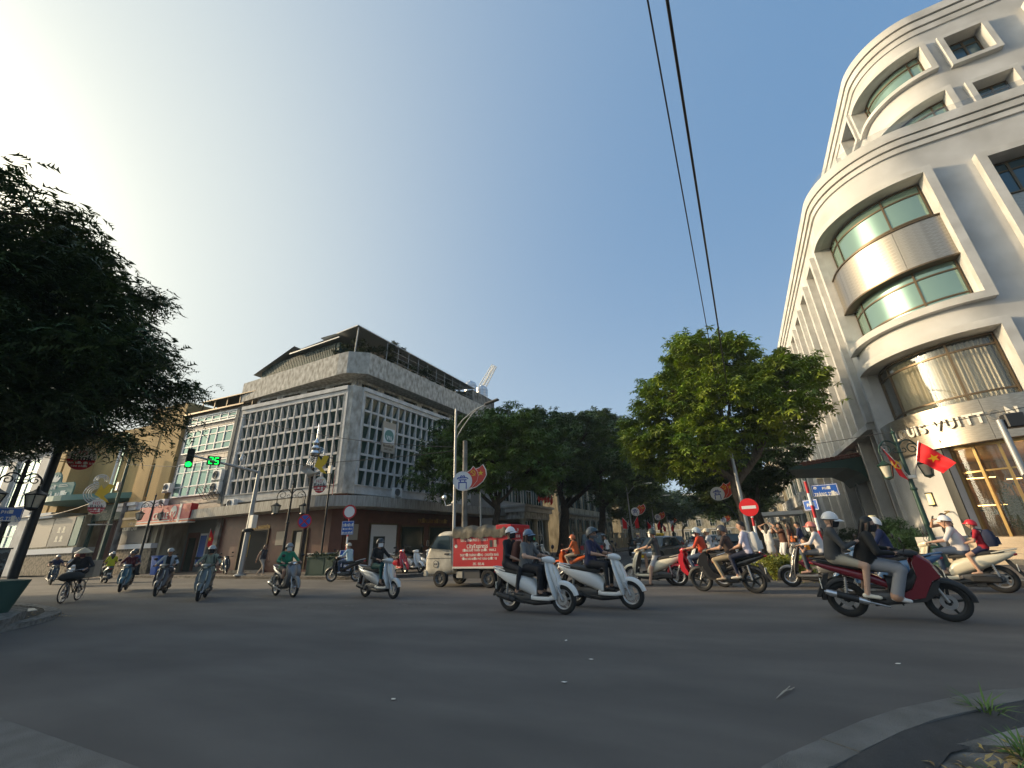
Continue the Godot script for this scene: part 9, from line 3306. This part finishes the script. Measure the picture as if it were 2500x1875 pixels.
	person("rider in beige cap helmet half hidden behind the red and black motorbikes", D.scooter_far, {"shirt": c.call(0.45, 0.45, 0.45), "pants": black, "helmet": "cap", "helmet_c": c.call(0.58, 0.5, 0.36), "mask": black}, b, "people on motorbikes")
	b = bike("retro_scooter", "rounded grey retro scooter with a mother and child at the right kerb", v3(1.55, 0, -14.35), 165.0, "paint_grey", "motorbikes riding through")
	person("woman in white jacket and pink cap helmet on the grey retro scooter", D.scooter, {"shirt": c.call(0.62, 0.58, 0.55), "pants": c.call(0.07, 0.08, 0.10), "sleeve": 1.9, "helmet": "cap", "helmet_c": c.call(0.58, 0.19, 0.15), "mask": white, "hair": hair, "shoe": c.call(0.4, 0.25, 0.2)}, b, "people on motorbikes")
	person("small child in orange vest standing in front of the woman in white", D.front_child, {"shirt": c.call(0.65, 0.26, 0.02), "pants": c.call(0.3, 0.05, 0.07), "sleeve": 0.2, "hair": c.call(0.03, 0.018, 0.012), "head": 1.25, "skin": c.call(0.5, 0.3, 0.2)}, b, "people on motorbikes")
	b = bike("scooter", "pale blue scooter almost hidden behind the dark red motorbike", v3(2.55, 0, -12.6), 168.0, "paint_blue", "motorbikes riding through")
	person("rider in navy padded jacket and white helmet beyond the black cloaked driver", D.scooter_far, {"shirt": c.call(0.018, 0.025, 0.075), "pants": navy, "sleeve": 1.9, "helmet": "open", "helmet_c": white, "mask": c.call(0.6, 0.5, 0.35)}, b, "people on motorbikes")
	b = bike("big_scooter", "cream white scooter with a woman and a schoolchild at the right edge", v3(4.15, 0, -13.9), 158.0, "paint_cream", "motorbikes riding through")
	person("woman in white shirt and blue jeans with a white helmet at the right edge", D.scooter_wide, {"shirt": c.call(0.66, 0.60, 0.56), "pants": jeans, "sleeve": 1.0, "helmet": "cap", "helmet_c": white, "hair": hair, "glasses": 1, "shoe": c.call(0.4, 0.28, 0.2), "skin": c.call(0.5, 0.3, 0.22)}, b, "people on motorbikes")
	person("schoolchild in red shirt and red helmet with a navy rucksack", D.pillion_child, {"shirt": c.call(0.38, 0.015, 0.025), "pants": navy, "sleeve": 0.8, "cut": 0.7, "helmet": "open", "helmet_c": c.call(0.55, 0.02, 0.03), "pack": c.call(0.012, 0.018, 0.05), "shoe": c.call(0.5, 0.32, 0.22), "skin": c.call(0.5, 0.3, 0.2)}, b, "people on motorbikes")
	b = bike("underbone", "orange motorbike partly hidden behind the man in the navy shirt", v3(-6.6, 0, -17.9), 176.0, "paint_orange", "motorbikes riding through")
	person("rider in orange leaning forward behind the man in the navy shirt", D.underbone, {"shirt": c.call(0.55, 0.12, 0.03), "pants": tan_, "sleeve": 0.8, "helmet": "open", "helmet_c": c.call(0.5, 0.13, 0.04)}, b, "people on motorbikes")
	b = bike("scooter", "dark scooter facing the camera beside the off-roader, rider in a green helmet", v3(-11.0, 0, -23.6), -80.0, "paint_black", "motorbikes down the side street")
	person("rider in white shirt and bright green helmet facing the camera", D.scooter_far, {"shirt": c.call(0.4, 0.4, 0.38), "pants": black, "sleeve": 1.2, "helmet": "cap", "helmet_c": c.call(0.03, 0.40, 0.12), "mask": black}, b, "people on motorbikes")
	var far := [[-2.7, -36.5, -84.0, "paint_black", "first of the far riders coming down the side street, in grey"], [-3.6, -39.5, -86.0, "paint_grey", "second of the far riders, to the left in dark blue"], [-2.0, -44.0, -84.0, "paint_white", "third of the far riders, to the right in white"], [-6.9, -33.0, -80.0, "paint_silver", "rider on a silver motorbike behind the walking man"]]
	for i in far.size():
		var q: Array = far[i]
		b = bike("scooter", "small distant motorbike of the " + q[4], v3(q[0], 0, q[1]), q[2], q[3], "motorbikes down the side street")
		person(q[4], D.scooter_far, {"shirt": [grey, navy, white, c.call(0.1, 0.1, 0.1)][i], "pants": black, "helmet": "cap", "helmet_c": [white, black, grey, c.call(0.2, 0.1, 0.1)][i], "mask": white}, b, "people on motorbikes")
	var row := [["retro_scooter", "paint_red", -15.7, -17.6, "dark red scooter, nearest of the parked row at the corner"], ["scooter", "paint_white", -15.1, -17.9, "first white scooter of the parked row at the corner"], ["scooter", "paint_white", -14.75, -18.6, "second white scooter of the parked row at the corner"], ["scooter", "paint_black", -15.0, -19.4, "black scooter behind the white ones of the parked row"], ["underbone", "paint_black", -16.2, -18.0, "black motorbike beside the dark red scooter in the parked row"], ["underbone", "paint_white", -14.7, -20.2, "white motorbike in the parked row partly behind the truck's cab"], ["scooter", "paint_grey", -14.6, -21.2, "grey scooter last of the parked row behind the truck"], ["scooter", "paint_black", -14.5, -27.4, "black scooter parked right of the truck under the tree"], ["underbone", "paint_black", -14.4, -28.4, "second dark motorbike parked right of the truck"], ["scooter", "paint_grey", -14.4, -29.4, "third dark scooter parked right of the truck"], ["underbone", "paint_black", -14.3, -30.5, "fourth dark motorbike parked right of the truck"], ["scooter", "paint_white", -14.3, -31.6, "pale scooter last in the row right of the truck"]]
	for i in row.size():
		var q: Array = row[i]
		bike(q[0], q[4], v3(q[2], 0.15, q[3]), -22.0 + 6.0 * sin(i * 2.0) if i < 7 else -4.0, q[1], "motorbikes parked on the pavement", 0.1)
	bike("scooter", "dark scooter parked against the brown wall by the mast", v3(-29.6, 0.15, -17.0), -24.0, "paint_black", "motorbikes parked on the pavement", 0.1)
	bike("underbone", "black motorbike parked behind the green barrier boxes", v3(-20.2, 0.15, -17.6), -10.0, "paint_black", "motorbikes parked on the pavement", 0.1)
	bike("scooter", "dark motor scooter parked before the grey shopfront behind the denim rider", v3(-35.4, 0.15, -16.6), -20.0, "paint_black", "motorbikes parked on the pavement", 0.1)
	var st := func(x: float, z: float, deg: float, y := 0.15) -> Transform3D: return Transform3D(Basis(Vector3.UP, deg_to_rad(deg)), v3(x, y, z))
	person("man in white T-shirt and black trousers walking across the side street", D.walk, {"shirt": white, "pants": black, "sleeve": 0.9, "hair": hair, "shoe": black}, st.call(-7.3, -26.0, 176.0, 0.0), "people on foot")
	person("striding person in dark vest and pale trousers on the pavement by the brown wall", D.walk, {"shirt": c.call(0.05, 0.05, 0.06), "pants": c.call(0.42, 0.36, 0.30), "sleeve": 0.15, "hair": brown, "long": 0.2, "shoe": tan_}, st.call(-24.4, -15.95, 10.0), "people on foot")
	person("girl in short white dress with raised arms under the bright tree", D.arms_up, {"shirt": c.call(0.66, 0.65, 0.60), "pants": c.call(0.66, 0.65, 0.60), "cut": 0.3, "sleeve": 0.2, "hair": hair, "long": 0.3, "shoe": black}, st.call(0.95, -22.6, 60.0), "people on foot")
	person("person in brown top holding a camera up, left of the tall man with the orange bag", D.photo, {"shirt": c.call(0.10, 0.04, 0.025), "pants": white, "sleeve": 1.2, "hair": hair, "long": 0.2, "shoe": white}, st.call(1.45, -21.9, 200.0), "people on foot")
	person("woman in brown top and wide white trousers beside the tall man", D.stand, {"shirt": c.call(0.12, 0.05, 0.035), "pants": c.call(0.55, 0.52, 0.46), "sleeve": 0.7, "hair": hair, "long": 0.25, "shoe": white}, st.call(1.75, -21.5, 150.0), "people on foot")
	var tall := person("tall man in navy shirt and jeans looking down at an orange bag", D.holding, {"shirt": navy, "pants": c.call(0.07, 0.12, 0.20), "sleeve": 0.9, "hair": hair, "shoe": white}, st.call(2.05, -21.3, 165.0), "people on foot")
	var ob := thing("orange_bag", "orange bag held by the tall man in jeans", "bag", tall.transform * v3(0.32, 0.86, 0.02))
	m = MB.new()
	m.cbox(v3(-0.09, 0.0, -0.16), v3(0.09, 0.24, 0.16), 0.03)
	m.tube([v3(0, 0.22, -0.1), v3(0, 0.34, -0.05), v3(0, 0.34, 0.05), v3(0, 0.22, 0.1)], 0.012, 5)
	part("bag", m, "orange", ob)
	person("dark-haired man in black behind the red and white pole", D.stand, {"shirt": black, "pants": c.call(0.03, 0.03, 0.035), "sleeve": 0.9, "hair": hair, "shoe": black}, st.call(2.75, -21.6, 200.0), "people on foot")
	person("person in cream bucket hat and dark coat before the clipped shrub", D.stand, {"shirt": c.call(0.02, 0.02, 0.025), "pants": black, "sleeve": 1.9, "helmet": "bucket", "helmet_c": c.call(0.62, 0.52, 0.30), "hair": hair, "shoe": black}, st.call(3.7, -17.6, -20.0), "people on foot")
	person("long-haired woman in dark sleeveless top holding a phone up by the store steps", D.photo, {"shirt": black, "pants": black, "sleeve": 0.1, "hair": hair, "long": 0.3, "shoe": black, "phone": "long-haired woman by the store steps", "skin": c.call(0.5, 0.28, 0.18)}, st.call(5.75, -18.6, 195.0), "people on foot")
# ------------------------------------------------------------------ small things on the ground
func small_things() -> void:
	var rng := RandomNumberGenerator.new()
	rng.seed = 91
	leafy("leaf_dry", 0.42, 0.31, 0.13, 0.3)
	leafy("leaf_yellow", 0.50, 0.42, 0.08, 0.5)
	leafy("leaf_weed", 0.10, 0.19, 0.03, 0.6)
	var scatter := func(called: String, label: String, cat: String, n: int, mat: String, area: Callable, s0: float, s1: float, y: float) -> void:
		var m := MB.new()
		leaf_blade(m, v3(-0.5, 0, 0), Vector3.RIGHT, Vector3.UP, 1.0, 0.32, 0.12)
		m.poly([v3(-0.8, 0.02, 0), v3(-0.5, 0, 0.02), v3(-0.5, 0, -0.02)], Vector3.UP)
		var mm := MultiMesh.new()
		mm.transform_format = MultiMesh.TRANSFORM_3D
		mm.use_colors = true
		mm.mesh = m.mesh()
		mm.instance_count = n
		for i in n:
			var p: Vector2 = area.call()
			var b := Basis(Vector3.UP, rng.randf() * TAU) * Basis(Vector3.RIGHT, rng.randf_range(-0.5, 0.5)) * Basis(Vector3.BACK, rng.randf_range(-0.3, 0.3))
			mm.set_instance_transform(i, Transform3D(b.scaled(Vector3.ONE * rng.randf_range(s0, s1)), v3(p.x, y + rng.randf() * 0.018, p.y)))
			var q := rng.randf_range(0.45, 1.2)
			mm.set_instance_color(i, Color(q, q * rng.randf_range(0.85, 1.05), q * rng.randf_range(0.7, 1.0)))
		var o := MultiMeshInstance3D.new()
		o.name = numbered(called)
		o.multimesh = mm
		o.material_override = mats[mat]
		o.set_meta("kind", "stuff")
		add_child(o)
		tag(o, label, cat)
	scatter.call("leaf_litter", "dry fallen leaves caught along the near kerb at the bottom right", "leaves", 210, "leaf_dry", func() -> Vector2:
		var t := rng.randf()
		var a := v2(0.28, -3.2).lerp(v2(1.75, -5.05), t)
		return a + v2(0.74, 0.67) * (absf(rng.randfn()) * 0.16 + 0.05) + v2(rng.randfn(), rng.randfn()) * 0.05, 0.035, 0.1, 0.088)
	scatter.call("leaf_litter", "pale yellow leaves scattered along the kerb before the white store", "leaves", 150, "leaf_yellow", func() -> Vector2:
		return v2(rng.randf_range(0.9, 6.0), 0.0) + v2(0, lerpf(-15.75, -14.3, 0.0) + rng.randfn() * 0.14 + 0.25), 0.05, 0.12, 0.006)
	scatter.call("leaf_litter", "brown leaves lying on the traffic island at the left", "leaves", 140, "leaf_dry", func() -> Vector2:
		return v2(rng.randf_range(-19.0, -14.4), 0.0) + v2(0, rng.randf_range(-5.2, -4.0)), 0.05, 0.11, 0.08)
	var tuft := func(label: String, at: Vector3, n: int, h: float) -> void:
		var o := thing("grass_tuft", label, "weed", at)
		var m := MB.new()
		for i in n:
			var a := rng.randf() * TAU
			var d := v3(cos(a), rng.randf_range(0.6, 2.4), sin(a)).normalized()
			leaf_blade(m, v3(cos(a), 0, sin(a)) * rng.randf() * 0.07, d, (Vector3.UP - d * d.y).normalized(), h * rng.randf_range(0.5, 1.0), 0.014, 0.35)
		part("blades", m, "leaf_weed_plain", o).set_meta("kind", "stuff")
		for i in 7:
			m = MB.new()
			var a := rng.randf() * TAU
			var d := v3(cos(a), 0.5, sin(a)).normalized()
			leaf_blade(m, v3(cos(a), 0.1, sin(a)) * 0.05, d, (Vector3.UP - d * d.y).normalized(), h * 0.45, 0.035, 0.3)
			part("leaf", m, "leaf_weed_plain", o)
	plain("leaf_weed_plain", 0.085, 0.16, 0.028, 0.6)
	tuft.call("spindly green weed growing over the near kerb at the bottom right", v3(1.28, 0.09, -4.7), 26, 0.24)
	tuft.call("bushy green weed on the broken paving at the right edge", v3(1.2, 0.09, -4.05), 44, 0.17)
	tuft.call("low grass tuft on the paving in the very bottom right corner", v3(0.98, 0.09, -3.55), 30, 0.16)
	var o := thing("dry_twig", "pale dry palm twig lying on the road before the near kerb", "twig", v3(0.05, 0.012, -5.1), 1.2)
	var m := MB.new()
	for k in 5:
		m.tube([v3(-0.2, 0, 0), v3(0.0, 0.012, rng.randf_range(-0.015, 0.015)), v3(rng.randf_range(0.1, 0.2), 0.004, rng.randf_range(-0.03, 0.03))], 0.004, 4)
	part("stalk", m, "poster_beige", o)
	for q in [[-1.93, -5.62, "left of the middle of the foreground road"], [-2.58, -6.5, "beyond the scooters' shadow in mid road"], [-1.92, -4.69, "nearest, in the middle of the foreground road"], [-3.24, -3.65, "low in the foreground near the bottom centre"], [1.2, -6.52, "by itself at the right of the road"]]:
		m = MB.new()
		m.t = Transform3D(Basis(Vector3.UP, q[0] * 3.0), Vector3.ZERO)
		leaf_blade(m, v3(-0.03, 0.01, 0), Vector3.RIGHT, Vector3.UP, 0.07, 0.045, 0.05)
		o = part("paper_scrap", m, "letter_white")
		o.position = v3(q[0], 0.004, q[1])
		tag(o, "tiny pale scrap on the road, " + q[2], "litter", "scraps on the road")
